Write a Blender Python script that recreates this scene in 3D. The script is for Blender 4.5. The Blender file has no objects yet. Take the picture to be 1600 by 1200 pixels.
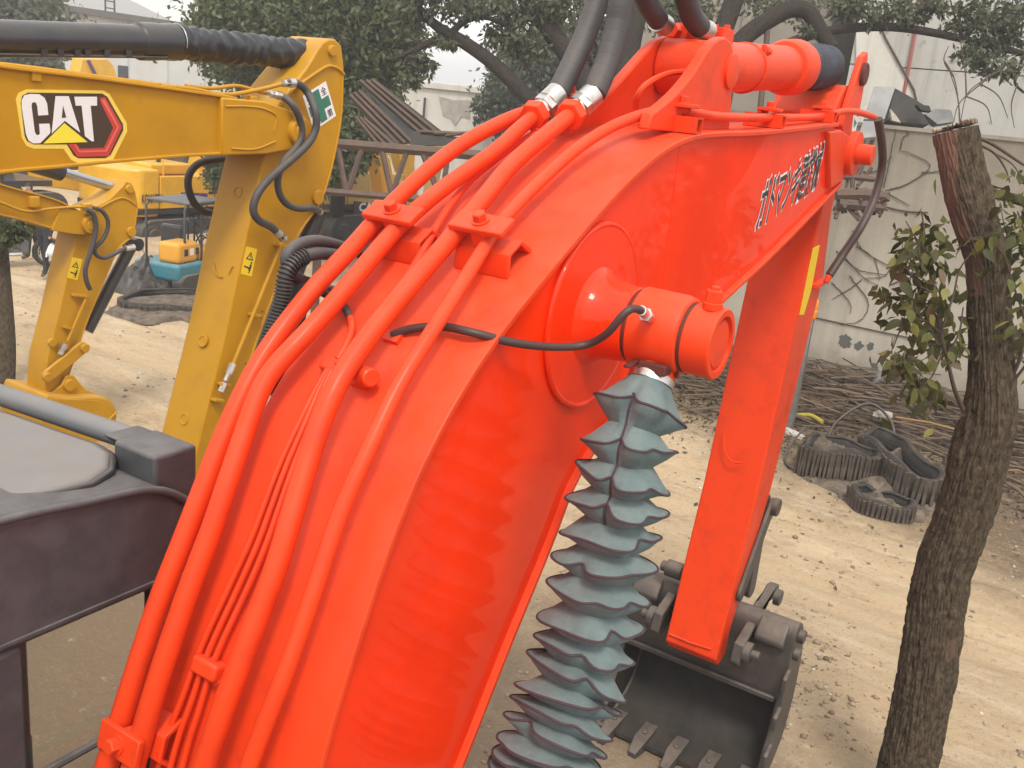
import bpy, bmesh, math, random
import numpy as np
from mathutils import Vector, Matrix

random.seed(7)
rng = np.random.default_rng(7)
scene = bpy.context.scene
COL = scene.collection
R = math.radians

# ------------------------------------------------------------------ camera, sky, sun, exposure
CAM = np.array([0.0, -1.5, 4.45])
FPX, PITCH, ROLL, YAW = 1500.0, R(16.4), R(6.0), R(30.8)
Fw = np.array([math.cos(PITCH)*math.cos(YAW), math.cos(PITCH)*math.sin(YAW), -math.sin(PITCH)])
r0 = np.array([math.sin(YAW), -math.cos(YAW), 0.0])
u0 = np.cross(r0, Fw)
Rt = r0*math.cos(ROLL) + u0*math.sin(ROLL)
Up = -r0*math.sin(ROLL) + u0*math.cos(ROLL)
cam_d = bpy.data.cameras.new('camera')
cam = bpy.data.objects.new('camera', cam_d)
COL.objects.link(cam)
cam_d.sensor_width = 36.0
cam_d.lens = FPX*36.0/1600.0
cam_d.clip_end = 1000.0
cam_d.clip_start = 0.05
cam.matrix_world = Matrix(((Rt[0], Up[0], -Fw[0], CAM[0]), (Rt[1], Up[1], -Fw[1], CAM[1]),
                           (Rt[2], Up[2], -Fw[2], CAM[2]), (0, 0, 0, 1)))
cam_d.dof.use_dof = False
scene.camera = cam

SUN_EL, SUN_AZ = R(56), R(215)      # azimuth of the sun, counter-clockwise from +X
world = bpy.data.worlds.new('World')
scene.world = world
world.use_nodes = True
wn = world.node_tree.nodes
wl = world.node_tree.links
sky = wn.new('ShaderNodeTexSky')
sky.sky_type = 'NISHITA'
sky.sun_disc = False
sky.sun_elevation = SUN_EL
sky.sun_rotation = R(90) - SUN_AZ
sky.air_density = 1.0
sky.dust_density = 2.5
sky.ozone_density = 1.0
hsv = wn.new('ShaderNodeHueSaturation')
hsv.inputs['Saturation'].default_value = 0.30
wl.new(sky.outputs[0], hsv.inputs['Color'])
veil = wn.new('ShaderNodeMix'); veil.data_type = 'RGBA'          # an even cloud layer over the clear sky
veil.inputs['Factor'].default_value = 0.62
wl.new(hsv.outputs[0], veil.inputs[6])
veil.inputs[7].default_value = (8.6, 8.5, 8.35, 1)
wl.new(veil.outputs[2], wn['Background'].inputs['Color'])
wn['Background'].inputs['Strength'].default_value = 0.12
sun_d = bpy.data.lights.new('sun', 'SUN')
sun_d.energy = 1.5
sun_d.angle = R(14)
sun_d.color = (1.0, 0.93, 0.82)
sun = bpy.data.objects.new('sun', sun_d)
COL.objects.link(sun)
sdir = Vector((math.cos(SUN_EL)*math.cos(SUN_AZ), math.cos(SUN_EL)*math.sin(SUN_AZ), math.sin(SUN_EL)))
sun.rotation_euler = sdir.to_track_quat('Z', 'Y').to_euler()
scene.view_settings.view_transform = 'Standard'
scene.view_settings.look = 'None'
scene.view_settings.exposure = 0.80
scene.view_settings.gamma = 1.0
scene.view_settings.use_curve_mapping = False
scene.cycles.max_bounces = 6
scene.cycles.volume_bounces = 0

# ------------------------------------------------------------------ measuring from the photograph (1600 x 1200 pixels)
def ray(x, y):
    return Fw*FPX + Rt*(x-800) - Up*(y-600)
def onY(x, y, Y): v = ray(x, y); return CAM + v*((Y-CAM[1])/v[1])
def onX(x, y, X): v = ray(x, y); return CAM + v*((X-CAM[0])/v[0])
def onZ(x, y, Z=0.0): v = ray(x, y); return CAM + v*((Z-CAM[2])/v[2])
def atD(x, y, D): return CAM + ray(x, y)*(D/FPX)
def depth(P): return float((np.asarray(P)-CAM) @ Fw)

# ------------------------------------------------------------------ objects
ORG = {}
def tag(o, label=None, cat=None, group=None, kind=None):
    if label: o['label'] = label
    if cat: o['category'] = cat
    if group: o['group'] = group
    if kind: o['kind'] = kind
    return o
def thing(name, label, cat, base, group=None):
    o = bpy.data.objects.new(name, None)
    o.empty_display_size = 0.2
    COL.objects.link(o)
    o.location = Vector(base)
    ORG[o.name] = np.array(base, float)
    return tag(o, label, cat, group)

class MB:
    def __init__(s): s.v = []; s.f = []; s.m = []
    def add(s, vs, fs, mi=0):
        n = len(s.v)
        s.v.extend([tuple(map(float, p)) for p in vs])
        s.f.extend([tuple(i+n for i in f) for f in fs])
        s.m.extend([mi]*len(fs))
        return s
    def obox(s, c, ax, ay, az, mi=0):
        c, ax, ay, az = (np.asarray(q, float) for q in (c, ax, ay, az))
        vs = [c+sx*ax+sy*ay+sz*az for sz in (-1, 1) for sy in (-1, 1) for sx in (-1, 1)]
        fs = [(0, 2, 3, 1), (4, 5, 7, 6), (0, 1, 5, 4), (2, 6, 7, 3), (0, 4, 6, 2), (1, 3, 7, 5)]
        return s.add(vs, fs, mi)
    def box(s, a, b, mi=0):
        a = np.array(a, float); b = np.array(b, float)
        c = (a+b)/2; h = (b-a)/2
        return s.obox(c, (h[0], 0, 0), (0, h[1], 0), (0, 0, h[2]), mi)
    def prism(s, poly, fn, a, b, mi=0):
        n = len(poly)
        vs = [fn(p, a) for p in poly] + [fn(p, b) for p in poly]
        fs = [tuple(range(n-1, -1, -1)), tuple(range(n, 2*n))]
        fs += [(i, (i+1) % n, n+(i+1) % n, n+i) for i in range(n)]
        return s.add(vs, fs, mi)
    def prismY(s, poly, y0, y1, mi=0): return s.prism(poly, lambda p, t: (p[0], t, p[1]), y0, y1, mi)
    def prismX(s, poly, x0, x1, mi=0): return s.prism(poly, lambda p, t: (t, p[0], p[1]), x0, x1, mi)
    def prismZ(s, poly, z0, z1, mi=0): return s.prism(poly, lambda p, t: (p[0], p[1], t), z0, z1, mi)
    def tube(s, pts, r, seg=10, cap=True, mi=0, closed=False):
        pts = np.asarray(pts, float); n = len(pts)
        rr = np.broadcast_to(np.asarray(r, float), (n,)) if np.ndim(r) <= 1 else r
        T = np.gradient(pts, axis=0)
        if closed: T = np.roll(pts, -1, 0)-np.roll(pts, 1, 0)
        T /= np.maximum(np.linalg.norm(T, axis=1, keepdims=True), 1e-9)
        up = np.array([0, 0, 1.0]) if abs(T[0][2]) < 0.9 else np.array([1.0, 0, 0])
        nrm = np.cross(T[0], up); nrm /= np.linalg.norm(nrm)
        vs = []
        for i in range(n):
            nrm = nrm-T[i]*(nrm @ T[i]); nrm /= max(np.linalg.norm(nrm), 1e-9)
            b = np.cross(T[i], nrm)
            for k in range(seg):
                a = 2*math.pi*k/seg
                vs.append(pts[i]+rr[i]*(math.cos(a)*nrm+math.sin(a)*b))
        fs = []
        for i in range(n if closed else n-1):
            j = (i+1) % n
            for k in range(seg):
                k2 = (k+1) % seg
                fs.append((i*seg+k, i*seg+k2, j*seg+k2, j*seg+k))
        if cap and not closed:
            fs.append(tuple(range(seg-1, -1, -1)))
            fs.append(tuple((n-1)*seg+k for k in range(seg)))
        return s.add(vs, fs, mi)
    def cyl(s, p0, p1, r0, r1=None, seg=20, mi=0):
        return s.lathe(p0, np.asarray(p1, float)-np.asarray(p0, float), [(0, r0), (1, r0 if r1 is None else r1)], seg, mi)
    def lathe(s, p0, ax, prof, seg=24, mi=0, rel=True):
        p0 = np.asarray(p0, float); ax = np.asarray(ax, float); L = np.linalg.norm(ax); d = ax/L
        if not rel: ax = d
        up = np.array([0, 0, 1.0]) if abs(d[2]) < 0.9 else np.array([1.0, 0, 0])
        e1 = np.cross(d, up); e1 /= np.linalg.norm(e1); e2 = np.cross(d, e1)
        vs = []
        for t, r in prof:
            for k in range(seg):
                a = 2*math.pi*k/seg
                vs.append(p0+ax*t+r*(math.cos(a)*e1+math.sin(a)*e2))
        fs = []
        n = len(prof)
        for i in range(n-1):
            for k in range(seg):
                k2 = (k+1) % seg
                fs.append((i*seg+k, i*seg+k2, (i+1)*seg+k2, (i+1)*seg+k))
        fs.append(tuple(range(seg-1, -1, -1)))
        fs.append(tuple((n-1)*seg+k for k in range(seg)))
        return s.add(vs, fs, mi)
    def build(s, name, mat, parent=None, bevel=0.0, smooth=35, kind=None, label=None, seg=2):
        org = ORG.get(parent.name, np.zeros(3)) if parent else np.zeros(3)
        me = bpy.data.meshes.new(name)
        me.from_pydata([tuple(np.asarray(p)-org) for p in s.v], [], s.f)
        mats = mat if isinstance(mat, (list, tuple)) else [mat]
        for q in mats: me.materials.append(q)
        if len(mats) > 1: me.polygons.foreach_set('material_index', s.m)
        me.validate()
        bm = bmesh.new(); bm.from_mesh(me)
        bmesh.ops.recalc_face_normals(bm, faces=bm.faces)
        bm.to_mesh(me); bm.free()
        if smooth:
            me.shade_smooth()
            me.set_sharp_from_angle(angle=R(smooth))
        o = bpy.data.objects.new(name, me)
        COL.objects.link(o)
        if parent:
            o.parent = parent
            ORG[o.name] = org
        else:
            ORG[o.name] = np.zeros(3)
        if bevel:
            b = o.modifiers.new('bevel', 'BEVEL'); b.width = bevel; b.segments = seg; b.limit_method = 'ANGLE'; b.angle_limit = R(40)
        if kind: o['kind'] = kind
        if label: o['label'] = label
        return o

def raw_mesh(name, V, F, mats, parent=None, kind=None, smooth=False, mi=None, label=None):
    """numpy arrays straight to a mesh (big meshes)"""
    org = ORG.get(parent.name, np.zeros(3)) if parent else np.zeros(3)
    me = bpy.data.meshes.new(name)
    V = np.asarray(V, np.float32)-org.astype(np.float32); F = np.asarray(F, np.int32)
    k = F.shape[1]
    me.vertices.add(len(V)); me.vertices.foreach_set('co', V.ravel())
    me.loops.add(F.size); me.loops.foreach_set('vertex_index', F.ravel())
    me.polygons.add(len(F)); me.polygons.foreach_set('loop_start', np.arange(0, F.size, k, dtype=np.int32))
    mats = mats if isinstance(mats, (list, tuple)) else [mats]
    for q in mats: me.materials.append(q)
    if mi is not None: me.polygons.foreach_set('material_index', np.asarray(mi, np.int32))
    me.update(); me.validate()
    if smooth: me.shade_smooth()
    o = bpy.data.objects.new(name, me); COL.objects.link(o)
    if parent: o.parent = parent
    ORG[o.name] = org
    if kind: o['kind'] = kind
    if label: o['label'] = label
    return o

def spline(pts, n=40, smooth=1):
    """resampled Catmull-Rom curve, optionally relaxed"""
    P = np.asarray(pts, float)
    d = np.r_[0, np.cumsum(np.linalg.norm(np.diff(P, axis=0), axis=1))]
    Q = np.vstack([2*P[0]-P[1], P, 2*P[-1]-P[-2]])
    out = []
    for t in np.linspace(0, d[-1], n):
        i = min(max(np.searchsorted(d, t)-1, 0), len(P)-2)
        u = (t-d[i])/max(d[i+1]-d[i], 1e-9)
        p0, p1, p2, p3 = Q[i], Q[i+1], Q[i+2], Q[i+3]
        out.append(0.5*((2*p1)+(-p0+p2)*u+(2*p0-5*p1+4*p2-p3)*u*u+(-p0+3*p1-3*p2+p3)*u**3))
    out = np.array(out)
    for _ in range(smooth):
        o2 = out.copy(); o2[1:-1] = (out[:-2]+2*out[1:-1]+out[2:])/4; out = o2
    return out

def vnoise(x, y, seed=0):
    """2-D value noise"""
    xi = np.floor(x).astype(np.int64); yi = np.floor(y).astype(np.int64)
    xf = x-xi; yf = y-yi
    u = xf*xf*(3-2*xf); v = yf*yf*(3-2*yf)
    def h(a, b):
        n = (a*374761393 + b*668265263 + seed*974634777) & 0x7fffffff
        n = ((n ^ (n >> 13))*1274126177) & 0x7fffffff
        return ((n ^ (n >> 16)) & 0xffff)/65535.0
    return (h(xi, yi)*(1-u)+h(xi+1, yi)*u)*(1-v)+(h(xi, yi+1)*(1-u)+h(xi+1, yi+1)*u)*v
def fbm(x, y, o=4, seed=0):
    s = 0; a = 0.5
    for i in range(o):
        s = s+a*(vnoise(x*2**i, y*2**i, seed+i)-0.5); a *= 0.5
    return s

def copy_tree(o, parent=None):
    c = o.copy(); COL.objects.link(c)
    if parent: c.parent = parent
    for ch in list(o.children): copy_tree(ch, c)
    return c

# ------------------------------------------------------------------ materials
def M(name, col, rough=0.5, metal=0.0, coat=0.0, col2=None, scale=4.0, stretch=(1, 1, 1), dust=0.0, bump=0.0, bscale=30.0, detail=5.0,
      thresh=(0.4, 0.62), dustcol=(0.50, 0.38, 0.27), coatr=0.08, spec=0.5, transl=0.0, rand=None, sheen=0.0, speck=None):
    m = bpy.data.materials.new(name); m.use_nodes = True
    nt = m.node_tree; N = nt.nodes; L = nt.links
    b = N['Principled BSDF']
    b.inputs['Roughness'].default_value = rough
    b.inputs['Metallic'].default_value = metal
    b.inputs['Coat Weight'].default_value = coat
    b.inputs['Coat Roughness'].default_value = coatr
    b.inputs['Specular IOR Level'].default_value = spec
    b.inputs['Sheen Weight'].default_value = sheen
    tc = N.new('ShaderNodeTexCoord'); mp = N.new('ShaderNodeMapping')
    mp.inputs['Scale'].default_value = stretch
    L.new(tc.outputs['Object'], mp.inputs['Vector'])
    cur = None
    rgb = N.new('ShaderNodeRGB'); rgb.outputs[0].default_value = (*col, 1); cur = rgb.outputs[0]
    if col2 is not None:
        n = N.new('ShaderNodeTexNoise'); n.inputs['Scale'].default_value = scale; n.inputs['Detail'].default_value = detail; n.inputs['Roughness'].default_value = 0.62
        L.new(mp.outputs[0], n.inputs['Vector'])
        mr = N.new('ShaderNodeMapRange'); mr.inputs['From Min'].default_value = thresh[0]; mr.inputs['From Max'].default_value = thresh[1]
        L.new(n.outputs['Fac'], mr.inputs['Value'])
        mx = N.new('ShaderNodeMix'); mx.data_type = 'RGBA'
        L.new(mr.outputs[0], mx.inputs['Factor']); L.new(cur, mx.inputs[6]); mx.inputs[7].default_value = (*col2, 1)
        cur = mx.outputs[2]
    if speck is not None:     # small chips and dirt spots, a few rubbed smears
        for sc_, st_, t0, t1 in ((55, (1, 1, 1), .70, .74), (9, (1, 1, .35), .66, .80)):
            mq = N.new('ShaderNodeMapping'); mq.inputs['Scale'].default_value = st_; L.new(tc.outputs['Object'], mq.inputs['Vector'])
            n = N.new('ShaderNodeTexNoise'); n.inputs['Scale'].default_value = sc_; n.inputs['Detail'].default_value = 4; n.inputs['Roughness'].default_value = 0.65
            L.new(mq.outputs[0], n.inputs['Vector'])
            mr = N.new('ShaderNodeMapRange'); mr.inputs['From Min'].default_value = t0; mr.inputs['From Max'].default_value = t1; mr.inputs['To Max'].default_value = .75 if sc_ > 20 else .45
            L.new(n.outputs['Fac'], mr.inputs['Value'])
            mx = N.new('ShaderNodeMix'); mx.data_type = 'RGBA'
            L.new(mr.outputs[0], mx.inputs['Factor']); L.new(cur, mx.inputs[6]); mx.inputs[7].default_value = (*speck, 1)
            cur = mx.outputs[2]
    if rand is not None:      # colour that differs from leaf to leaf, stone to stone
        g = N.new('ShaderNodeNewGeometry')
        cr = N.new('ShaderNodeValToRGB')
        el = cr.color_ramp.elements
        el[0].position = 0; el[0].color = (*rand[0], 1); el[1].position = 1; el[1].color = (*rand[-1], 1)
        for i, q in enumerate(rand[1:-1]):
            e = el.new((i+1)/(len(rand)-1)); e.color = (*q, 1)
        L.new(g.outputs['Random Per Island'], cr.inputs[0])
        cur = cr.outputs[0]
    if dust:
        g = N.new('ShaderNodeNewGeometry'); sx = N.new('ShaderNodeSeparateXYZ'); L.new(g.outputs['Normal'], sx.inputs[0])
        mr = N.new('ShaderNodeMapRange'); mr.inputs['From Min'].default_value = 0.15; mr.inputs['From Max'].default_value = 0.9
        L.new(sx.outputs['Z'], mr.inputs['Value'])
        n = N.new('ShaderNodeTexNoise'); n.inputs['Scale'].default_value = 7; n.inputs['Detail'].default_value = 8; n.inputs['Roughness'].default_value = 0.7
        L.new(tc.outputs['Object'], n.inputs['Vector'])
        m2 = N.new('ShaderNodeMapRange'); m2.inputs['From Min'].default_value = 0.25; m2.inputs['From Max'].default_value = 0.8
        L.new(n.outputs['Fac'], m2.inputs['Value'])
        mu = N.new('ShaderNodeMath'); mu.operation = 'MULTIPLY'; L.new(mr.outputs[0], mu.inputs[0]); L.new(m2.outputs[0], mu.inputs[1])
        m3 = N.new('ShaderNodeMath'); m3.operation = 'MULTIPLY'; L.new(mu.outputs[0], m3.inputs[0]); m3.inputs[1].default_value = dust
        mx = N.new('ShaderNodeMix'); mx.data_type = 'RGBA'
        L.new(m3.outputs[0], mx.inputs['Factor']); L.new(cur, mx.inputs[6]); mx.inputs[7].default_value = (*dustcol, 1)
        cur = mx.outputs[2]
        ma = N.new('ShaderNodeMath'); ma.operation = 'MULTIPLY_ADD'; L.new(m3.outputs[0], ma.inputs[0]); ma.inputs[1].default_value = 0.6; ma.inputs[2].default_value = rough
        ma.use_clamp = True
        L.new(ma.outputs[0], b.inputs['Roughness'])
        if coat:
            mc = N.new('ShaderNodeMath'); mc.operation = 'MULTIPLY_ADD'; L.new(m3.outputs[0], mc.inputs[0]); mc.inputs[1].default_value = -1.2*coat; mc.inputs[2].default_value = coat
            mc.use_clamp = True
            L.new(mc.outputs[0], b.inputs['Coat Weight'])
    L.new(cur, b.inputs['Base Color'])
    if bump:
        n = N.new('ShaderNodeTexNoise'); n.inputs['Scale'].default_value = bscale; n.inputs['Detail'].default_value = 6
        L.new(mp.outputs[0], n.inputs['Vector'])
        bp = N.new('ShaderNodeBump'); bp.inputs['Strength'].default_value = bump; bp.inputs['Distance'].default_value = 0.02
        L.new(n.outputs['Fac'], bp.inputs['Height']); L.new(bp.outputs[0], b.inputs['Normal'])
    if transl:
        t = N.new('ShaderNodeBsdfTranslucent'); L.new(cur, t.inputs[0])
        ms = N.new('ShaderNodeMixShader'); ms.inputs[0].default_value = transl
        L.new(b.outputs[0], ms.inputs[1]); L.new(t.outputs[0], ms.inputs[2])
        L.new(ms.outputs[0], N['Material Output'].inputs['Surface'])
    return m

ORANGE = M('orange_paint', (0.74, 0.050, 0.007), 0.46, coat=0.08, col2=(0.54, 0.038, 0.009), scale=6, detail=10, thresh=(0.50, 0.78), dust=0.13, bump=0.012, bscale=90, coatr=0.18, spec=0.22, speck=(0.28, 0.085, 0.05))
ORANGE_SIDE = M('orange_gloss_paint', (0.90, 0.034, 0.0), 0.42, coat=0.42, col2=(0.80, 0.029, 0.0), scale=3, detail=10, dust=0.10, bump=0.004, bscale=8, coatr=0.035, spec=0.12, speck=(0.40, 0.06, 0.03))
MUST = M('mustard_paint', (0.50, 0.250, 0.002), 0.47, coat=0.08, col2=(0.41, 0.20, 0.005), scale=3, detail=10, thresh=(0.45, 0.8), dust=0.2, bump=0.015, bscale=50, coatr=0.2, spec=0.3, speck=(0.20, 0.12, 0.05))
YEL = M('yellow_paint', (0.78, 0.42, 0.012), 0.4, coat=0.3, col2=(0.70, 0.37, 0.012), scale=3, dust=0.3)
DYEL = M('orange_yellow_paint', (0.72, 0.34, 0.03), 0.45, coat=0.2, dust=0.3)
BLUE = M('blue_paint', (0.03, 0.20, 0.27), 0.5, coat=0.1, dust=0.4, col2=(0.05, 0.17, 0.21))
RUB = M('black_rubber', (0.028, 0.027, 0.028), 0.55, dust=0.25, bump=0.15, bscale=60)
HOSE = M('hose_rubber', (0.050, 0.048, 0.050), 0.6, dust=0.25, bump=0.05, bscale=80)
CABLE = M('brown_black_cable', (0.055, 0.030, 0.026), 0.5)
STEELD = M('dark_steel', (0.060, 0.054, 0.052), 0.5, metal=0.2, col2=(0.085, 0.072, 0.065), scale=6, dust=0.35, bump=0.08, bscale=30)
INNERSHADE = M('bucket_inside_shade', (0.014, 0.0125, 0.012), 0.75, col2=(0.026, 0.021, 0.018), scale=5, dust=0.06, bump=0.1, bscale=15)  # shade of the recess put into a near-black colour
CHROME = M('zinc_fitting', (0.62, 0.60, 0.56), 0.32, metal=0.9, col2=(0.45, 0.36, 0.28), scale=14, thresh=(0.5, 0.75))
ROD = M('chrome_rod', (0.45, 0.45, 0.46), 0.22, metal=1.0)
BLACKP = M('black_paint', (0.022, 0.023, 0.026), 0.35, coat=0.3, dust=0.15, col2=(0.03, 0.03, 0.032), scale=6)
CABM = M('cab_grey_paint', (0.050, 0.049, 0.054), 0.5, coat=0.1, col2=(0.072, 0.069, 0.072), scale=9, detail=8, dust=0.45, dustcol=(0.30, 0.27, 0.25), bump=0.06, bscale=120)
HATCH = M('grey_hatch_plastic', (0.185, 0.166, 0.148), 0.55, col2=(0.18, 0.172, 0.17), scale=6, detail=9, dust=0.3, dustcol=(0.33, 0.3, 0.27), bump=0.02, bscale=180)
RAILM = M('grey_rail_paint', (0.16, 0.165, 0.17), 0.5, dust=0.2)
FABRIC = M('teal_grey_fabric', (0.112, 0.165, 0.168), 0.88, col2=(0.085, 0.125, 0.128), scale=12, dust=0.25, dustcol=(0.42, 0.42, 0.38), bump=0.35, bscale=16, sheen=0.1)
PIPING = M('maroon_trim', (0.060, 0.034, 0.042), 0.85)
WRAPM = M('dark_wrap', (0.030, 0.030, 0.042), 0.75, col2=(0.05, 0.06, 0.08), scale=9, bump=0.4, bscale=25)
CRINK = M('crinkled_black_film', (0.022, 0.023, 0.026), 0.33, bump=0.25, bscale=18)
WHITE = M('white_print', (0.80, 0.78, 0.78), 0.5)
BLKPR = M('black_print', (0.03, 0.025, 0.03), 0.5)
BRNPR = M('brown_print', (0.055, 0.032, 0.016), 0.5)
REDPR = M('red_print', (0.55, 0.05, 0.035), 0.4)
REDLT = M('light_red_print', (0.70, 0.16, 0.12), 0.4)
YELPR = M('yellow_print', (0.85, 0.72, 0.05), 0.5)
YELED = M('yellow_edge_print', (0.85, 0.62, 0.10), 0.5)
STICKY = M('sticker_yellow', (0.85, 0.58, 0.012), 0.5)
GREENP = M('green_print', (0.035, 0.17, 0.115), 0.5)
PURPLE = M('purple_print', (0.10, 0.04, 0.16), 0.5)
SEALM = M('dark_seal', (0.10, 0.022, 0.014), 0.8)

def glass_mat():
    m = bpy.data.materials.new('window_glass'); m.use_nodes = True
    b = m.node_tree.nodes['Principled BSDF']
    b.inputs['Base Color'].default_value = (0.85, 0.88, 0.86, 1); b.inputs['Roughness'].default_value = 0.02
    b.inputs['Transmission Weight'].default_value = 1.0; b.inputs['IOR'].default_value = 1.45
    return m
GLASS = glass_mat()

def ground_mat():
    m = bpy.data.materials.new('sandy_dirt'); m.use_nodes = True
    nt = m.node_tree; N = nt.nodes; L = nt.links; b = N['Principled BSDF']
    b.inputs['Roughness'].default_value = 0.95; b.inputs['Specular IOR Level'].default_value = 0.15
    g = N.new('ShaderNodeNewGeometry')
    def noise(scale, st, det=6, rough=0.6, rot=0):
        mp = N.new('ShaderNodeMapping'); mp.inputs['Scale'].default_value = st; mp.inputs['Rotation'].default_value = (0, 0, rot)
        L.new(g.outputs['Position'], mp.inputs['Vector'])
        n = N.new('ShaderNodeTexNoise'); n.inputs['Scale'].default_value = scale; n.inputs['Detail'].default_value = det; n.inputs['Roughness'].default_value = rough
        L.new(mp.outputs[0], n.inputs['Vector'])
        return n.outputs['Fac']
    def rng_(fac, a, c):
        mr = N.new('ShaderNodeMapRange'); mr.inputs['From Min'].default_value = a; mr.inputs['From Max'].default_value = c
        L.new(fac, mr.inputs['Value']); return mr.outputs[0]
    def mix(fac, a, col):
        mx = N.new('ShaderNodeMix'); mx.data_type = 'RGBA'; L.new(fac, mx.inputs['Factor'])
        if isinstance(a, tuple): mx.inputs[6].default_value = (*a, 1)
        else: L.new(a, mx.inputs[6])
        mx.inputs[7].default_value = (*col, 1); return mx.outputs[2]
    c = mix(rng_(noise(0.6, (1, 0.35, 1), 6, 0.6, 0.15), 0.35, 0.65), (0.60, 0.445, 0.275), (0.50, 0.37, 0.235))     # ruts along the yard
    c = mix(rng_(noise(1.8, (1.5, 0.22, 1), 9, 0.72, -0.1), 0.48, 0.70), c, (0.66, 0.53, 0.37))
    c = mix(rng_(noise(3.2, (1.6, 0.30, 1), 9, 0.75, 0.05), 0.56, 0.72), c, (0.42, 0.305, 0.195))
    c = mix(rng_(noise(0.9, (1, 0.5, 1), 9, 0.78, 0.3), 0.55, 0.70), c, (0.30, 0.215, 0.14))                      # damp darker earth
    sx = N.new('ShaderNodeSeparateXYZ'); L.new(g.outputs['Position'], sx.inputs[0])                                  # trampled dark soil at the foot of the wall
    ad = N.new('ShaderNodeMath'); ad.operation = 'MULTIPLY_ADD'; L.new(noise(1.1, (1, 1, 1), 8, 0.7), ad.inputs[0]); ad.inputs[1].default_value = 5.0; L.new(sx.outputs['X'], ad.inputs[2])
    sy = N.new('ShaderNodeMath'); sy.operation = 'MULTIPLY_ADD'; L.new(sx.outputs['Y'], sy.inputs[0]); sy.inputs[1].default_value = -0.5; L.new(ad.outputs[0], sy.inputs[2])
    c = mix(rng_(sy.outputs[0], 13.3, 15.4), c, (0.185, 0.130, 0.082))
    an = N.new('ShaderNodeMath'); an.operation = 'MULTIPLY_ADD'; L.new(noise(1.3, (1, 1, 1), 9, 0.75), an.inputs[0]); an.inputs[1].default_value = 5.0; L.new(sx.outputs['X'], an.inputs[2])
    c = mix(rng_(an.outputs[0], 10.2, 8.2), c, (0.33, 0.245, 0.165))                                                # darker ground round the machines
    c = mix(rng_(noise(5.5, (1, 0.6, 1), 9, 0.8), 0.56, 0.66), c, (0.42, 0.31, 0.20))
    c = mix(rng_(noise(6.5, (1, 0.5, 1), 9, 0.8), 0.60, 0.70), c, (0.66, 0.56, 0.42))
    c = mix(rng_(noise(16, (1, 1, 1), 6, 0.8), 0.55, 0.72), c, (0.27, 0.205, 0.14))
    c = mix(rng_(noise(42, (1, 1, 1), 4, 0.75), 0.60, 0.70), c, (0.60, 0.52, 0.40))
    c = mix(rng_(noise(75, (1, 1, 1), 3, 0.7), 0.63, 0.72), c, (0.20, 0.15, 0.10))
    L.new(c, b.inputs['Base Color'])
    bp = N.new('ShaderNodeBump'); bp.inputs['Strength'].default_value = 1.0; bp.inputs['Distance'].default_value = 0.07
    L.new(noise(9, (1, 0.7, 1), 10, 0.75), bp.inputs['Height']); L.new(bp.outputs[0], b.inputs['Normal'])
    return m
DIRT = ground_mat()

def wall_mat(name, base, stain, streak, zs=0.35, patch=None, low=None, high=None):
    m = bpy.data.materials.new(name); m.use_nodes = True
    nt = m.node_tree; N = nt.nodes; L = nt.links; b = N['Principled BSDF']
    b.inputs['Roughness'].default_value = 0.9; b.inputs['Specular IOR Level'].default_value = 0.2
    g = N.new('ShaderNodeNewGeometry')
    def noise(scale, st, det=6, rough=0.6):
        mp = N.new('ShaderNodeMapping'); mp.inputs['Scale'].default_value = st
        L.new(g.outputs['Position'], mp.inputs['Vector'])
        n = N.new('ShaderNodeTexNoise'); n.inputs['Scale'].default_value = scale; n.inputs['Detail'].default_value = det; n.inputs['Roughness'].default_value = rough
        L.new(mp.outputs[0], n.inputs['Vector'])
        return n.outputs['Fac']
    def rng_(fac, a, c):
        mr = N.new('ShaderNodeMapRange'); mr.inputs['From Min'].default_value = a; mr.inputs['From Max'].default_value = c
        L.new(fac, mr.inputs['Value']); return mr.outputs[0]
    def mix(fac, a, col):
        mx = N.new('ShaderNodeMix'); mx.data_type = 'RGBA'; L.new(fac, mx.inputs['Factor'])
        if isinstance(a, tuple): mx.inputs[6].default_value = (*a, 1)
        else: L.new(a, mx.inputs[6])
        mx.inputs[7].default_value = (*col, 1); return mx.outputs[2]
    c = mix(rng_(noise(0.5, (1, 1, 0.8)), 0.35, 0.7), base, stain)
    c = mix(rng_(noise(1.5, (2, 2, zs*0.3), 7, 0.7), 0.5, 0.85), c, streak)
    if patch: c = mix(rng_(noise(patch[0], (1, 1, 1), 5, 0.6), patch[1], patch[1]+0.03), c, patch[2])
    if low:
        sx = N.new('ShaderNodeSeparateXYZ'); L.new(g.outputs['Position'], sx.inputs[0])
        ad = N.new('ShaderNodeMath'); ad.operation = 'MULTIPLY_ADD'; L.new(noise(2.2, (1, 1, 1)), ad.inputs[0]); ad.inputs[1].default_value = -1.6; L.new(sx.outputs['Z'], ad.inputs[2])
        c = mix(rng_(ad.outputs[0], 0.15, -0.65), c, low)
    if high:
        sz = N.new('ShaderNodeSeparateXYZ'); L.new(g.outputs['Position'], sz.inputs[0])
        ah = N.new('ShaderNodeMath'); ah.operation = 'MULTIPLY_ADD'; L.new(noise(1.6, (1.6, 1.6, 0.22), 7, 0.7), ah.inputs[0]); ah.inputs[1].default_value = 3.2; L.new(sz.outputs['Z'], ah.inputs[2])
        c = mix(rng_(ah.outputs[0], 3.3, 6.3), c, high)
    L.new(c, b.inputs['Base Color'])
    bp = N.new('ShaderNodeBump'); bp.inputs['Strength'].default_value = 0.35; bp.inputs['Distance'].default_value = 0.03
    L.new(noise(6, (1, 1, 1), 8, 0.7), bp.inputs['Height']); L.new(bp.outputs[0], b.inputs['Normal'])
    return m
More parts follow.
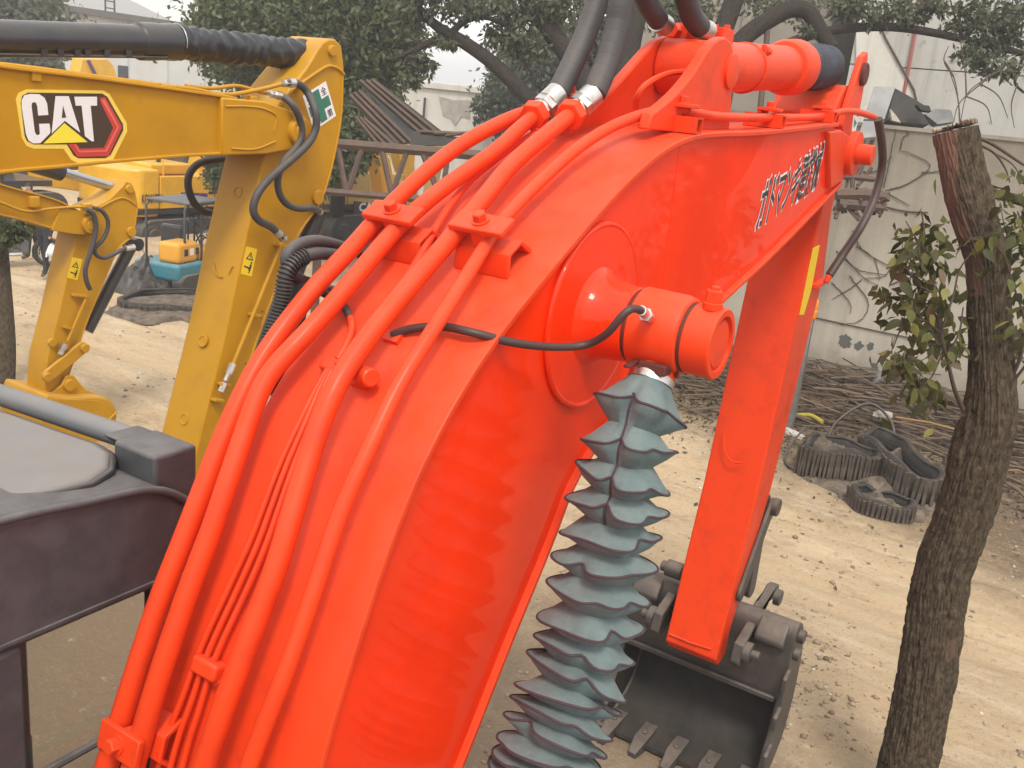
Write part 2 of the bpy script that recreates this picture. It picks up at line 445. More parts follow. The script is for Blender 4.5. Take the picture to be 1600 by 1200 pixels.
WALLM = wall_mat('rendered_wall', (0.47, 0.43, 0.36), (0.39, 0.35, 0.285), (0.29, 0.25, 0.20), patch=(1.1, 0.69, (0.22, 0.205, 0.18)), low=(0.24, 0.20, 0.155), high=(0.225, 0.195, 0.155))
TANM = wall_mat('tan_concrete', (0.33, 0.29, 0.24), (0.27, 0.24, 0.20), (0.20, 0.17, 0.14))
WHTM = wall_mat('white_concrete', (0.54, 0.525, 0.49), (0.46, 0.445, 0.41), (0.27, 0.25, 0.22), patch=(2.2, 0.60, (0.34, 0.33, 0.30)))
WINGLIT = wall_mat('lit_cream_concrete', (0.70, 0.68, 0.61), (0.62, 0.59, 0.52), (0.44, 0.40, 0.33))  # brighter than the front panels: light on the wing put into its colour
OLDM = wall_mat('old_white_plaster', (0.64, 0.62, 0.57), (0.56, 0.53, 0.47), (0.36, 0.32, 0.26), patch=(0.9, 0.70, (0.36, 0.33, 0.30)))
ROOFG = M('grey_roof_sheet', (0.20, 0.205, 0.20), 0.6, col2=(0.15, 0.15, 0.15), scale=2)
ROOFP = M('pale_roof_sheet', (0.50, 0.50, 0.48), 0.6)
SHEETD = M('dark_sheet_metal', (0.022, 0.023, 0.023), 0.7, col2=(0.045, 0.038, 0.032), scale=2.5, dust=0.05)
RUSTY = M('rusty_steel', (0.070, 0.045, 0.036), 0.75, col2=(0.10, 0.055, 0.035), scale=8, dust=0.2)
GREYP = M('grey_board', (0.26, 0.255, 0.25), 0.7, col2=(0.20, 0.195, 0.19), scale=3)

def bark_mat(name, c1, c2, c3):
    m = M(name, c1, 0.95, col2=c2, scale=30, stretch=(1, 1, 0.5), bump=1.0, bscale=60, detail=10, thresh=(0.42, 0.66), spec=0.1)
    return m
BARK = bark_mat('brown_bark', (0.105, 0.080, 0.054), (0.040, 0.031, 0.022), None)
BARKD = bark_mat('dark_bark', (0.050, 0.040, 0.033), (0.028, 0.022, 0.019), None)
BAREW = M('bare_red_wood', (0.15, 0.080, 0.052), 0.95, col2=(0.085, 0.052, 0.036), scale=12, stretch=(1, 1, 0.2), bump=0.5, bscale=30)
CUTW = M('cut_wood', (0.42, 0.34, 0.25), 0.9, col2=(0.30, 0.22, 0.15), scale=15)
TWIG = M('twig_bark', (0.075, 0.052, 0.038), 0.9)
LEAF_A = M('leaf_green', (0.06, 0.085, 0.028), 0.5, transl=0.3, rand=[(0.055, 0.075, 0.028), (0.085, 0.105, 0.036), (0.12, 0.13, 0.045), (0.075, 0.085, 0.035)])
LEAF_B = M('leaf_grey_green', (0.06, 0.085, 0.04), 0.55, transl=0.3, rand=[(0.055, 0.068, 0.038), (0.085, 0.098, 0.05), (0.12, 0.125, 0.06), (0.07, 0.08, 0.042)])
LEAF_G = M('large_leaf_green', (0.085, 0.095, 0.026), 0.6, transl=0.3, col2=(0.12, 0.12, 0.035), scale=20, spec=0.2)
LEAF_D = M('large_leaf_dark', (0.050, 0.056, 0.022), 0.65, transl=0.2, col2=(0.07, 0.07, 0.03), scale=20, spec=0.2)
LEAF_Y = M('large_leaf_yellow', (0.26, 0.24, 0.06), 0.5, transl=0.3, col2=(0.18, 0.18, 0.05), scale=20)
LEAF_R = M('large_leaf_brown', (0.13, 0.085, 0.045), 0.6, transl=0.2)
STONE = M('stones', (0.3, 0.25, 0.2), 0.9, rand=[(0.22, 0.17, 0.12), (0.34, 0.27, 0.19), (0.42, 0.36, 0.29), (0.16, 0.13, 0.10), (0.60, 0.57, 0.52)])
STICKM = M('dry_sticks', (0.2, 0.13, 0.08), 0.9, rand=[(0.04, 0.026, 0.018), (0.09, 0.056, 0.036), (0.16, 0.10, 0.06), (0.055, 0.035, 0.024), (0.22, 0.165, 0.11), (0.05, 0.032, 0.022)])
TRACKR = M('dusty_rubber_track', (0.050, 0.038, 0.030), 0.9, col2=(0.11, 0.083, 0.060), scale=4, dust=0.3, bump=0.2)
TRACKS = M('track_steel', (0.055, 0.050, 0.048), 0.7, dust=0.4)
TRACKB = M('black_track_belt', (0.017, 0.015, 0.014), 0.85, col2=(0.055, 0.042, 0.032), scale=5, thresh=(.5, .7), dust=0.10, bump=0.2)
TARPM = M('black_tarp', (0.020, 0.0195, 0.0195), 0.42, col2=(0.040, 0.034, 0.030), scale=4, dust=0.12, bump=0.9, bscale=7)
TROUS = M('dark_trousers', (0.022, 0.020, 0.026), 0.9)
SHIRT = M('dark_jacket', (0.030, 0.028, 0.032), 0.9)
SKIN = M('skin', (0.42, 0.24, 0.16), 0.6)
SHOE = M('brown_shoes', (0.12, 0.085, 0.06), 0.7)
BAGM = M('white_plastic_bag', (0.70, 0.70, 0.70), 0.4, bump=0.4, bscale=12)
FUR = M('cream_fur', (0.55, 0.45, 0.34), 0.95, col2=(0.36, 0.23, 0.13), scale=4)
HAIR = M('black_hair', (0.012, 0.010, 0.010), 0.6)
LAMPO = M('orange_plastic', (0.75, 0.24, 0.02), 0.4)
GREYPL = M('grey_galvanised', (0.20, 0.19, 0.18), 0.5, metal=0.3, col2=(0.15, 0.14, 0.13), scale=6)
STRAPY = M('yellow_strap', (0.42, 0.34, 0.03), 0.7)
FOAMW = M('white_foam', (0.46, 0.43, 0.38), 0.95, bump=0.8, bscale=22, col2=(.34, .30, .25), scale=8)
HEATER = M('grey_engine', (0.12, 0.12, 0.125), 0.5, col2=(0.07, 0.07, 0.07), scale=9)

# ------------------------------------------------------------------ ground
def axis_pts(segs):
    out = []
    for a, b, st in segs: out += list(np.arange(a, b, st))
    return np.array(out+[segs[-1][1]])
def ground_h(X, Y):
    h = 0.10*fbm(X*0.5, Y*0.22, 3, 3)+0.05*fbm(X*2.2, Y*0.9, 4, 9)+0.035*fbm(X*6, Y*5, 3, 21)
    for xr, wr in ((8.9, .16), (10.6, .16), (9.5, .13), (11.3, .13)):      # wheel ruts along the yard
        d_ = (X-xr-.35*np.sin(Y*.22+xr))/wr
        h = h-.040*np.exp(-d_*d_)+.018*np.exp(-(np.abs(d_)-1.7)**2*2)
    near = np.clip(1-np.hypot(X-16, Y-1)/3.5, 0, 1)
    h = h+0.25*near*near
    mach = np.clip(1-np.hypot(X-0.5, Y-0.4)/4.0, 0, 1)
    return h*(1-mach)-0.02
gx = axis_pts([(-120, -20, 12), (-20, 2, 1.1), (2, 20, 0.09), (20, 32, 0.3), (32, 70, 3), (70, 300, 25)])
gy = axis_pts([(-150, -30, 14), (-30, -4, 1.5), (-4, 20, 0.09), (20, 32, 0.3), (32, 80, 3), (80, 300, 25)])
GX, GY = np.meshgrid(gx, gy, indexing='ij')
GZ = ground_h(GX, GY)*np.clip(1.3-np.hypot(GX-10, GY-8)/60, 0, 1)
V = np.stack([GX, GY, GZ], -1).reshape(-1, 3)
nx, ny = len(gx), len(gy)
ii, jj = np.meshgrid(np.arange(nx-1), np.arange(ny-1), indexing='ij')
a = (ii*ny+jj).ravel()
raw_mesh('ground', V, np.stack([a, a+ny, a+ny+1, a+1], 1), DIRT, kind='structure', smooth=True)
def gh(x, y): return float(ground_h(np.array([x]), np.array([y]))[0])
def gpt(px, py):
    p = onZ(px, py, 0.0)
    return np.array([p[0], p[1], gh(p[0], p[1])])

# stones and clods
def rocks(name, pts, sizes, mat):
    n = len(pts)
    base = np.array([(1, 0, 0), (-1, 0, 0), (0, 1, 0), (0, -1, 0), (0, 0, 1), (0, 0, -1)], float)
    fc = np.array([(0, 2, 4), (2, 1, 4), (1, 3, 4), (3, 0, 4), (2, 0, 5), (1, 2, 5), (3, 1, 5), (0, 3, 5)])
    Vv = np.repeat(base[None], n, 0)*(0.6+0.8*rng.random((n, 6, 1)))
    Vv[..., 2] *= 0.6
    ang = rng.random(n)*6.28
    c, s_ = np.cos(ang)[:, None], np.sin(ang)[:, None]
    x = Vv[..., 0]*c-Vv[..., 1]*s_; y = Vv[..., 0]*s_+Vv[..., 1]*c
    Vv = np.stack([x, y, Vv[..., 2]], -1)*sizes[:, None, None]+pts[:, None, :]
    Fv = fc[None]+(np.arange(n)*6)[:, None, None]
    return raw_mesh(name, Vv.reshape(-1, 3), Fv.reshape(-1, 3), mat, kind='stuff')
n = 8000
px_ = np.c_[rng.uniform(4.0, 17, n), rng.uniform(-4, 6, n)]
keep = fbm(px_[:, 0]*0.9, px_[:, 1]*0.5, 3, 5) > 0.0
px_ = px_[keep]
pz_ = ground_h(px_[:, 0], px_[:, 1])
rocks('gravel', np.c_[px_, pz_+0.002], 0.005+0.028*rng.random(len(px_))**5, STONE)
n = 2500
px_ = np.c_[rng.uniform(8, 20, n), rng.uniform(8, 20, n)]
rocks('gravel', np.c_[px_, ground_h(px_[:, 0], px_[:, 1])], 0.008+0.04*rng.random(n)**4, STONE)

pc = []
for (x, y, n_, sx_, sy_) in ((1275, 1080, 260, .5, .35), (1300, 1150, 180, .5, .3), (1260, 1000, 120, .4, .3), (1480, 880, 160, .9, .5), (1300, 860, 200, 1.0, .7), (1180, 800, 120, .8, .5), (700, 1190, 60, .4, .4), (230, 620, 90, .8, .6), (1330, 770, 160, 1.2, .6)):
    c_ = onZ(x, y, 0); pc.append(np.c_[c_[0]+rng.normal(0, sx_, n_//2), c_[1]+rng.normal(0, sy_, n_//2)])
pc = np.vstack(pc)
rocks('clods', np.c_[pc, ground_h(pc[:, 0], pc[:, 1])+.004], .008+.034*rng.random(len(pc))**3, M('earth_clods', (.3, .2, .1), .95, rand=[(.20, .145, .09), (.30, .22, .14), (.38, .29, .19), (.12, .085, .06)]))

# ------------------------------------------------------------------ boundary wall and buildings
WX = 17.2
t = thing('boundary_wall', 'pale rendered boundary wall with bare creepers behind the rubber track heap', 'wall', (WX, 0, 0))
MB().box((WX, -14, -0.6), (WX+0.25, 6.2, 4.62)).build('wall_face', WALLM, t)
MB().box((WX-0.03, -14, 4.62), (WX+0.28, 6.2, 4.68)).build('coping', TANM, t)
b_ = MB()
for (xa, ya, xb, yb) in [(1380, 322, 1450, 332), (1255, 492, 1600, 560)]:
    p, q = onX(xa, ya, WX-0.02), onX(xb, yb, WX-0.02)
    b_.tube(spline([p, (p+q)/2+np.array([0, 0, -0.03]), q], 12), 0.012, 5)
b_.build('wall_cable', RUSTY, t)
# bare creepers on the wall
t = thing('creeper', 'bare brown creeper stems clinging to the pale wall', 'climbing plant', onX(1300, 600, WX-0.03))
b_ = MB()
vines = [[(1382, 295), (1390, 250), (1398, 205)], [(1382, 298), (1410, 288), (1440, 275), (1450, 262), (1430, 245), (1405, 232)],
         [(1440, 270), (1480, 265)], [(1382, 300), (1405, 310), (1420, 325)], [(1405, 232), (1412, 215), (1418, 208), (1408, 204)],
         [(1330, 360), (1350, 390), (1390, 415), (1392, 422), (1380, 432), (1345, 436)], [(1335, 385), (1365, 405), (1376, 440)],
         [(1320, 400), (1350, 430), (1370, 445)], [(1330, 430), (1356, 470), (1340, 500), (1310, 510)], [(1345, 436), (1330, 450), (1300, 470)],
         [(1388, 444), (1430, 432), (1440, 430)], [(1310, 395), (1340, 420), (1385, 430)], [(1300, 440), (1328, 470), (1330, 490)], [(1350, 270), (1372, 262), (1395, 245)]]
for vpts in vines:
    P = [onX(x, y, WX-0.018)+np.array([0, rng.normal(0, .02), rng.normal(0, .02)]) for x, y in vpts]
    q = spline(P, 8*len(P), 0)+rng.normal(0, .004, (8*len(P), 3))
    MB().tube(q, np.linspace(.011, .005, len(q)), 5).build('stem', TWIG, t, smooth=60)
# moss patches as thin crusts on the plaster
t = thing('moss_patch', 'dark grey moss crusts low on the pale wall', 'moss', onX(1400, 540, WX-0.01))
for (x, y, s) in [(1321, 533, 12), (1342, 540, 8), (1360, 541, 7), (1364, 590, 9), (1345, 602, 9), (1375, 610, 6), (1367, 572, 6), (1390, 600, 8), (1455, 605, 12), (1480, 640, 10)]:
    c = onX(x, y, WX-0.006); k = s*15/1500
    poly = [(c[1]+k*math.cos(a)*rr_, c[2]+k*1.2*math.sin(a)*rr_) for a, rr_ in zip(np.linspace(0, 6.28, 31)[:-1], np.repeat(.62+.45*rng.random(15), 2)*(.85+.3*rng.random(30)))]
    MB().prismX(poly, WX-0.008, WX-0.001).build('crust', M('moss_crust', (0.10, 0.10, 0.085), 0.95) if 'moss_crust' not in bpy.data.materials else bpy.data.materials['moss_crust'], t, smooth=0)

# tan concrete building behind the arm cylinder
t = thing('concrete_building', 'streaked tan concrete building behind the dark bent tree trunk', 'building', (24, 8, 0))
p = MB(); p.box((24, 5.2, 0), (34, 10.2, 11)).build('wall', TANM, t)
for yv in (7.4, 9.3): MB().box((23.97, yv-0.03, 0.3), (24.0-0.002, yv+0.03, 10.8)).build('joint_strip', M('joint_grey', (0.2, 0.18, 0.15), .9) if 'joint_grey' not in bpy.data.materials else bpy.data.materials['joint_grey'], t)
MB().box((23.93, 8.1, 5.2), (23.998, 8.8, 6.6)).build('window', BLACKP, t, bevel=.01)
# white panel building
t = thing('panel_building', 'white panelled building stained by rain above the boundary wall', 'building', (22, 0, 0))
MB().box((22.05, -14, 0), (34, 4.1, 10.5)).build('wall', M('panel_backing', (0.30, 0.29, 0.27), .9), t)
zs = [0, 2.2, 4.02, 5.9, 7.7, 10.5]; ys = [-14, -10.5, -7, -3.6, -0.3, 4.1]
for i in range(5):
    for j in range(5):
        MB().box((21.95, ys[j]+.012, zs[i]+.012), (22.05-.002, ys[j+1]-.012, zs[i+1]-.012)).build('panel', WHTM, t)
p0, p1 = onX(1440, 50, 21.9), onX(1414, 160, 21.9)
MB().cyl((21.9, p1[1], 3.2), (21.9, p1[1]+.15, 9.0), .035, seg=10).build('rain_pipe', M('red_pipe', (0.33, 0.10, 0.08), .6), t)
# side wing with a raked end
poly = [(q[1], q[2]) for q in (onX(1325, 10, 21.2), onX(1352, 8, 21.2), onX(1373, 55, 21.2), onX(1418, 137, 21.2), onX(1432, 200, 21.2), onX(1432, 230, 21.2), onX(1325, 230, 21.2))]
MB().prismX(poly, 21.90, 21.945).build('side_wing', WINGLIT, t)
q_ = [np.array([21.88, p[0], p[1]]) for p in poly[1:5]]
MB().tube(q_, .025, 6).build('edge_cable', RUSTY, t)
# whitewashed old wall in the middle distance
t = thing('old_building', 'low whitewashed old building with peeling plaster beyond the trees', 'building', (30, 21, 0))
MB().box((30, 16.2, 0), (38, 26, 4.55)).build('wall', OLDM, t)
MB().box((29.9, 16.1, 4.55), (38.1, 26.1, 4.78)).build('parapet', OLDM, t, bevel=.02)
c = onX(710, 172, 29.98)
MB().prismX([(c[1]+q[0], c[2]+q[1]) for q in [(.75, .42), (.1, .35), (-.7, .4), (-.72, -.25), (-.35, -.2), (-.1, -.55), (.2, -.3), (.5, -.25)]], 29.975, 29.998).build('bare_patch', M('bare_render', (.40, .37, .33), .9, col2=(.30, .27, .24), scale=3), t, smooth=0)
q = onX(622, 122, 30)
for yy in (q[1], q[1]-.8): MB().cyl((30.05, yy, 4.7), (30.05, yy, 5.55), .035, seg=6).build('roof_post', STEELD, t)
MB().cyl((30.05, q[1]+.5, 5.5), (30.05, q[1]-.9, 5.5), .035, seg=6).build('roof_rail', STEELD, t)
q = onX(662, 180, 29.9)
MB().cyl((29.9, q[1], 2.4), (29.9, q[1], 4.2), .05, seg=6).build('drain_pipe', STEELD, t)
# far warehouse
YB = 46.0
e0, e1, e2 = onY(96, 36, YB), onY(300, 31, YB), onY(480, 30, YB)
ze = (e0[2]+e1[2])/2
t = thing('warehouse', 'far white warehouse with pale roof and rooftop ladder beyond the excavators', 'building', (e1[0], YB, 0))
MB().box((e0[0], YB, 0), (e2[0]+6, YB+16, ze)).build('wall', M('warehouse_white', (0.66, 0.655, 0.62), .8, col2=(.6, .59, .55), scale=.6), t)
MB().box((e0[0]-.5, YB-.5, ze), (e2[0]+6.4, YB+16, ze+.32)).build('eaves', M('eaves_brown', (0.13, 0.11, 0.10), .8), t)
a0, a1 = onY(158, 22, YB+6), onY(300, 22, YB+6)
MB().prismX([(YB-.3, ze+.325), (YB+7, ze+2.3), (YB+15, ze+.325)], a0[0], e2[0]+6).build('roof', ROOFP, t)
for k in range(9):
    xv = e0[0]+(e2[0]-e0[0]+6)*(k+.5)/9
    MB().box((xv-.04, YB-.04, .2), (xv+.04, YB-.002, ze-.05)).build('wall_rib', ROOFP, t)
q = onY(192, 113, YB)
MB().box((q[0]-.32, YB-.05, q[2]-.35), (q[0]+.32, YB-.003, q[2]+.35)).build('window', BLACKP, t, bevel=.02)
q0, q1 = onY(163, 24, YB), onY(163, -10, YB)
b_ = MB()
for dx in (0, .55): b_.cyl((q0[0]+dx, YB-.1, ze+.3), (q0[0]+dx, YB-.1, ze+2.4), .05, seg=6)
for k in range(6): b_.cyl((q0[0], YB-.1, ze+.5+.35*k), (q0[0]+.55, YB-.1, ze+.5+.35*k), .035, seg=6)
for k in range(3): b_.tube([(q0[0]+.1, YB-.1, ze+1.1+.5*k), (q0[0]+.3, YB-.8, ze+1.1+.5*k), (q0[0]+.55, YB-.1, ze+1.1+.5*k)], .03, 5)
b_.build('roof_ladder', STEELD, t)

# ------------------------------------------------------------------ trees
def leaf_cloud(blobs, per, size, clump=0.28, droop=0.4):
    """blobs: (centre, (rx,ry,rz), weight). Many single leaves gathered in clumps."""
    allV = []
    for c, rad, w in blobs:
        n = int(per*w)
        ncl = max(6, n//26)
        d = rng.normal(size=(ncl, 3)); d /= np.linalg.norm(d, axis=1, keepdims=True)
        cl = d*(rng.random((ncl, 1))**0.45)*np.array(rad)+np.array(c)
        idx = rng.integers(0, ncl, n)
        spread = clump*np.mean(rad)*(0.5+rng.random(ncl))[idx][:, None]
        p = cl[idx]+rng.normal(size=(n, 3))*spread*np.array([1, 1, 0.75])*0.55
        dirv = rng.normal(size=(n, 3))+(cl[idx]-np.array(c))*0.3/np.mean(rad)
        dirv[:, 2] -= droop*1.5
        dirv /= np.linalg.norm(dirv, axis=1, keepdims=True)
        side = np.cross(dirv, rng.normal(size=(n, 3))); side /= np.linalg.norm(side, axis=1, keepdims=True)
        nr = np.cross(dirv, side)
        s = size*(0.6+0.8*rng.random((n, 1)))
        base = p; tip = p+dirv*s
        l = p+dirv*s*0.45+side*s*0.24+nr*s*0.07; r_ = p+dirv*s*0.45-side*s*0.24+nr*s*0.07
        allV.append(np.stack([base, l, tip, r_], 1))
    Vv = np.concatenate(allV).reshape(-1, 3)
    n = len(Vv)//4
    Fq = np.arange(n*4).reshape(n, 4)
    F = np.concatenate([Fq[:, [0, 1, 2]], Fq[:, [0, 2, 3]]])
    return Vv, F
def crown(parent, blobs, per, size, mat, clump=.28, droop=.4, name='crown'):
    Vv, F = leaf_cloud(blobs, per, size, clump, droop)
    return raw_mesh(name, Vv, F, mat, parent, kind='stuff')
def limb(parent, pts, ra, rb, mat, name='branch', n=None, seg=10, wob=0.0):
    n = n or 8*len(pts)
    q = spline(pts, n)
    if wob: q = q+rng.normal(0, wob, q.shape)
    return MB().tube(q, np.linspace(ra, rb, n), seg).build(name, mat, parent, smooth=60)
def blob(x, y, rx, ry, D, w=1.0, dz=1.0):
    k = D/FPX
    return (atD(x, y, D), (rx*k, max(rx, ry)*k*0.9*dz, ry*k), w)

# big drooping tree between the yellow excavators
g0 = gpt(520, 382); D = 21.0
t = thing('leafy_tree', 'big drooping green tree behind the stick of the large mustard excavator', 'tree', g0)
limb(t, [g0-np.array([0, 0, .2]), atD(526, 340, depth(g0)), atD(530, 250, 24), atD(535, 130, 23), atD(545, 10, 22)], .22, .16, BARKD, 'trunk')
limb(t, [atD(532, 200, 23.5), atD(470, 120, 22), atD(390, 50, 21)], .12, .04, BARKD)
limb(t, [atD(533, 180, 23.5), atD(580, 110, 22), atD(620, 60, 21)], .12, .04, BARKD)
crown(t, [blob(420, 40, 110, 60, D, 1.5), blob(540, 40, 110, 70, D, 1.7), blob(600, 60, 55, 55, D, .7), blob(560, 140, 50, 70, D, 1.0),
          blob(585, 165, 35, 40, D, .5), blob(548, 215, 34, 48, 20, .75), blob(535, 262, 20, 22, 20, .2), blob(345, 25, 36, 36, D, .35), blob(420, 125, 60, 55, 22, .7),
          blob(352, 262, 24, 34, 23, .35), blob(510, 265, 14, 34, 21, .15), blob(465, 60, 135, 90, 24, 1.6), blob(350, 85, 26, 40, 24, .3)], 6500, .15, LEAF_A, .40)

# spreading tree with arching limbs over the sky
g0 = np.array([17.0, 10.2, 0.0]); D = 18.0
t = thing('spreading_tree', 'dark spreading tree with arching bare limbs against the sky', 'tree', g0)
limb(t, [g0, atD(955, 260, D), atD(940, 175, D)], .32, .26, BARKD, 'trunk')
limb(t, [atD(942, 185, D), atD(905, 110, D), atD(878, 72, D), atD(850, 35, D), atD(822, -8, D), atD(790, -60, D)], .22, .14, BARKD)
limb(t, [atD(935, 190, D), atD(880, 185, D), atD(835, 160, D), atD(795, 122, D), atD(762, 92, D), atD(718, 62, D), atD(692, 50, D)], .17, .12, BARKD)
limb(t, [atD(700, 54, D), atD(668, 68, D), atD(640, 82, D), atD(615, 92, D)], .09, .035, BARKD)
limb(t, [atD(694, 50, D), atD(670, 30, D), atD(640, 0, D)], .11, .05, BARKD)
limb(t, [atD(704, 54, D), atD(722, 36, D), atD(748, 27, D), atD(775, 32, D), atD(805, 52, D)], .07, .03, BARKD)
limb(t, [atD(750, 28, D), atD(790, 10, D), atD(830, -20, D)], .05, .02, BARKD)
limb(t, [atD(955, 260, D), atD(972, 150, D), atD(985, 60, D), atD(1010, -40, D)], .25, .2, BARKD)
for pts in [[(720, 38), (735, 10), (760, -15)], [(775, 32), (790, 60), (795, 80)], [(640, 82), (630, 105), (640, 125)], [(668, 68), (655, 90)], [(748, 27), (765, 5)], [(805, 52), (820, 75)], [(700, 54), (712, 75)]]:
    limb(t, [atD(x, y, D) for x, y in pts], .02, .008, TWIG, 'twig', seg=5)
crown(t, [blob(700, 0, 60, 26, D, .42), blob(790, 8, 60, 24, D, .36), blob(805, 60, 26, 26, D, .16), blob(660, 98, 22, 14, D, .12), blob(638, 122, 18, 9, D, .07), blob(640, 112, 10, 12, D, .05),
          blob(640, 15, 30, 30, D, .35), blob(860, 5, 50, 30, D, .35), blob(940, 30, 50, 60, 20, .5), blob(705, 66, 34, 12, D, .08), blob(765, 52, 24, 16, D, .08), blob(830, 75, 30, 24, D, .14), blob(1060, 15, 60, 35, 20, .4), blob(930, 100, 24, 50, 20, .25)], 3300, .125, LEAF_B, .36, .6)
# round evergreen behind
g0 = np.array([30.0, 15.8, 0.0]); D = 34.0
t = thing('round_tree', 'rounded dense tree behind the arching limb and the black hoses', 'tree', g0)
limb(t, [g0, atD(850, 200, D), atD(850, 120, D)], .3, .2, BARKD, 'trunk')
crown(t, [blob(850, 125, 85, 75, D, 3.0), blob(795, 160, 40, 50, D, 1.0), blob(900, 85, 55, 60, D, 1.2), blob(840, 80, 60, 40, D, 1.0), blob(760, 170, 16, 24, D, .12)], 3600, .2, LEAF_B, .28)
# far tree at upper left
g0 = onY(40, 330, 34.0); g0[2] = 0
t = thing('far_tree', 'far grey green tree beside the white warehouse', 'tree', g0)
D = depth(onY(40, 60, 34.0))
limb(t, [g0, atD(45, 200, D), atD(48, 60, D)], .35, .2, BARKD, 'trunk')
crown(t, [blob(40, 25, 66, 40, D, 1.3), blob(-10, 60, 50, 50, D, .9), blob(78, 52, 24, 30, D, .35), blob(70, 97, 34, 10, D, .3), blob(15, 100, 50, 26, D, .6)], 2600, .26, LEAF_B, .38)
# leaning tree by the tan building, its long level branch reaching over the yard
D = 16.0
g0 = np.array([15.6, 5.6, 0.0])
t = thing('bent_tree', 'dark bent tree with one long level branch over the wall', 'tree', g0)
limb(t, [g0, atD(1118, 200, D), atD(1122, 80, D), atD(1140, 20, D), atD(1165, -50, D)], .20, .16, BARKD, 'trunk')
limb(t, [atD(1118, 120, D), atD(1160, 62, D), atD(1200, 32, D), atD(1235, 14, D), atD(1262, 18, D), atD(1278, 42, D), atD(1300, 75, D)], .16, .13, BARKD)
limb(t, [atD(1232, 68, D), atD(1270, 54, D), atD(1320, 45, D), atD(1385, 42, D), atD(1440, 48, D), atD(1500, 60, D), atD(1560, 74, D), atD(1640, 95, D)], .085, .05, BARKD)
limb(t, [atD(1200, 30, D), atD(1196, 90, D), atD(1188, 170, D), atD(1180, 260, D)], .05, .05, RUSTY, 'prop')
limb(t, [atD(1600, 84, D), atD(1592, 110, D), atD(1586, 130, D), atD(1600, 145, D)], .03, .02, BARKD)
for pts in [[(1375, 41), (1385, 10), (1378, -20)], [(1320, 45), (1330, 15), (1345, -10)], [(1505, 60), (1490, 20), (1482, -15)], [(1420, 46), (1440, 20), (1445, -10)], [(1560, 74), (1550, 40), (1560, 10)]]:
    limb(t, [atD(x, y, D) for x, y in pts], .024, .010, BARKD, 'twig', seg=6)
for pts in [[(1590, 112), (1560, 112), (1530, 130), (1510, 150), (1500, 195)], [(1510, 150), (1508, 110), (1500, 60)], [(1590, 130), (1580, 165), (1585, 200)],
            [(1540, 125), (1500, 160), (1490, 190)], [(1500, 195), (1496, 150), (1480, 100)], [(1560, 112), (1575, 90), (1590, 84)], [(1490, 120), (1475, 95), (1482, 72)], [(1476, 96), (1490, 120), (1497, 150)], [(1530, 130), (1560, 150), (1575, 185)], [(1508, 150), (1540, 165), (1550, 195)]]:
    limb(t, [atD(x, y, D-.5) for x, y in pts], .014, .006, TWIG, 'twig', seg=5)
crown(t, [blob(1330, 8, 50, 18, D, .30), blob(1400, 18, 40, 22, D, .24), blob(1450, 10, 40, 26, D, .28), blob(1510, 25, 40, 30, D, .34), blob(1575, 30, 40, 45, D, .55), blob(1560, 100, 36, 22, D, .22), blob(1240, 8, 50, 16, 18, .25),
          blob(1520, 88, 26, 20, D, .15), blob(1265, 45, 16, 12, D, .06), blob(1180, 0, 60, 18, 19, .22), blob(1545, 60, 40, 16, D, .16), blob(1350, 34, 20, 10, D, .05)], 2100, .105, LEAF_B, .40, .5)
# near trunk at the left edge
g0 = gpt(4, 602); D = depth(g0)
t = thing('yard_tree', 'grey trunk with low hanging leaves beside the parked motorcycle', 'tree', g0)
limb(t, [g0-np.array([0, 0, .15]), g0, atD(6, 540, D), atD(2, 470, D), atD(-3, 400, D), atD(-10, 300, D), atD(-14, 100, D)], .16, .11, BARK, 'trunk', seg=16)
limb(t, [atD(-4, 395, D), atD(15, 350, D), atD(40, 345, D)], .03, .01, TWIG, 'twig')
crown(t, [blob(8, 362, 34, 18, D-.3, .6), blob(35, 352, 18, 10, D-.3, .2), blob(-40, 200, 50, 80, D, .6)], 1500, .09, LEAF_A, .4, .8)
# a line of far trees closing the yard
for k, (x, y, Dd, lab) in enumerate([(345, 235, 50, 'dark tree closing the yard behind the lettered yellow excavator'), (-60, 160, 48, 'tall tree at the far end of the yellow row')]):
    g0 = atD(x, y+100, Dd); g0[2] = 0
    t = thing('background_tree', lab, 'tree', g0, 'trees closing the yard')
    limb(t, [g0, atD(x, y+30, Dd)], .3, .2, BARKD, 'trunk')
    crown(t, [blob(x, y, 60, 40, Dd, 1.2), blob(x+40, y+20, 50, 30, Dd, 1), blob(x-40, y+24, 40, 26, Dd, .8)], 2200, .3, LEAF_A, .4)

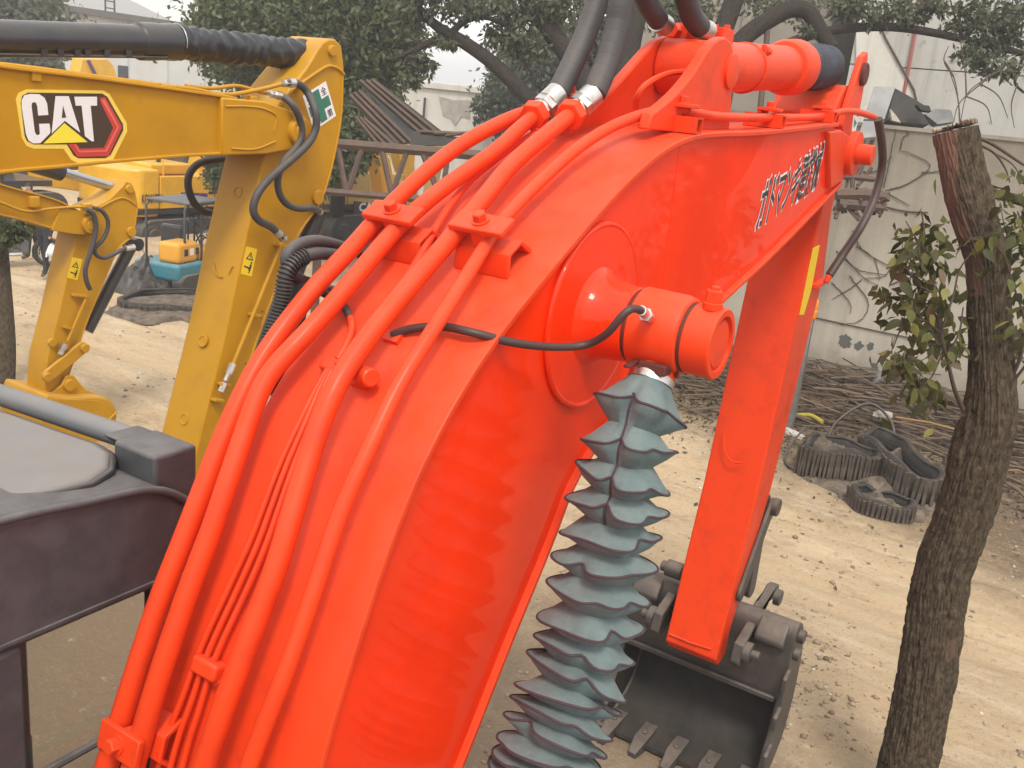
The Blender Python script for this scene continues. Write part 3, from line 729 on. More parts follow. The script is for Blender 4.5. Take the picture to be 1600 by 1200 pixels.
# ------------------------------------------------------------------ helpers for machines
def text_mesh(s, mat, name, parent, o, xd, zd, height, bold=0.0, shear=0.0, fit=None, thick=0.0015, nrm=None):
    """flat lettering as real mesh: o = lower-left corner, xd/zd unit directions, fit = total width"""
    cu = bpy.data.curves.new('lettering', 'FONT'); cu.body = s; cu.size = 1.0; cu.offset = bold; cu.shear = shear; cu.resolution_u = 3
    ob = bpy.data.objects.new('lettering', cu); COL.objects.link(ob)
    bpy.context.view_layer.update()
    me = bpy.data.meshes.new_from_object(ob.evaluated_get(bpy.context.evaluated_depsgraph_get()))
    bpy.data.objects.remove(ob)
    n = len(me.vertices); co = np.empty(n*3, np.float32); me.vertices.foreach_get('co', co); co = co.reshape(-1, 3)
    mn, mx = co.min(0), co.max(0)
    u = (co[:, 0]-mn[0])/(mx[0]-mn[0]); v = (co[:, 1]-mn[1])/(mx[1]-mn[1])
    w = fit if fit else height*(mx[0]-mn[0])/(mx[1]-mn[1])
    o = np.asarray(o, float); xd = np.asarray(xd, float); zd = np.asarray(zd, float)
    nn = np.cross(xd, zd) if nrm is None else np.asarray(nrm, float)
    P = o+u[:, None]*w*xd+v[:, None]*height*zd+nn*thick
    org = ORG.get(parent.name, np.zeros(3))
    me.vertices.foreach_set('co', (P-org).astype(np.float32).ravel()); me.update()
    me.name = name; me.materials.clear(); me.materials.append(mat)
    o_ = bpy.data.objects.new(name, me); COL.objects.link(o_); o_.parent = parent; ORG[o_.name] = org
    return o_

def hexbolt(mb, c, ax, r, h, washer=True):
    c = np.asarray(c, float); ax = np.asarray(ax, float)/np.linalg.norm(ax)
    if washer: mb.lathe(c, ax, [(0, r*1.3), (h*0.2, r*1.3)], 16, rel=False)
    mb.lathe(c+ax*h*0.2, ax, [(0, r), (h*0.7, r), (h*0.8, r*0.86)], 6, rel=False)
    return mb

# ------------------------------------------------------------------ the orange excavator
EX = thing('excavator', 'bright orange excavator with pipes over its curved boom and fabric bellows', 'excavator', (0.2, 0.32, 0))
BW = 0.64
topx = [(500, 1200), (560, 1000), (640, 770), (740, 580), (830, 460), (930, 340), (1000, 265), (1080, 212), (1200, 204), (1312, 192)]
botx = [(745, 1150), (800, 1010), (870, 840), (910, 740), (1008, 606), (1120, 485), (1210, 400), (1316, 290)]
TOPP = np.array([onY(x, y, 0.0)[[0, 2]] for x, y in topx]); BOTP = np.array([onY(x, y, 0.0)[[0, 2]] for x, y in botx])
TOPP = np.vstack([TOPP[0]+np.array([-.14, -.62]), TOPP]); BOTP = np.vstack([BOTP[0]+np.array([-.32, -.48]), BOTP])
TP = spline(TOPP, 90, 6); BP = spline(BOTP, 90, 3)
def offs(X, Z):
    A = TP[:-1]; D_ = TP[1:]-A; L2 = (D_**2).sum(1)
    q = np.array([X, Z])-A
    tt = np.clip((q*D_).sum(1)/L2, 0, 1)
    e = q-D_*tt[:, None]; d = np.hypot(e[:, 0], e[:, 1]); i = int(d.argmin())
    s = D_[i, 0]*q[i, 1]-D_[i, 1]*q[i, 0]
    return math.copysign(d[i], s), i, tt[i]
def sp(x, y, off):
    """the point at height off above the boom's top plate that is seen at pixel (x, y)"""
    lo, hi = -0.6, 1.6
    for _ in range(40):
        mid = (lo+hi)/2; P = onY(x, y, mid)
        if offs(P[0], P[2])[0] > off: lo = mid
        else: hi = mid
    return onY(x, y, (lo+hi)/2)
def frame(P):
    _, i, tt = offs(P[0], P[2]); d = TP[i+1]-TP[i]; d = d/np.linalg.norm(d)
    base = TP[i]*(1-tt)+TP[i+1]*tt
    return np.array([base[0], P[1], base[1]]), np.array([d[0], 0, d[1]]), np.array([-d[1], 0, d[0]])
YV = np.array([0, 1.0, 0])

def strip(mb, A, B, y0, y1, mi=0):
    """box section between curve A (upper) and B (lower), from y0 to y1"""
    n = len(A); vs = []
    for i in range(n): vs += [(A[i][0], y0, A[i][1]), (A[i][0], y1, A[i][1]), (B[i][0], y1, B[i][1]), (B[i][0], y0, B[i][1])]
    fs = [(4*i+k, 4*i+(k+1) % 4, 4*i+4+(k+1) % 4, 4*i+4+k) for i in range(n-1) for k in range(4)]
    fs += [(3, 2, 1, 0), (4*n-4, 4*n-3, 4*n-2, 4*n-1)]
    return mb.add(vs, fs, mi)
def normals2(Q):
    d = np.gradient(Q, axis=0); d /= np.linalg.norm(d, axis=1, keepdims=True)
    return np.stack([-d[:, 1], d[:, 0]], 1)
nT, nB = normals2(TP), normals2(BP)
BOOM = strip(MB(), TP-nT*0.022, BP+nB*0.022, 0.028, BW-0.028).build('boom', ORANGE_SIDE, EX, smooth=30)
strip(MB(), TP, TP-nT*0.022, 0.0, BW).build('boom_top_plate', ORANGE, BOOM, bevel=.004)
strip(MB(), BP+nB*0.022, BP, 0.0, BW).build('boom_bottom_plate', ORANGE, BOOM, bevel=.004)
# weld seams on the side plate
for xs, ya, yb in ((1062, 222, 540), (1150, 216, 455)):
    p, q = onY(xs, ya, .028), onY(xs-38, yb, .028)
    MB().tube([p, (p+q)/2, q], .0022, 6).build('weld_seam', ORANGE_SIDE, BOOM)
# boss of the boom cylinder
BX = onY(935, 495, 0.0)
bx = lambda y: np.array([BX[0], y, BX[2]])
MB().lathe(bx(.03), (0, -1, 0), [(0, .335), (.012, .335), (.020, .325), (.021, .18), (.03, .168), (.05, .155), (.085, .144), (.13, .138), (.178, .135), (.182, .131)], 64, rel=False).build('cylinder_boss', ORANGE_SIDE, BOOM, smooth=30)
MB().tube([bx(.017)+np.array([.332*math.cos(a), 0, .332*math.sin(a)]) for a in np.linspace(0, 2*math.pi, 73)[:-1]], .011, 8, closed=True).build('weld_ring', ORANGE_SIDE, BOOM)
BCYL = MB().lathe(bx(-.165), (0, -1, 0), [(0, .128), (.005, .139), (.010, .143), (.16, .141), (.184, .134), (.190, .126)], 48, rel=False).build('boom_cylinder', ORANGE, EX, smooth=30)
MB().lathe(bx(-.155), (0, -1, 0), [(0, .130), (.012, .130)], 40, rel=False).build('seal_ring', SEALM, BCYL)
MB().lathe(bx(-.354), (0, -1, 0), [(0, .121), (.014, .121)], 40, rel=False).build('seal_ring', SEALM, BCYL)
cap = MB().lathe(bx(-.367), (0, -1, 0), [(0, .120), (.004, .123), (.098, .123), (.104, .119), (.104, .097), (.086, .095), (.086, .084), (.097, .080), (.097, 0.004)], 48, rel=False).build('pin_cap', ORANGE, BCYL, smooth=30)
bp_ = bx(-.425)+np.array([-.02, 0, .125])
mb = MB(); mb.lathe(bp_-np.array([0, 0, .01]), (0, 0, 1), [(0, .034), (.022, .034), (.024, .030)], 20, rel=False); mb.lathe(bp_+np.array([0, 0, .014]), (0, 0, 1), [(0, .030), (.038, .030), (.042, .026)], 6, rel=False)
mb.lathe(bp_+np.array([0, 0, .055]), (0, 0, 1), [(0, .016), (.012, .015), (.016, .008)], 12, rel=False)
mb.build('cap_bolt', ORANGE, BCYL, smooth=25)
# rod neck, hose clip and the fabric bellows
YC = -.27
q0 = np.array([BX[0]-.02, YC, BX[2]-.10]); q1 = onY(850, 1200, YC); q2 = q1+(q1-onY(905, 980, YC))*0.9
axis_ctrl = [q0, onY(1018, 592, YC), onY(985, 690, YC), onY(962, 800, YC), onY(935, 920, YC), onY(905, 1040, YC), q1, q2]
AX = spline(axis_ctrl, 200, 6)
MB().tube([AX[0], AX[6], AX[13]], .075, 24).build('rod_neck', ORANGE, BCYL)
mb = MB(); mb.obox(AX[6]+np.array([-.05, -.02, .03]), (.03, 0, 0), (0, .05, 0), (0, 0, .018)); mb.obox(AX[6]+np.array([-.085, .05, .035]), (.045, 0, .004), (0, .012, 0), (0, 0, .006))
mb.obox(AX[6]+np.array([.02, -.075, .02]), (.03, .012, 0), (0, .006, 0), (0, 0, .022)); mb.build('retaining_clip', SEALM, BCYL, bevel=.004)
# pleats
arc = np.r_[0, np.cumsum(np.linalg.norm(np.diff(AX, axis=0), axis=1))]
def axp(s):
    s = np.clip(s, 0, arc[-1]); i = min(max(np.searchsorted(arc, s)-1, 0), len(AX)-2); u = (s-arc[i])/(arc[i+1]-arc[i])
    d = AX[i+1]-AX[i]; return AX[i]*(1-u)+AX[i+1]*u, d/np.linalg.norm(d)
NS = 72
def ring(s, Rr, sq, tw, notches, tilt, sag):
    """one closed ring around the bellows' axis; sq: 0 round .. 1 square; notches: (angle, depth, width)"""
    c, d = axp(s)
    e1 = np.cross(d, YV); e1 /= np.linalg.norm(e1); e2 = np.cross(d, e1)
    out = []
    for k in range(NS):
        a = 2*math.pi*k/NS; b = a-tw
        ex = 2+3.0*sq
        rr = Rr/((abs(math.cos(b))**ex+abs(math.sin(b))**ex)**(1/ex))*(1-.06*sq)
        dz = 0
        for na, nd, nw in notches:
            q = math.atan2(math.sin(a-na), math.cos(a-na))/nw
            g = math.exp(-q*q); rr *= 1-nd*g; dz += -.55*nd*Rr*g
        dz += tilt*math.cos(a-1.1)*Rr+sag*math.sin(3*a+tw*5)
        out.append(c+d*dz+rr*(math.cos(a)*e1+math.sin(a)*e2))
    return np.array(out)
# s positions of the rims
def s_at(px_y):
    best = min(range(len(AX)), key=lambda i: abs(600-FPX*((AX[i]-CAM) @ Up)/((AX[i]-CAM) @ Fw)-px_y)); return arc[best]
rim_y = [640, 694, 745, 790, 835, 878, 925, 972, 1015, 1055, 1090, 1122, 1150, 1175, 1196, 1215, 1232, 1248, 1264]
rims = [s_at(y) for y in rim_y]
vs, fs, piping = [], [], MB()
s_top = s_at(602)
prof = []
rb = random.Random(11)
prev_s = s_top
rings = [ring(s_top-.035, .074, 0, 0, [], 0, 0), ring(s_top, .078, .1, .3, [], 0, 0)]
# camera-facing direction as a ring angle
c_, d_ = axp(rims[4]); e1 = np.cross(d_, YV); e1 /= np.linalg.norm(e1); e2 = np.cross(d_, e1); tv = CAM-c_
acam = math.atan2(tv @ e2, tv @ e1)
pcol = []
for i, s in enumerate(rims):
    f = i/len(rims)
    Rr = .148+.045*min(f*1.6, 1)+rb.uniform(-.008, .008)
    sq = max(0, 1-f*1.6)*0.62+.03
    tw = acam+.62+rb.uniform(-.12, .12)
    if i < 4: nt_ = [(acam+.30+rb.uniform(-.06, .06), .34-.03*i, .17), (acam-.75+rb.uniform(-.2, .2), .12, .22), (acam+2.2, .2, .3)]
    else: nt_ = [(acam+rb.choice([-.95, -.7, -.35, .1, .45, .8])+rb.uniform(-.15, .15), rb.uniform(.10, .26), rb.uniform(.15, .24)), (acam+rb.uniform(-1.6, 1.6), rb.uniform(.0, .12), .2), (acam+2.4+rb.uniform(-.5, .5), .22, .3)]
    if i > 12: nt_ = [(a_, d_2*.4, w_) for a_, d_2, w_ in nt_]
    tilt = rb.uniform(-.13, .13)*(1 if i < 13 else .5); sag = rb.uniform(-.009, .009)
    gap = (rims[i+1]-s) if i+1 < len(rims) else .03
    up_gap = s-prev_s
    val_r = .085+.035*min(f*1.5, 1)
    top_r = ring(s-.24*up_gap, val_r+(Rr-val_r)*.60, sq*.7, tw, [(a_, d_2*.45, w_*1.3) for a_, d_2, w_ in nt_], tilt*.5, 0)
    rim = ring(s, Rr, sq, tw, nt_, tilt, sag)
    rim2 = ring(s+.004, Rr, sq, tw, nt_, tilt, sag)
    low_r = ring(s+.24*gap, val_r+(Rr-val_r)*.60, sq*.7, tw, [(a_, d_2*.6, w_*1.2) for a_, d_2, w_ in nt_], tilt*.6, 0)
    val = ring(s+.52*gap, val_r, sq*.4, tw, [(a_, d_2*.2, w_) for a_, d_2, w_ in nt_], tilt*.3, 0)
    rings += [top_r, rim, rim2, low_r, val]
    piping.tube(np.roll(rim, 0, 0)+np.array([0, 0, -.001]), .0048, 6, closed=True)
    if i < 4:     # stitched seam running down the notch
        kk = int(round((nt_[0][0] % (2*math.pi))/(2*math.pi)*NS)) % NS
        pcol += [top_r[kk], rim[kk], low_r[kk], val[kk]]
    prev_s = s+.52*gap
n = len(rings); Vb = np.vstack(rings)
Fb = np.array([(i*NS+k, i*NS+(k+1) % NS, (i+1)*NS+(k+1) % NS, (i+1)*NS+k) for i in range(n-1) for k in range(NS)])
o = raw_mesh('bellows', Vb, Fb, FABRIC, BCYL, smooth=True); o.data.set_sharp_from_angle(angle=R(62))
if len(pcol) > 3: piping.tube(spline(pcol, 40, 0), .006, 6)
piping.build('bellows_trim', PIPING, BCYL)
cb = MB(); rg = [ring(s_top-.030, .0795, 0, 0, [], 0, 0), ring(s_top-.030, .082, 0, 0, [], 0, 0), ring(s_top-.006, .082, 0, 0, [], 0, 0), ring(s_top-.006, .0795, 0, 0, [], 0, 0)]
cb.add(np.vstack(rg), [(i*NS+k, i*NS+(k+1) % NS, (i+1)*NS+(k+1) % NS, (i+1)*NS+k) for i in range(3) for k in range(NS)]); cb.build('hose_band', CHROME, BCYL)
# cylinder barrel below the frame
e_, dd_ = axp(arc[-1]); MB().cyl(e_, e_+dd_*.5, .10).build('barrel', ORANGE, BCYL)

# arm cylinder on top of the boom, its two lugs
YL = .285
pinA = np.array([onY(1135, 112, .13)[0]-.03, YL, onY(1135, 112, .13)[2]])
endA = onY(1345, 104, YL); endA = np.array([6.50, YL, pinA[2]+(endA[2]-pinA[2])*(6.50-pinA[0])/(endA[0]-pinA[0])])
ACYL = MB().cyl(pinA+np.array([-.05, 0, 0]), pinA+(endA-pinA)*.60, .118, seg=36).build('arm_cylinder', ORANGE, EX, smooth=40)
aax = (endA-pinA)/np.linalg.norm(endA-pinA); LA = np.linalg.norm(endA-pinA)
MB().cyl(pinA+np.array([0, -.13, 0]), pinA+np.array([0, .13, 0]), .125, seg=28).build('cylinder_eye', ORANGE, ACYL, bevel=.006)
g = lambda t: pinA+aax*LA*t
MB().lathe(g(.585), aax*LA, [(0, .120), (.004, .140), (.02, .152), (.085, .155), (.10, .150), (.108, .135)], 40).build('gland_head', ORANGE, ACYL, smooth=35)
wp = [(0.69+.024*k, .118+.018*(k % 2)+.004*math.sin(k*2.1)) for k in range(13)]
MB().lathe(pinA, aax*LA, [(.685, .10)]+wp+[(.99, .09)], 28).build('rod_wrap', WRAPM, ACYL, smooth=60)
MB().cyl(g(.6), g(1.03), .05).build('rod', ROD, ACYL)
tt = .30
cc = g(tt); u1 = np.cross(aax, YV); u1 /= np.linalg.norm(u1)
MB().tube([cc+.121*(math.cos(a)*u1+math.sin(a)*YV) for a in np.linspace(0, 2*math.pi, 41)[:-1]], .006, 6, closed=True).build('band', ORANGE, ACYL)
mb = MB(); cb2 = cc+.118*(u1*(-.75 if u1[2] < 0 else .75)+(-.66)*YV)
mb.obox(cb2+np.array([.05, -.01, .015]), (.05, 0, .003), (0, .006, 0), (0, 0, .009)); mb.obox(cb2+np.array([.06, -.015, -.02]), (.035, 0, 0), (0, .006, 0), (0, 0, .007)); mb.obox(cb2+np.array([.02, -.01, 0]), (.008, 0, 0), (0, .012, 0), (0, 0, .03)); hexbolt(mb, cb2+np.array([.06, -.02, 0]), (0, -1, 0), .016, .02)
mb.build('band_clip', ORANGE, ACYL, bevel=.002)
# lugs
lugx = [(1020, 178), (1052, 152), (1082, 118), (1106, 80), (1120, 63), (1134, 58), (1145, 72), (1147, 110), (1142, 195)]
lp0 = [onY(x, y, .10)[[0, 2]] for x, y in lugx]
low = spline(lp0[:6], 20, 1)
lpoly = [tuple(low[0]-np.array([.02, .06]))]+[tuple(q) for q in low]+[tuple(q) for q in spline(lp0[5:8], 8, 0)[1:]]+[tuple(lp0[8]+np.array([.0, -.05]))]
l1 = MB().prismY(lpoly, .10, .15).build('cylinder_lug', ORANGE, EX, bevel=.008)
# the far lug reaches further back along the boom
lp2 = [onY(x, y, .42)[[0, 2]] for x, y in ((895, 194), (930, 168), (968, 130), (1003, 90), (1028, 64), (1045, 58), (1056, 68), (1062, 105), (1062, 195))]
low = spline(lp2[:6], 24, 1)
lpoly2 = [tuple(low[0]-np.array([.02, .06]))]+[tuple(q) for q in low]+[tuple(q) for q in spline(lp2[5:8], 8, 0)[1:]]+[tuple(lp2[8]+np.array([0, -.05]))]
l2 = MB().prismY(lpoly2, .42, .47).build('cylinder_lug', ORANGE, EX, bevel=.008)
MB().lathe(np.array([pinA[0], .101, pinA[2]]), (0, -1, 0), [(0, .075), (.014, .075), (.016, .07)], 28, rel=False).build('pin', ORANGE, l1)
MB().lathe(np.array([pinA[0], .469, pinA[2]]), (0, 1, 0), [(0, .075), (.05, .075)], 28, rel=False).build('pin', ORANGE, l2)
# grease line over the lug
mb = MB(); mb.tube(spline([onY(993, 168, .30), onY(996, 150, .28), onY(1010, 132, .26), onY(1040, 116, .24), onY(1072, 112, .22)], 24), .013, 8); mb.lathe(onY(1072, 112, .22), (1, 0, 0), [(-.02, .018), (.03, .018)], 10, rel=False)
mb.build('grease_line', ORANGE, EX)
# port blocks on the cylinder
for (px, py, yy) in ((1118, 52, .30), (1062, 50, .42)):
    c = onY(px, py, yy); mb = MB(); mb.obox(c+np.array([.03, 0, -.03]), (.07, 0, 0), (0, .055, 0), (0, 0, .055)); mb.cyl(c+np.array([-.05, 0, 0]), c+np.array([-.10, 0, .0]), .035, seg=6)
    hexbolt(mb, c+np.array([.06, -.03, .025]), (0, 0, 1), .016, .02); hexbolt(mb, c+np.array([.06, .03, .025]), (0, 0, 1), .016, .02)
    mb.cyl(c+np.array([.03, 0, -.03]), c+np.array([.03, 0, -.16]), .05, seg=16)
    mb.build('port_block', ORANGE, ACYL, bevel=.005)

# boom end fork, pin
ex = onY(1334, 241, -.02); EPX, EPZ = 6.28, ex[2]
def disc_y(mb, x, z, y0, y1, r, seg=36): return mb.lathe((x, y0, z), (0, 1 if y1 > y0 else -1, 0), [(0, r), (abs(y1-y0)-.006, r), (abs(y1-y0), r-.006)], seg, rel=False)
mb = MB(); fp = [tuple(onY(x, y, .0)[[0, 2]]) for x, y in [(1296, 206), (1314, 203), (1330, 215), (1338, 240), (1334, 262), (1314, 284), (1297, 296)]]
mb.prismY(fp, -.004, .06); mb.build('boom_fork', ORANGE, BOOM, bevel=.01)
mb = MB(); fp2 = [(x, z) for x, z in fp]; mb.prismY(fp2, BW-.06, BW+.004); mb.build('boom_fork', ORANGE, BOOM, bevel=.01)
pe = onY(1336, 240, -.03)
mb = MB(); disc_y(mb, pe[0], pe[2], .0, -.045, .135); mb.build('fork_boss', ORANGE, BOOM)
mb = MB(); disc_y(mb, pe[0], pe[2], -.04, -.14, .062); mb.build('fork_pin', ORANGE, BOOM)
PIV = np.array([pe[0], YL, pe[2]])

# stick
rear = [onY(x, y, .5)[[0, 2]] for x, y in [(1176, 434), (1099, 760), (1042, 1000)]]
rear_r = [onY(x, y, .12)[[0, 2]] for x, y in [(1265, 380), (1185, 760), (1118, 1025)]]
re = [(a+b)/2 for a, b in zip(rear, rear_r)]
dz = (re[0]-re[2])/np.linalg.norm(re[0]-re[2])
poly = [tuple(re[2]+np.array([.0, -.02])), tuple(re[1]), tuple(re[0]), tuple(re[0]+dz*.45), (PIV[0]-.10, PIV[2]+.22), (PIV[0]+.0, PIV[2]+.34), (PIV[0]+.10, PIV[2]+.40), (PIV[0]+.24, PIV[2]+.40), (PIV[0]+.31, PIV[2]+.34), (PIV[0]+.34, PIV[2]+.1), (PIV[0]+.32, PIV[2]-.4),
        tuple(re[0]+np.array([.44, -.1])), tuple(re[1]+np.array([.34, -.05])), tuple(re[2]+np.array([.22, .12])), tuple(re[2]+np.array([.20, -.06])), tuple(re[2]+np.array([.08, -.10]))]
STICK = MB().prismY(poly, .12, .50).build('stick', ORANGE, EX, bevel=.012)
# lug plates at the head of the stick
for (y0, y1) in ((.075, .115), (.505, .545)):
    lp = [(PIV[0]-.02, PIV[2]+.16), (PIV[0]+.08, PIV[2]+.38), (PIV[0]+.17, PIV[2]+.58), (PIV[0]+.27, PIV[2]+.62), (PIV[0]+.34, PIV[2]+.52), (PIV[0]+.36, PIV[2]+.1), (PIV[0]+.10, PIV[2]+.05)]
    MB().prismY(lp, y0, y1).build('head_plate', ORANGE, STICK, bevel=.008)
mb = MB(); a0 = np.array([PIV[0]+.24, 0, PIV[2]+.48]); disc_y(mb, a0[0], a0[2], .08, .05, .07); mb.build('head_pin', SEALM, STICK)
# shaped plate on the rear face, weld curve, lower edge lip
rf = lambda x, y: onY(x, y, np.interp(y, [380, 1030], [.31, .31]))
def on_rear(x, y):
    """point of the stick's rear face seen at pixel (x, y)"""
    a, b = np.array([re[2][0], 0, re[2][1]]), np.array([re[0][0], 0, re[0][1]])
    nn = np.cross(b-a, YV); v = ray(x, y); return CAM+v*(((a-CAM) @ nn)/(v @ nn))
off_r = np.array([-.006, 0, .001])
MB().tube(spline([on_rear(1133, 670)+off_r, on_rear(1131, 690)+off_r, on_rear(1135, 710)+off_r, on_rear(1146, 722)+off_r, on_rear(1160, 722)+off_r], 20), .006, 6).build('weld_curve', ORANGE, STICK)
MB().tube([on_rear(1046, 990)+off_r, on_rear(1080, 1004)+off_r, on_rear(1112, 1014)+off_r], .008, 6).build('edge_lip', ORANGE, STICK)
sm = [onY(x, y, .1145) for x, y in [(1271, 388), (1281, 383), (1268, 452), (1256, 492), (1250, 492)]]
MB().prismY([(q[0], q[2]) for q in sm], .1145, .1195).build('yellow_decal', STICKY, STICK, smooth=0)
sm = [onY(x, y, .072) for x, y in [(1334, 178), (1342, 184), (1338, 200), (1335, 214), (1331, 205)]]
MB().prismY([(q[0], q[2]) for q in sm], .0715, .0745).build('white_decal', WHITE, STICK, smooth=0)
sm = [onY(x, y, .071) for x, y in [(1335, 186), (1339, 192), (1334, 200)]]
MB().prismY([(q[0], q[2]) for q in sm], .0702, .0714).build('blue_mark', BLUE, STICK, smooth=0)
# hose from the boom end down the stick
mb = MB(); hp = [onY(1372, 186, -.02), onY(1378, 225, -.05), onY(1378, 262, -.06), onY(1366, 310, -.06), onY(1345, 355, -.04), onY(1318, 396, 0.02), onY(1296, 430, .06)]
mb.tube(spline(hp, 50), .028, 10); mb.build('stick_hose', CABLE, EX)
mb = MB(); c = hp[-1]; mb.obox(c+np.array([-.05, .05, -.06]), (.12, 0, .01), (0, .03, 0), (0, 0, .015)); mb.cyl(c, c+np.array([-.02, .01, -.05]), .022, seg=8); mb.build('hose_bracket', ORANGE, STICK, bevel=.004)
# bucket cylinder along the front of the stick
rp = onY(1195, 785, .31); rtop = np.array([PIV[0]+.55, .31, PIV[2]-.55]); rp = np.array([re[1][0]+.62, .31, rp[2]+.15])
KC = MB().cyl(rtop, rtop+(rp-rtop)*.55, .09, seg=24).build('bucket_cylinder', ORANGE, EX)
MB().cyl(rtop+(rp-rtop)*.5, rp, .045, seg=20).build('rod', ROD, KC)

# linkage and bucket
PB = np.array([re[2][0]+.10, .31, onY(1151, 1011, .03)[2]-.0])
def barlink(mb, p, q, r, y0, y1):
    """flat link plate with round ends between p and q (x, z)"""
    p = np.array(p); q = np.array(q); d = q-p; a0 = math.atan2(d[1], d[0])
    pts = [tuple(p+r*np.array([math.cos(a), math.sin(a)])) for a in np.linspace(a0+math.pi/2, a0+3*math.pi/2, 9)]
    pts += [tuple(q+r*np.array([math.cos(a), math.sin(a)])) for a in np.linspace(a0-math.pi/2, a0+math.pi/2, 9)]
    return mb.prismY(pts, y0, y1)
top_pin = onY(1195, 787, .155); low_pin = onY(1172, 918, .155); gl = onY(1055, 890, .56)
LK = barlink(MB(), top_pin[[0, 2]], low_pin[[0, 2]], .075, .135, .18).build('bucket_link', STEELD, EX, bevel=.008)
barlink(MB(), top_pin[[0, 2]], low_pin[[0, 2]], .075, .44, .485).build('bucket_link', STEELD, EX, bevel=.008)
gp = onY(1054, 890, .60)[[0, 2]]
for (y0, y1) in ((.088, .118), (.503, .533)):
    barlink(MB(), top_pin[[0, 2]], gp, .06, y0, y1).build('guide_link', STEELD, EX, bevel=.008)
mb = MB(); disc_y(mb, gp[0], gp[1], .535, .66, .062); disc_y(mb, gp[0], gp[1], .66, .70, .04); mb.build('link_pin', STEELD, LK)
mb = MB(); disc_y(mb, top_pin[0], top_pin[2], .088, .05, .065); mb.build('link_pin', STEELD, LK)
mb = MB(); disc_y(mb, low_pin[0], low_pin[2], -.035, -.08, .06); mb.build('link_pin', STEELD, LK)
yl, yr = .92, -.29
xo, zo = PB[0], PB[2]
sec = [(xo+.17, zo-.36), (xo+.16, zo-.02), (xo+.17, zo+.16), (xo+.22, zo+.225), (xo+.34, zo+.18), (xo+.47, zo+.0), (xo+.54, zo-.27), (xo+.53, zo-.56), (xo+.42, zo-.82), (xo+.2, zo-.95), (xo-.10, zo-1.0)]
outer = spline(sec, 46, 1)
nn_ = normals2(outer)
mb = MB(); strip(mb, outer, outer-nn_*.028, yr+.012, yl-.012)
BK = mb.build('bucket', [STEELD], EX, smooth=40)
inn = outer-nn_*.0285
mb = MB(); strip(mb, inn[4:], inn[4:]-nn_[4:]*.004, yr+.045, yl-.045); mb.build('inner_shade', INNERSHADE, BK)  # thin dark sheet standing in for shade inside the bucket
spoly = [tuple(p) for p in outer]+[(xo-.04, zo-.93), (xo+.10, zo-.62)]
for (y0, y1) in ((yr-.02, yr+.02), (yl-.02, yl+.02)):
    sp_ = MB().prismY(spoly, y0, y1).build('side_plate', STEELD, BK, bevel=.006)
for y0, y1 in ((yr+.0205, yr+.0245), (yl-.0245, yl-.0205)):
    MB().prismY([(xo+(p[0]-xo)*.97+.01, zo-.3+(p[1]-zo+.3)*.95) for p in spoly], y0, y1).build('side_shade', INNERSHADE, BK)  # painted shade again, one sheet on each inner side
# front frame of the hinge plate, torsion roll, rib
MB().box((xo+.125, yr+.03, zo-.37), (xo+.155, yl-.03, zo-.33)).build('hinge_lip', STEELD, BK, bevel=.008)
for (ya, yb) in ((yr+.03, -.05), (.68, yl-.03)):
    mb = MB(); mb.prismY([(xo+.155, zo+.02), (xo+.10, zo+.055), (xo+.09, zo+.09), (xo+.13, zo+.16), (xo+.21, zo+.215), (xo+.22, zo+.10)], ya, yb)
    mb.build('torsion_roll', STEELD, BK, bevel=.02, seg=3)
for yy in (.0, .60):
    mb = MB(); mb.prismY([(xo-.085, zo-.06), (xo-.06, zo-.095), (xo+.02, zo-.11), (xo+.08, zo-.08), (xo+.16, zo-.06), (xo+.3, zo+.22), (low_pin[0]+.08, low_pin[2]-.02), (low_pin[0]+.07, low_pin[2]+.07), (low_pin[0]-.03, low_pin[2]+.09), (xo+.12, zo+.12), (xo-.05, zo+.07)], yy-.035, yy+.035)
    mb.build('bucket_ear', STEELD, BK, bevel=.01)
    mb = MB(); s_ = -1 if yy < .3 else 1
    disc_y(mb, xo, zo, yy+s_*.035, yy+s_*.085, .075); disc_y(mb, xo, zo, yy+s_*.085, yy+s_*.14, .035); mb.build('bucket_pin', STEELD, BK)
for k in range(5):
    yc = yr+.10+(yl-yr-.20)*k/4
    mb = MB()
    vsx = []
    for (x, hw, z0, z1) in ((xo+.12, .052, zo-1.02, zo-.93), (xo-.08, .052, zo-1.03, zo-.93), (xo-.23, .030, zo-1.04, zo-.98)):
        vsx += [(x, yc-hw, z0), (x, yc+hw, z0), (x, yc+hw, z1), (x, yc-hw, z1)]
    mb.add(vsx, [(0, 1, 2, 3), (11, 10, 9, 8)]+[(4*i+j, 4*i+(j+1) % 4, 4*i+4+(j+1) % 4, 4*i+4+j) for i in range(2) for j in range(4)])
    mb.cyl((xo-.02, yc, zo-.93), (xo-.02, yc, zo-.915), .02, seg=10)
    mb.build('tooth', STEELD, BK, bevel=.006)
for k in range(3):
    zc = zo-.15-.27*k
    mb = MB(); mb.prismY([(xo+.12-.05*k, zc+.08), (xo+.03-.06*k, zc+.04), (xo+.03-.06*k, zc-.06), (xo+.12-.05*k, zc-.09)], yr-.05, yr-.02); mb.build('side_cutter', STEELD, BK, bevel=.008)
mb = MB(); disc_y(mb, xo+.30, zo+.10, yr-.02, yr-.06, .05); disc_y(mb, xo+.26, zo-.02, yr-.02, yr-.06, .045); mb.build('side_boss', STEELD, BK)

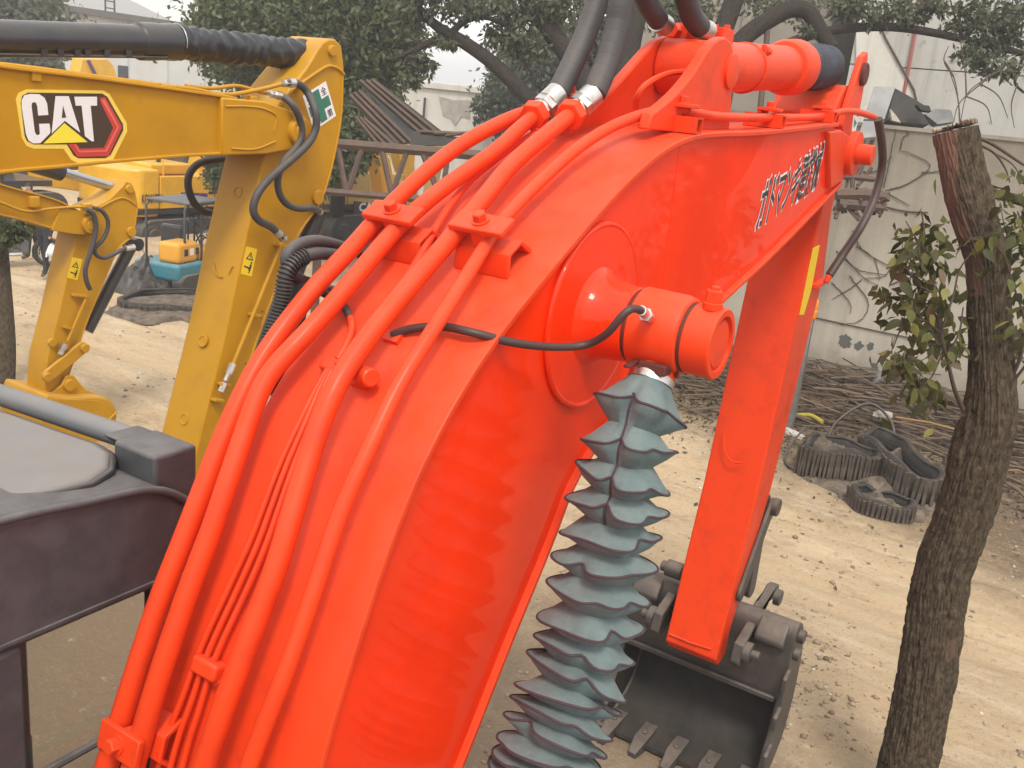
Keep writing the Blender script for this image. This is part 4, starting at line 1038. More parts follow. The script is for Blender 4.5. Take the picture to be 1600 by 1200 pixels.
# pipes over the boom
def pipe(pts, off, r, mat, name, parent=EX, n=None, sm=10, seg=14):
    offl = off if isinstance(off, (list, tuple)) else [off]*len(pts)
    P = [sp(x, y, o_) for (x, y), o_ in zip(pts, offl)]
    q = spline(P, n or 10*len(P), sm)
    MB().tube(q, r if np.ndim(r) == 0 else np.linspace(r[0], r[1], len(q)), seg).build(name, mat, parent, smooth=60)
    return q
pA = [(158, 1225), (172, 1180), (203, 1080), (245, 950), (284, 850), (317, 765), (346, 690), (372, 632), (398, 580), (425, 537), (458, 492), (500, 440), (545, 393), (587, 345), (640, 292), (700, 240), (755, 206), (810, 180), (850, 170), (885, 158)]
pB = [(200, 1225), (215, 1175), (236, 1100), (263, 1015), (292, 930), (330, 830), (357, 750), (381, 680), (400, 625), (424, 580), (466, 535), (513, 483), (562, 425), (612, 366), (665, 316), (720, 274), (775, 235), (808, 204), (836, 180)]
pC = [(305, 1235), (323, 1180), (368, 1050), (437, 900), (461, 800), (488, 700), (510, 645), (530, 595), (560, 545), (592, 502), (650, 432), (705, 372), (752, 315), (797, 260), (850, 213), (893, 178)]
pC = [(305, 1235), (325, 1178), (347, 1113), (370, 1050), (402, 965), (432, 885), (456, 805), (487, 702), (509, 640), (527, 600), (556, 553), (592, 505), (650, 435), (705, 372), (752, 315), (797, 260), (850, 213), (893, 178)]
pD = [(378, 1230), (397, 1175), (422, 1110), (448, 1045), (497, 905), (532, 800), (577, 700), (618, 612), (656, 548), (698, 482), (734, 424), (768, 370), (798, 330), (850, 278), (902, 232), (955, 198), (1007, 178), (1040, 172), (1072, 172)]
zA = pipe(pA, .095, (.036, .028), ORANGE, 'boom_pipe')
zB = pipe(pB, [.10]*8+[.11, .115, .11]+[.10]*8, (.036, .028), ORANGE, 'boom_pipe')
zC = pipe(pC, [.10]*8+[.115, .12, .11]+[.10]*7, (.036, .031), ORANGE, 'boom_pipe')
zD = pipe(pD, .085, (.027, .021), ORANGE, 'boom_pipe', sm=14)
dl = zD[-1]
tail = [dl]+[np.array([onY(x, y, .07)[0], .07, onY(x, y, .07)[2]]) for x, y in ((1120, 182), (1205, 184), (1285, 182))]
tail += [onY(1315, 174, .04), onY(1340, 175, .01), onY(1366, 183, -.02)]
MB().tube(spline(tail, 50, 2), .020, 12).build('boom_pipe', ORANGE, EX, smooth=60)
pE = [(838, 208), (805, 226), (780, 245), (750, 268), (727, 290), (696, 332), (668, 380), (650, 412), (632, 440), (605, 478), (575, 515), (548, 546), (528, 572)]
zE = pipe(pE, .04, .014, ORANGE, 'thin_line')
mb = MB(); c = zE[0]; b0, T0, N0 = frame(c); mb.cyl(c-T0*.01, c+T0*.05, .022, seg=10); mb.obox(b0+T0*.02+N0*.015, T0*.03, YV*.03, N0*.015); mb.build('line_end', ORANGE, EX)
for k, dxs in enumerate((-1, 0, 1)):
    w = [(520, 570), (500, 606), (474, 668), (448, 728), (425, 790), (405, 845), (383, 895), (360, 945), (334, 1000), (317, 1042), (298, 1100), (280, 1150), (262, 1215)]
    sep = [3, 5, 9, 11, 12, 13, 14, 14, 14, 14, 16, 18, 19]
    pipe([(x+dxs*s_*.9, y+dxs*s_*.35) for (x, y), s_ in zip(w, sep)], .028, .0102, ORANGE, 'thin_line', seg=8, sm=6)
# short elbow line that enters at the small clip
zF = pipe([(515, 462), (535, 476), (548, 498), (549, 518), (541, 540), (528, 562)], .03, .0125, ORANGE, 'thin_line', sm=3)
q_ = pipe([(505, 458), (522, 466), (538, 480), (547, 496)], .031, .0138, RUB, 'line_sleeve', sm=2)

def clamp(px, py, half_y, off, name='pipe_clamp', bracket=True, wide=.045, bolt=.023):
    C0 = sp(px, py, off); b0, T0, N0 = frame(C0)
    top = b0+N0*off
    K = MB().obox(top, T0*wide, YV*half_y, N0*.011).build(name, ORANGE, EX, bevel=.005)
    mb = MB(); mb.obox(b0+N0*(off*.62), T0*wide*.8, YV*half_y*.25, N0*(off*.26)); mb.build('clamp_block', ORANGE, K, bevel=.003)
    hexbolt(MB(), top+N0*.011, N0, bolt, .034).build('bolt', ORANGE, K, smooth=25)
    if bracket:
        h = off*.42; tk = .012
        h = off*.50
        prof = [(-.080, 0), (-.080, tk), (-.04, h), (.04, h), (.080, tk), (.080, 0), (.066, 0), (.032, h-tk), (-.032, h-tk), (-.066, 0)]
        mb = MB(); mb.prism(prof, lambda p, t_: b0+T0*p[0]+N0*(p[1]-.001)+YV*t_, -half_y-.012, half_y-.01); mb.build('clamp_bracket', ORANGE, K, bevel=.003)
    return K
clamp(614, 333, .105, .142)
clamp(752, 350, .105, .142)
clamp(188, 1162, .088, .138, bolt=.024)
# small clips of the thin lines
def clip(px, py, hy, off, bolt_px):
    C0 = sp(px, py, off); b0, T0, N0 = frame(C0)
    K = MB().obox(b0+N0*(off*.55), T0*.026, YV*hy, N0*off*.55).build('line_clip', ORANGE, EX, bevel=.01, seg=3)
    mb = MB(); B0 = sp(bolt_px[0], bolt_px[1], .02); bb, T1, N1 = frame(B0)
    mb.obox(bb+N1*.006, T1*.03, YV*.035, N1*.006); hexbolt(mb, bb+N1*.012, N1, .017, .022); mb.build('bolt', ORANGE, K)
clip(318, 1045, .052, .052, (341, 1062))
clip(516, 567, .036, .034, (535, 578))
# plug on the top plate
P0 = sp(572, 592, .02); b0, T0, N0 = frame(P0)
mb = MB(); d_ = (-YV*.9+T0*-.1+N0*.35); d_ /= np.linalg.norm(d_)
mb.lathe(b0+N0*.03+YV*.04, d_, [(0, .022), (.04, .022), (.04, .032), (.06, .034), (.075, .03), (.10, .03), (.105, .024)], 14, rel=False); mb.obox(b0+N0*.015+YV*.02, T0*.03, YV*.03, N0*.015)
mb.build('plug', ORANGE, EX, smooth=30)
# grease hose across the boom to the cylinder pin
gq = [sp(612, 524, .012), sp(640, 514, .020), sp(690, 510, .03), sp(740, 520, .03), onY(800, 535, -.015), onY(860, 542, -.06), onY(915, 539, -.13), onY(950, 520, -.21), onY(972, 493, -.25), onY(988, 481, -.27), onY(1004, 486, -.28)]
MB().tube(spline(gq, 70, 3), .0135, 10).build('grease_hose', CABLE, EX, smooth=60)
mb = MB(); a0 = onY(1002, 485, -.28); a1 = onY(1016, 498, -.245)
mb.cyl(a0, a0+(a1-a0)*.45, .017, seg=12); mb.cyl(a0+(a1-a0)*.45, a0+(a1-a0)*.75, .024, seg=6); mb.cyl(a0+(a1-a0)*.75, a1, .017, seg=6); mb.build('grease_fitting', CHROME, EX)
mb = MB(); c = sp(614, 526, .01); b0, T0, N0 = frame(c); mb.obox(b0+N0*.008, T0*.02, YV*.03, N0*.008); mb.build('hose_elbow', ORANGE, EX)

# flanges, fittings and the fat hoses of the arm cylinder
def fat_hose(q_end, pts_px, ports, wdt, Yp):
    e = q_end[-1]; d0 = q_end[-1]-q_end[-4]; d0 /= np.linalg.norm(d0)
    fl = MB(); fl.lathe(e-d0*.035, d0, [(0, .058), (.05, .062), (.055, .055)], 6, rel=False); fl.build('pipe_flange', ORANGE, EX, bevel=.004)
    Pz = [onY(x, y, Yp) for x, y in pts_px]
    f0 = e+d0*.02; f1 = Pz[0]
    ft = MB(); dd = f1-f0; ft.cyl(f0, f0+dd*.22, .045, seg=6); ft.cyl(f0+dd*.22, f0+dd*.30, .040, seg=20); ft.cyl(f0+dd*.30, f0+dd*.52, .050, seg=6); ft.cyl(f0+dd*.52, f1, .049, seg=24)
    ft.build('hose_fitting', CHROME, EX, smooth=30)
    return f1, Pz
f1, Pz = fat_hose(zB, [(872, 146), (892, 105), (908, 70), (922, 35), (936, -5)], None, 38, .50)
port = onY(1046, 42, .42); pd = np.array([-.28, .0, .10])
far = [port+np.array([-.13, 0, .015]), port+np.array([-.26, .0, .07]), port+np.array([-.40, 0.01, .20])]
hq = Pz+[Pz[-1]+np.array([.10, -.01, .24]), Pz[-1]+np.array([.32, -.03, .36]), far[2]+np.array([-.13, .01, .22])]+far[::-1]
nh = 520; MB().tube(spline(hq, nh, 6), .047-.0009*(np.arange(nh) % 17 == 0), 16).build('fat_hose', HOSE, EX, smooth=75)
mb = MB(); mb.cyl(far[0]+np.array([-.01, 0, -.005]), port+np.array([-.05, 0, 0]), .046, seg=20); mb.build('hose_fitting', CHROME, EX, smooth=30)
f1, Pz = fat_hose(zC, [(928, 146), (945, 105), (956, 70), (965, 35), (972, -5)], None, 45, .36)
port = onY(1112, 50, .30)
far = [port+np.array([-.15, 0, .005]), port+np.array([-.28, .0, .05]), port+np.array([-.44, 0.0, .19])]
hq = Pz+[Pz[-1]+np.array([.08, 0, .26]), Pz[-1]+np.array([.34, 0, .42]), far[2]+np.array([-.14, .0, .25])]+far[::-1]
nh = 560; MB().tube(spline(hq, nh, 6), .050-.0010*(np.arange(nh) % 17 == 0), 16).build('fat_hose', HOSE, EX, smooth=75)
mb = MB(); mb.cyl(far[0]+np.array([-.01, 0, -.003]), port+np.array([-.05, 0, 0]), .045, seg=20); mb.build('hose_fitting', CHROME, EX, smooth=30)
# stub with flange behind the two fittings
mb = MB(); c = zA[-1]; mb.obox(c+np.array([.02, 0, -.03]), (.08, 0, 0), (0, .05, 0), (0, 0, .035)); mb.obox(c+np.array([.02, -.01, .025]), (.05, 0, .01), (0, .04, 0), (0, 0, .012)); hexbolt(mb, c+np.array([.03, 0, .03]), (0, 0, 1), .02, .03); hexbolt(mb, c+np.array([.0, 0.03, .03]), (0, 0, 1), .02, .03)
mb.build('valve_block', ORANGE, EX, bevel=.004)
# clamps with square tube brackets on the level part of the boom
for (px, py, yy) in ((1072, 182, .07), (1206, 186, .07), (1288, 182, .07)):
    c = onY(px, py-6, yy); zt = float(np.interp(c[0], TP[:, 0], TP[:, 1]))
    hh = .032
    mb = MB(); o_, i_ = hh, hh-.008
    for (a, b) in (((-o_, -o_), (o_, -i_)), ((-o_, i_), (o_, o_)), ((-o_, -i_), (-i_, i_)), ((i_, -i_), (o_, i_))):
        mb.box((c[0]+a[0], .004, zt+hh+a[1]+.001), (c[0]+b[0], .20, zt+hh+b[1]+.001))
    K = mb.build('clamp_bracket', ORANGE, EX)
    mb = MB(); mb.box((c[0]-.045, .03, c[2]+.018), (c[0]+.045, .135, c[2]+.034)); mb.box((c[0]-.04, .115, zt+2*hh+.001), (c[0]+.04, .135, c[2]+.018)); hexbolt(mb, (c[0], .085, c[2]+.034), (0, 0, 1), .02, .03)
    mb.cyl((c[0], .10, zt+2*hh), (c[0], .10, c[2]+.02), .012, seg=8); mb.build('pipe_clamp', ORANGE, K, bevel=.003)
# lamp and wiring hoses on the far side of the boom
hz = [(535, 400), (500, 396), (468, 404), (447, 428), (440, 470), (430, 510), (415, 548), (398, 590)]
q = spline([onY(x, y, .74) for x, y in hz], 70, 2)
MB().tube(q[:22], .022, 10).build('side_hose', HOSE, EX, smooth=60)
nq = 150; qq = spline(q[20:], nq, 1)
MB().tube(qq, .026+.004*np.sign(np.sin(np.arange(nq)*math.pi/2+.3)), 12).build('corrugated_conduit', RUB, EX, smooth=30)
MB().tube(spline([onY(x, y, .76) for x, y in [(560, 395), (530, 384), (495, 376), (462, 384), (447, 402), (452, 425), (468, 436), (490, 446), (520, 455)]], 60, 2), .020, 10).build('side_hose', HOSE, EX, smooth=60)
q = spline([onY(x, y, .78) for x, y in [(470, 430), (462, 470), (450, 520), (430, 570), (410, 610)]], 30, 2)
MB().tube(q, .045, 10).build('side_hose', RUB, EX, smooth=60)
# lettering on the boom
pl = [onY(x, y, .0) for x, y in ((1186, 366), (1281, 296), (1276, 246), (1194, 290))]
o0 = pl[0]; xd = pl[1]-pl[0]; wdt = np.linalg.norm(xd); xd /= wdt
zd = np.array([.10, 0, 1.0]); zd /= np.linalg.norm(zd)
hgt = .27
o0 = np.array([pl[0][0], .0265, pl[0][2]])
text_mesh('ガドマンキ建機械', WHITE, 'lettering_outline', BOOM, o0-xd*.012-zd*.012, xd, zd, hgt+.024, bold=.045, fit=wdt+.024, thick=.001, nrm=(0, -1, 0))
text_mesh('ガドマンキ建機械', BLKPR, 'lettering', BOOM, o0, xd, zd, hgt, bold=.012, fit=wdt, thick=.0025, nrm=(0, -1, 0))

# cab, deck and crawlers
YCAB, YCL = .95, 2.02
roofe = [onY(x, y, YCAB) for x, y in ((0, 807), (120, 782), (232, 758), (290, 771))]
zl = onY(227, 931, YCAB)[2]
XF = roofe[3][0]+.02
rp_ = [(-.35, roofe[0][2]-.02), (.4, roofe[0][2]+.04), (roofe[0][0], roofe[0][2]), (roofe[1][0], roofe[1][2]), (roofe[2][0], roofe[2][2]), (roofe[3][0]-.04, roofe[3][2]+.02), (XF, roofe[3][2]-.03), (XF+.01, zl+.04), (XF-.02, zl), (-.35, zl)]
CAB = MB().prismY(rp_, YCAB, YCL).build('cab', CABM, EX, bevel=.035, seg=4, smooth=50)
lipc = [(p[0], YCAB-.006, p[1]-.012) for p in rp_[:7]]
MB().tube(spline(lipc, 50, 1), .014, 8).build('roof_lip', CABM, CAB, smooth=60)
MB().box((-.3, YCAB-.008, zl+.03), (XF-.06, YCAB+.002, zl+.045)).build('drip_rail', CABM, CAB, bevel=.003)
zr = onZ(120, 770, roofe[2][2]+.02)[2]
# roof hatch
hat = [onZ(x, y, zr+.03) for x, y in ((-160, 800), (60, 762), (140, 742), (170, 722), (174, 700), (150, 685), (90, 665), (20, 640), (-160, 590))]
hp_ = [(q[0], q[1]) for q in hat]
hc = np.mean(hat, 0)
MB().prismZ(hp_, zr-.04, zr+.018).build('roof_hatch', HATCH, CAB, bevel=.025, seg=4, smooth=60)
MB().tube([(hc[0]+(x-hc[0])*1.02, hc[1]+(y-hc[1])*1.02, zr-.004) for x, y in hp_], .014, 8, closed=True).build('hatch_seal', BLACKP, CAB, smooth=60)
# rail across the front of the roof with its bracket
ra, rb_ = onX(225, 692, XF+.02), onX(0, 617, XF+.02)
MB().tube([ra, (ra+rb_)/2, rb_, rb_+(rb_-ra)*.35], .043, 20).build('roof_rail', RAILM, CAB, smooth=60)
bq = [onX(x, y, XF) for x, y in ((212, 738), (243, 688), (320, 712), (300, 768))]
mb = MB(); mb.box((XF-.12, YCAB+.03, ra[2]-.14), (XF+.055, ra[1]-.02, ra[2]+.052)); mb.build('rail_bracket', CABM, CAB, bevel=.015, seg=3)
mb = MB(); mb.prismY([(XF-.10, ra[2]+.045), (XF+.05, ra[2]+.045), (XF+.05, ra[2]-.045), (XF+.0, ra[2]-.06)], ra[1]-.02, ra[1]+.07); mb.build('rail_socket', CABM, CAB, bevel=.01)
# window openings, pillars, guard bars
zb = 1.25
for (x0, x1) in ((XF-.13, XF-.01), (1.30, 1.44), (-.33, -.2)):
    MB().box((x0, YCAB+.01, zb), (x1, YCAB+.09, zl+.002)).build('pillar', CABM, CAB, bevel=.015)
MB().box((-.33, YCAB+.012, 1.2), (XF-.01, YCAB+.085, 1.75)).build('cab_side_panel', CABM, CAB, bevel=.02)
MB().box((-.19, YCAB+.045, 1.75), (1.30, YCAB+.05, zl)).build('cab_window', GLASS, CAB, smooth=0)
MB().box((1.44, YCAB+.045, 1.75), (XF-.13, YCAB+.05, zl)).build('cab_window', GLASS, CAB, smooth=0)
for zz in (2.28, 2.0): MB().tube([(-.25, YCAB-.01, zz+.02), (.8, YCAB-.01, zz), (XF-.05, YCAB-.01, zz)], .014, 8).build('guard_bar', CABM, CAB)
for (x0, x1) in ((XF-.12, XF-.02), (-.33, -.2)):
    MB().box((x0, YCL-.09, zb), (x1, YCL-.01, zl+.002)).build('pillar', CABM, CAB, bevel=.015)
MB().box((-.33, YCL-.085, 1.2), (1.30, YCL-.012, zl)).build('cab_side_panel', BLACKP, CAB, bevel=.02)
MB().box((1.31, YCL-.085, 1.2), (XF-.01, YCL-.012, 1.62)).build('cab_door', BLACKP, CAB, bevel=.02)
MB().box((1.305, YCL-.09, 1.625), (1.40, YCL-.01, zl)).build('pillar', BLACKP, CAB, bevel=.015)
MB().box((-.33, YCAB+.02, 1.2), (-.28, YCL-.02, zl)).build('cab_rear_panel', BLACKP, CAB)
MB().tube([(1.08, YCL-.05, 1.95), (XF-.05, YCL-.05, 1.95)], .02, 8).build('guard_bar', BLACKP, CAB)
MB().box((-.33, YCAB+.01, 1.14), (XF-.01, YCL-.01, 1.2)).build('cab_floor', BLACKP, CAB)
mb = MB(); mb.box((.1, 1.25, 1.35), (.65, 1.75, 1.5)); mb.box((.0, 1.27, 1.45), (.14, 1.73, 2.1)); mb.build('seat', BLACKP, CAB, bevel=.05, seg=3)
mb = MB(); mb.tube(spline([(XF-.3, 1.05, 1.3), (XF-.25, 1.05, 1.7), (XF-.22, 1.06, 2.05), (XF-.2, 1.1, 2.2)], 12), .022, 8); mb.obox((XF-.24, 1.07, 2.05), (.03, 0, 0), (0, .03, 0), (0, 0, .09)); mb.build('lever', BLACKP, CAB)
MB().box((-2.55, -.95, 1.145), (-.42, 1.95, 2.25)).build('engine_house', ORANGE, EX, bevel=.05)  # out of view behind the camera, added to block sky and ground bounce
mb = MB(); mb.prismZ([(-2.56, -.95), (-2.56, 1.95), (-3.0, 1.8), (-3.2, 1.2), (-3.2, -.2), (-3.0, -.8)], 1.145, 2.2); mb.build('counterweight', ORANGE, EX, bevel=.06)  # unseen as well, added to shut off light from the rear
DK = MB().box((-2.2, -.75, 1.0), (1.9, 2.0, 1.14)).build('deck', BLACKP, EX, bevel=.02)
def crawler(mb, x0, x1, y0, y1, h, r=None):
    r = h/2
    pts = [(x1-r+r*math.cos(a), r+r*math.sin(a)) for a in np.linspace(-math.pi/2, math.pi/2, 10)]+[(x0+r+r*math.cos(a), r+r*math.sin(a)) for a in np.linspace(math.pi/2, 3*math.pi/2, 10)]
    return mb.prismY(pts, y0, y1)
for y0 in (-1.05, 1.15):
    crawler(MB(), -2.0, 1.95, y0, y0+.6, .85).build('crawler_track', TRACKS, EX, bevel=.02)
mb = MB(); mb.prismY([(1.3, 1.14), (2.35, 1.14), (2.2, 1.75), (1.6, 2.0)], .06, .12); mb.prismY([(1.3, 1.14), (2.35, 1.14), (2.2, 1.75), (1.6, 2.0)], .52, .58); mb.build('boom_foot', ORANGE, EX, bevel=.01)
MB().box((-1.2, -.4, .5), (1.2, 1.4, .98)).build('car_body', BLACKP, EX, bevel=.03)

# ------------------------------------------------------------------ the large mustard excavator
YR, YLf = 4.0, 4.62
YSR, YSL = 4.08, 4.50
MU = thing('excavator', 'large mustard excavator with black arm cylinder and badge on its boom', 'excavator', (0.0, 4.3, 0))
P2 = lambda x, y, Y: tuple(onY(x, y, Y)[[0, 2]])
topB = [P2(x, y, YR) for x, y in [(0, 101), (90, 112), (180, 124), (300, 141), (380, 153), (412, 160), (440, 171), (464, 182)]]
botB = [P2(x, y, YR) for x, y in [(0, 273), (90, 264), (180, 255), (300, 245), (380, 241), (413, 240), (440, 234), (466, 226)]]
tx0, bx0 = topB[0], botB[0]
topB = [(1.15, 1.9), (1.3, 2.9), (1.75, 3.9), (2.4, tx0[1]+.05)]+topB
botB = [(1.85, 1.75), (1.95, 2.4), (2.15, 3.0), (2.55, bx0[1]-.12)]+botB
TB, BB = spline(topB, 80, 3), spline(botB, 80, 3)
nTB, nBB = normals2(TB), normals2(BB)
MB1 = strip(MB(), TB-nTB*.02, BB+nBB*.02, YR+.03, YLf-.03).build('boom', MUST, MU, smooth=30)
strip(MB(), TB[:72], (TB-nTB*.02)[:72], YR, YLf).build('boom_top_plate', MUST, MB1, bevel=.005)
strip(MB(), (BB+nBB*.02)[:72], BB[:72], YR, YLf).build('boom_bottom_plate', MUST, MB1, bevel=.005)
ce = onY(463, 205, YR)
er = .135
ep = [P2(345, 152, YR), P2(412, 158, YR)]+[(ce[0]+er*math.cos(a), ce[2]+er*math.sin(a)) for a in np.linspace(1.25, -1.25, 11)]+[P2(413, 241, YR), P2(345, 243, YR)]
for (a, b) in ((YR-.012, YR+.06), (YLf-.06, YLf+.012)):
    MB().prismY(ep, a, b).build('boom_fork', MUST, MB1, bevel=.012)
# raised weld outline on the fork plate
w1 = [onY(x, y, YR-.014) for x, y in [(352, 166), (385, 166), (413, 170), (432, 181), (430, 196), (429, 206)]]
w2 = [onY(x, y, YR-.014) for x, y in [(362, 232), (398, 233), (430, 221)]]
MB().tube(spline(w1, 30), .008, 6).build('weld_line', MUST, MB1); MB().tube(spline(w2, 20), .008, 6).build('weld_line', MUST, MB1)
mb = MB(); mb.lathe((ce[0], YR-.005, ce[2]), (0, -1, 0), [(0, .105), (.05, .102), (.056, .095), (.056, .060), (.062, .056), (.062, .001)], 40, rel=False); mb.build('fork_pin', MUST, MB1, smooth=30)
# arm cylinder, sheathed in crinkled film
YC1 = (YR+YLf)/2
c0, c1, c2 = onY(0, 60, YC1), onY(275, 66, YC1), onY(497, 88, YC1)
dcy = (c1-c0)/np.linalg.norm(c1-c0)
AC1 = MB().tube([c0-dcy*1.2, c0, c1], .107, 32).build('arm_cylinder', BLACKP, MU, smooth=60)
MB().lathe(c1-dcy*.32, dcy, [(0, .108), (.015, .122), (.10, .124), (.20, .120), (.28, .125), (.30, .124), (.30, .05)], 36, rel=False).build('gland_head', BLACKP, AC1, smooth=40)
MB().tube([c1-dcy*.005+.124*(math.cos(a)*np.array([0, 1, 0])+math.sin(a)*np.array([0, 0, 1])) for a in np.linspace(.2, 3.4, 20)]+[], .004, 6).build('wire_tie', CHROME, AC1)
ns, na = 90, 44
qs = spline([c1-dcy*.01, (c1*.6+c2*.4), c2], ns, 0)
vs = []
for i, q in enumerate(qs):
    for k in range(na):
        a = 2*math.pi*k/na
        rr = .112+.012*math.sin(i*.9+2.2*math.sin(a*2+i*.15))*abs(math.sin(i*.43+1.3*math.cos(a)))+.014*float(fbm(np.array([i*.23]), np.array([k*.45]), 3, 4)[0])
        vs.append(q+rr*(math.cos(a)*np.array([0, 1, 0])+math.sin(a)*np.array([0, 0, 1])))
Fb = np.array([(i*na+k, i*na+(k+1) % na, (i+1)*na+(k+1) % na, (i+1)*na+k) for i in range(ns-1) for k in range(na)])
raw_mesh('film_wrap', np.array(vs), Fb, CRINK, AC1, smooth=True)
pb0, pb1 = onY(-60, 84, YC1-.09), onY(262, 90, YC1-.09)
MB().tube([pb0, (pb0+pb1)/2, pb1], .009, 6).build('cylinder_pipe', BLACKP, AC1)
for px in (68, 94, 120, 136, 166, 200):
    q = onY(px, 86, YC1-.09); MB().obox(q+np.array([0, 0, .012]), (.02, 0, 0), (0, .012, 0), (0, 0, .022)).build('pipe_holder', BLACKP, AC1)
# stick
side = [(505, 66), (514, 61), (524, 61), (534, 72), (538, 105), (533, 195), (507, 305), (488, 332), (465, 372), (416, 495), (371, 628), (330, 740), (285, 850), (255, 870), (262, 830), (290, 770), (315, 670), (350, 530), (385, 365), (410, 260), (425, 200), (452, 140), (480, 105), (496, 78)]
sp1 = [P2(x, y, YSR) for x, y in side]
ST1 = MB().prismY(sp1, YSR, YSL).build('stick', MUST, MU, bevel=.014)
# proud rear plate (box section narrower than its flange plates), ribs and bosses
rb1 = [onY(x, y, YSR-.004) for x, y in [(428, 178), (455, 143), (500, 110), (515, 103), (530, 108), (537, 116)]]
MB().tube(spline(rb1, 30), .014, 8).build('weld_rib', MUST, ST1, smooth=60)
rb2 = [onY(x, y, YSR-.002) for x, y in [(535, 118), (531, 195), (505, 305), (463, 372), (414, 495), (369, 628)]]
MB().tube(spline(rb2, 40), .011, 8).build('edge_weld', MUST, ST1, smooth=60)
for x, y, rr in ((517, 79, .035), (495, 308, .04)):
    q = onY(x, y, YSR); mb = MB(); disc_y(mb, q[0], q[2], YSR, YSR-.03, rr*1.5 if rr > .038 else rr*1.2); mb.build('pin_head', MUST, ST1)
pa, pbb = np.array([onY(410, 260, YSR)[0], 0, onY(410, 260, YSR)[2]]), np.array([onY(315, 670, YSR)[0], 0, onY(315, 670, YSR)[2]])
rn = np.cross(pbb-pa, YV); rn /= np.linalg.norm(rn)
if rn[0] > 0: rn = -rn
def on_rear1(x, y):
    v = ray(x, y); return CAM+v*(((pa-CAM) @ rn)/(v @ rn))
for x, y in ((317, 533), (288, 655), (372, 300)):
    q = on_rear1(x, y); MB().lathe(q-rn*.004, rn, [(0, .050), (.012, .047), (.013, .038), (.006, .034), (.006, .001)], 24, rel=False).build('rear_boss', MUST, ST1, smooth=30)
MB().tube(spline([on_rear1(x, y)+rn*.004 for x, y in [(334, 412), (336, 424), (343, 432), (348, 433)]], 14), .007, 6).build('weld_mark', MUST, ST1)
MB().tube(spline([on_rear1(x, y)+rn*.004 for x, y in [(364, 416), (360, 422), (358, 428)]], 8), .008, 6).build('weld_mark', MUST, ST1)
# bucket cylinder behind the stick
k0, k1 = onY(494, 335, YC1), onY(395, 590, YC1)
MB().tube([k0, (k0+k1)/2, k1, k1+(k1-k0)*.5], .085, 20).build('bucket_cylinder', BLACKP, MU, smooth=60)
# warning decal on the stick
dq = [onY(x, y, YSR-.002) for x, y in [(385, 385), (402, 389), (393, 432), (376, 428)]]
MB().prismY([(q[0], q[2]) for q in dq], YSR-.003, YSR-.0005).build('warning_decal', STICKY, ST1, smooth=0)
o_ = dq[3]; ux = dq[2]-dq[3]; uz = dq[0]-dq[3]
def dpt(u, v): q = o_+ux*u+uz*v; return (q[0], q[2])
def deco(polys, name, mat, par, lay, Y=YSR-.003):
    mb = MB()
    for pl_ in polys: mb.prismY([dpt(*p) for p in pl_], Y-.0012*lay, Y-.0012*(lay-1)-.0001)
    return mb.build(name, mat, par, smooth=0, kind='stuff' if len(polys) > 1 else None)
def warn_deco(par, Y):
    deco([[(.16, .56), (.84, .56), (.5, .86)]], 'triangle', BLKPR, par, 1, Y); deco([[(.30, .60), (.70, .60), (.5, .78)]], 'triangle_inner', STICKY, par, 2, Y)
    deco([[(.47, .66), (.53, .66), (.53, .74), (.47, .74)], [(.47, .62), (.53, .62), (.53, .645), (.47, .645)]], 'exclamation', BLKPR, par, 3, Y)
    deco([[(.15, .27), (.62, .24), (.62, .30), (.15, .33)], [(.60, .18), (.74, .14), (.80, .30), (.80, .42), (.64, .42)], [(.66, .44), (.80, .44), (.80, .50), (.66, .50)], [(.60, .08), (.74, .10), (.70, .18)]], 'figure', BLKPR, par, 1, Y)
warn_deco(ST1, YSR-.003)
# green cross decal
gc = [onY(x, y, YSR-.002) for x, y in [(473, 150), (509, 127), (525, 181), (498, 201)]]
gc[3] = gc[0]+gc[2]-gc[1]
MB().prismY([(q[0], q[2]) for q in gc], YSR-.003, YSR-.0005).build('safety_decal', WHITE, ST1, smooth=0)
o_ = gc[3]; ux = gc[2]-gc[3]; uz = gc[0]-gc[3]
deco([[(.06, .36), (.36, .36), (.36, .06), (.64, .06), (.64, .36), (.94, .36), (.94, .64), (.64, .64), (.64, .94), (.36, .94), (.36, .64), (.06, .64)]], 'green_cross', GREENP, ST1, 1)
ul, uzl = np.linalg.norm(ux), np.linalg.norm(uz)
for ch, u, v in (('安', .09, .70), ('全', .70, .70), ('第', .70, .07), ('一', .09, .16)):
    q = o_+ux*u+uz*v; q[1] = YSR-.003
    text_mesh(ch, BLKPR, 'decal_character', ST1, q, ux/ul, uz/uzl, uzl*(.22 if ch != '一' else .05), bold=.015, fit=ul*.21, thick=.0015, nrm=(0, -1, 0))
# steel pipe down the stick with fittings and brackets
q0, q1 = onY(442, 376, YSR-.05), onY(362, 575, YSR-.05)
MB().tube([q0, (q0+q1)/2, q1], .016, 10).build('stick_pipe', MUST, ST1)
for x, y, tx in ((437, 383, 0), (398, 492, 1), (350, 600, 0), (340, 625, 1)):
    q = onY(x, y, YSR-.03); MB().obox(q, (.045, 0, -.012), (0, .03, 0), (.003, 0, .012)).build('pipe_bracket', MUST, ST1, bevel=.004)
q2, q3 = onY(364, 568, YSR-.05), onY(345, 612, YSR-.05)
mb = MB(); d_ = q3-q2; mb.cyl(q2, q2+d_*.35, .030, seg=6); mb.cyl(q2+d_*.35, q2+d_*.62, .022, seg=12); mb.cyl(q2+d_*.68, q3, .024, seg=6); mb.build('pipe_fitting', CHROME, ST1, smooth=30)
for x, y in ((410, 487), (408, 497), (384, 568), (383, 577)):
    q = onY(x, y, YSR); mb = MB(); disc_y(mb, q[0], q[2], YSR, YSR-.004, .009, 12); mb.build('bolt_hole', SEALM, ST1)
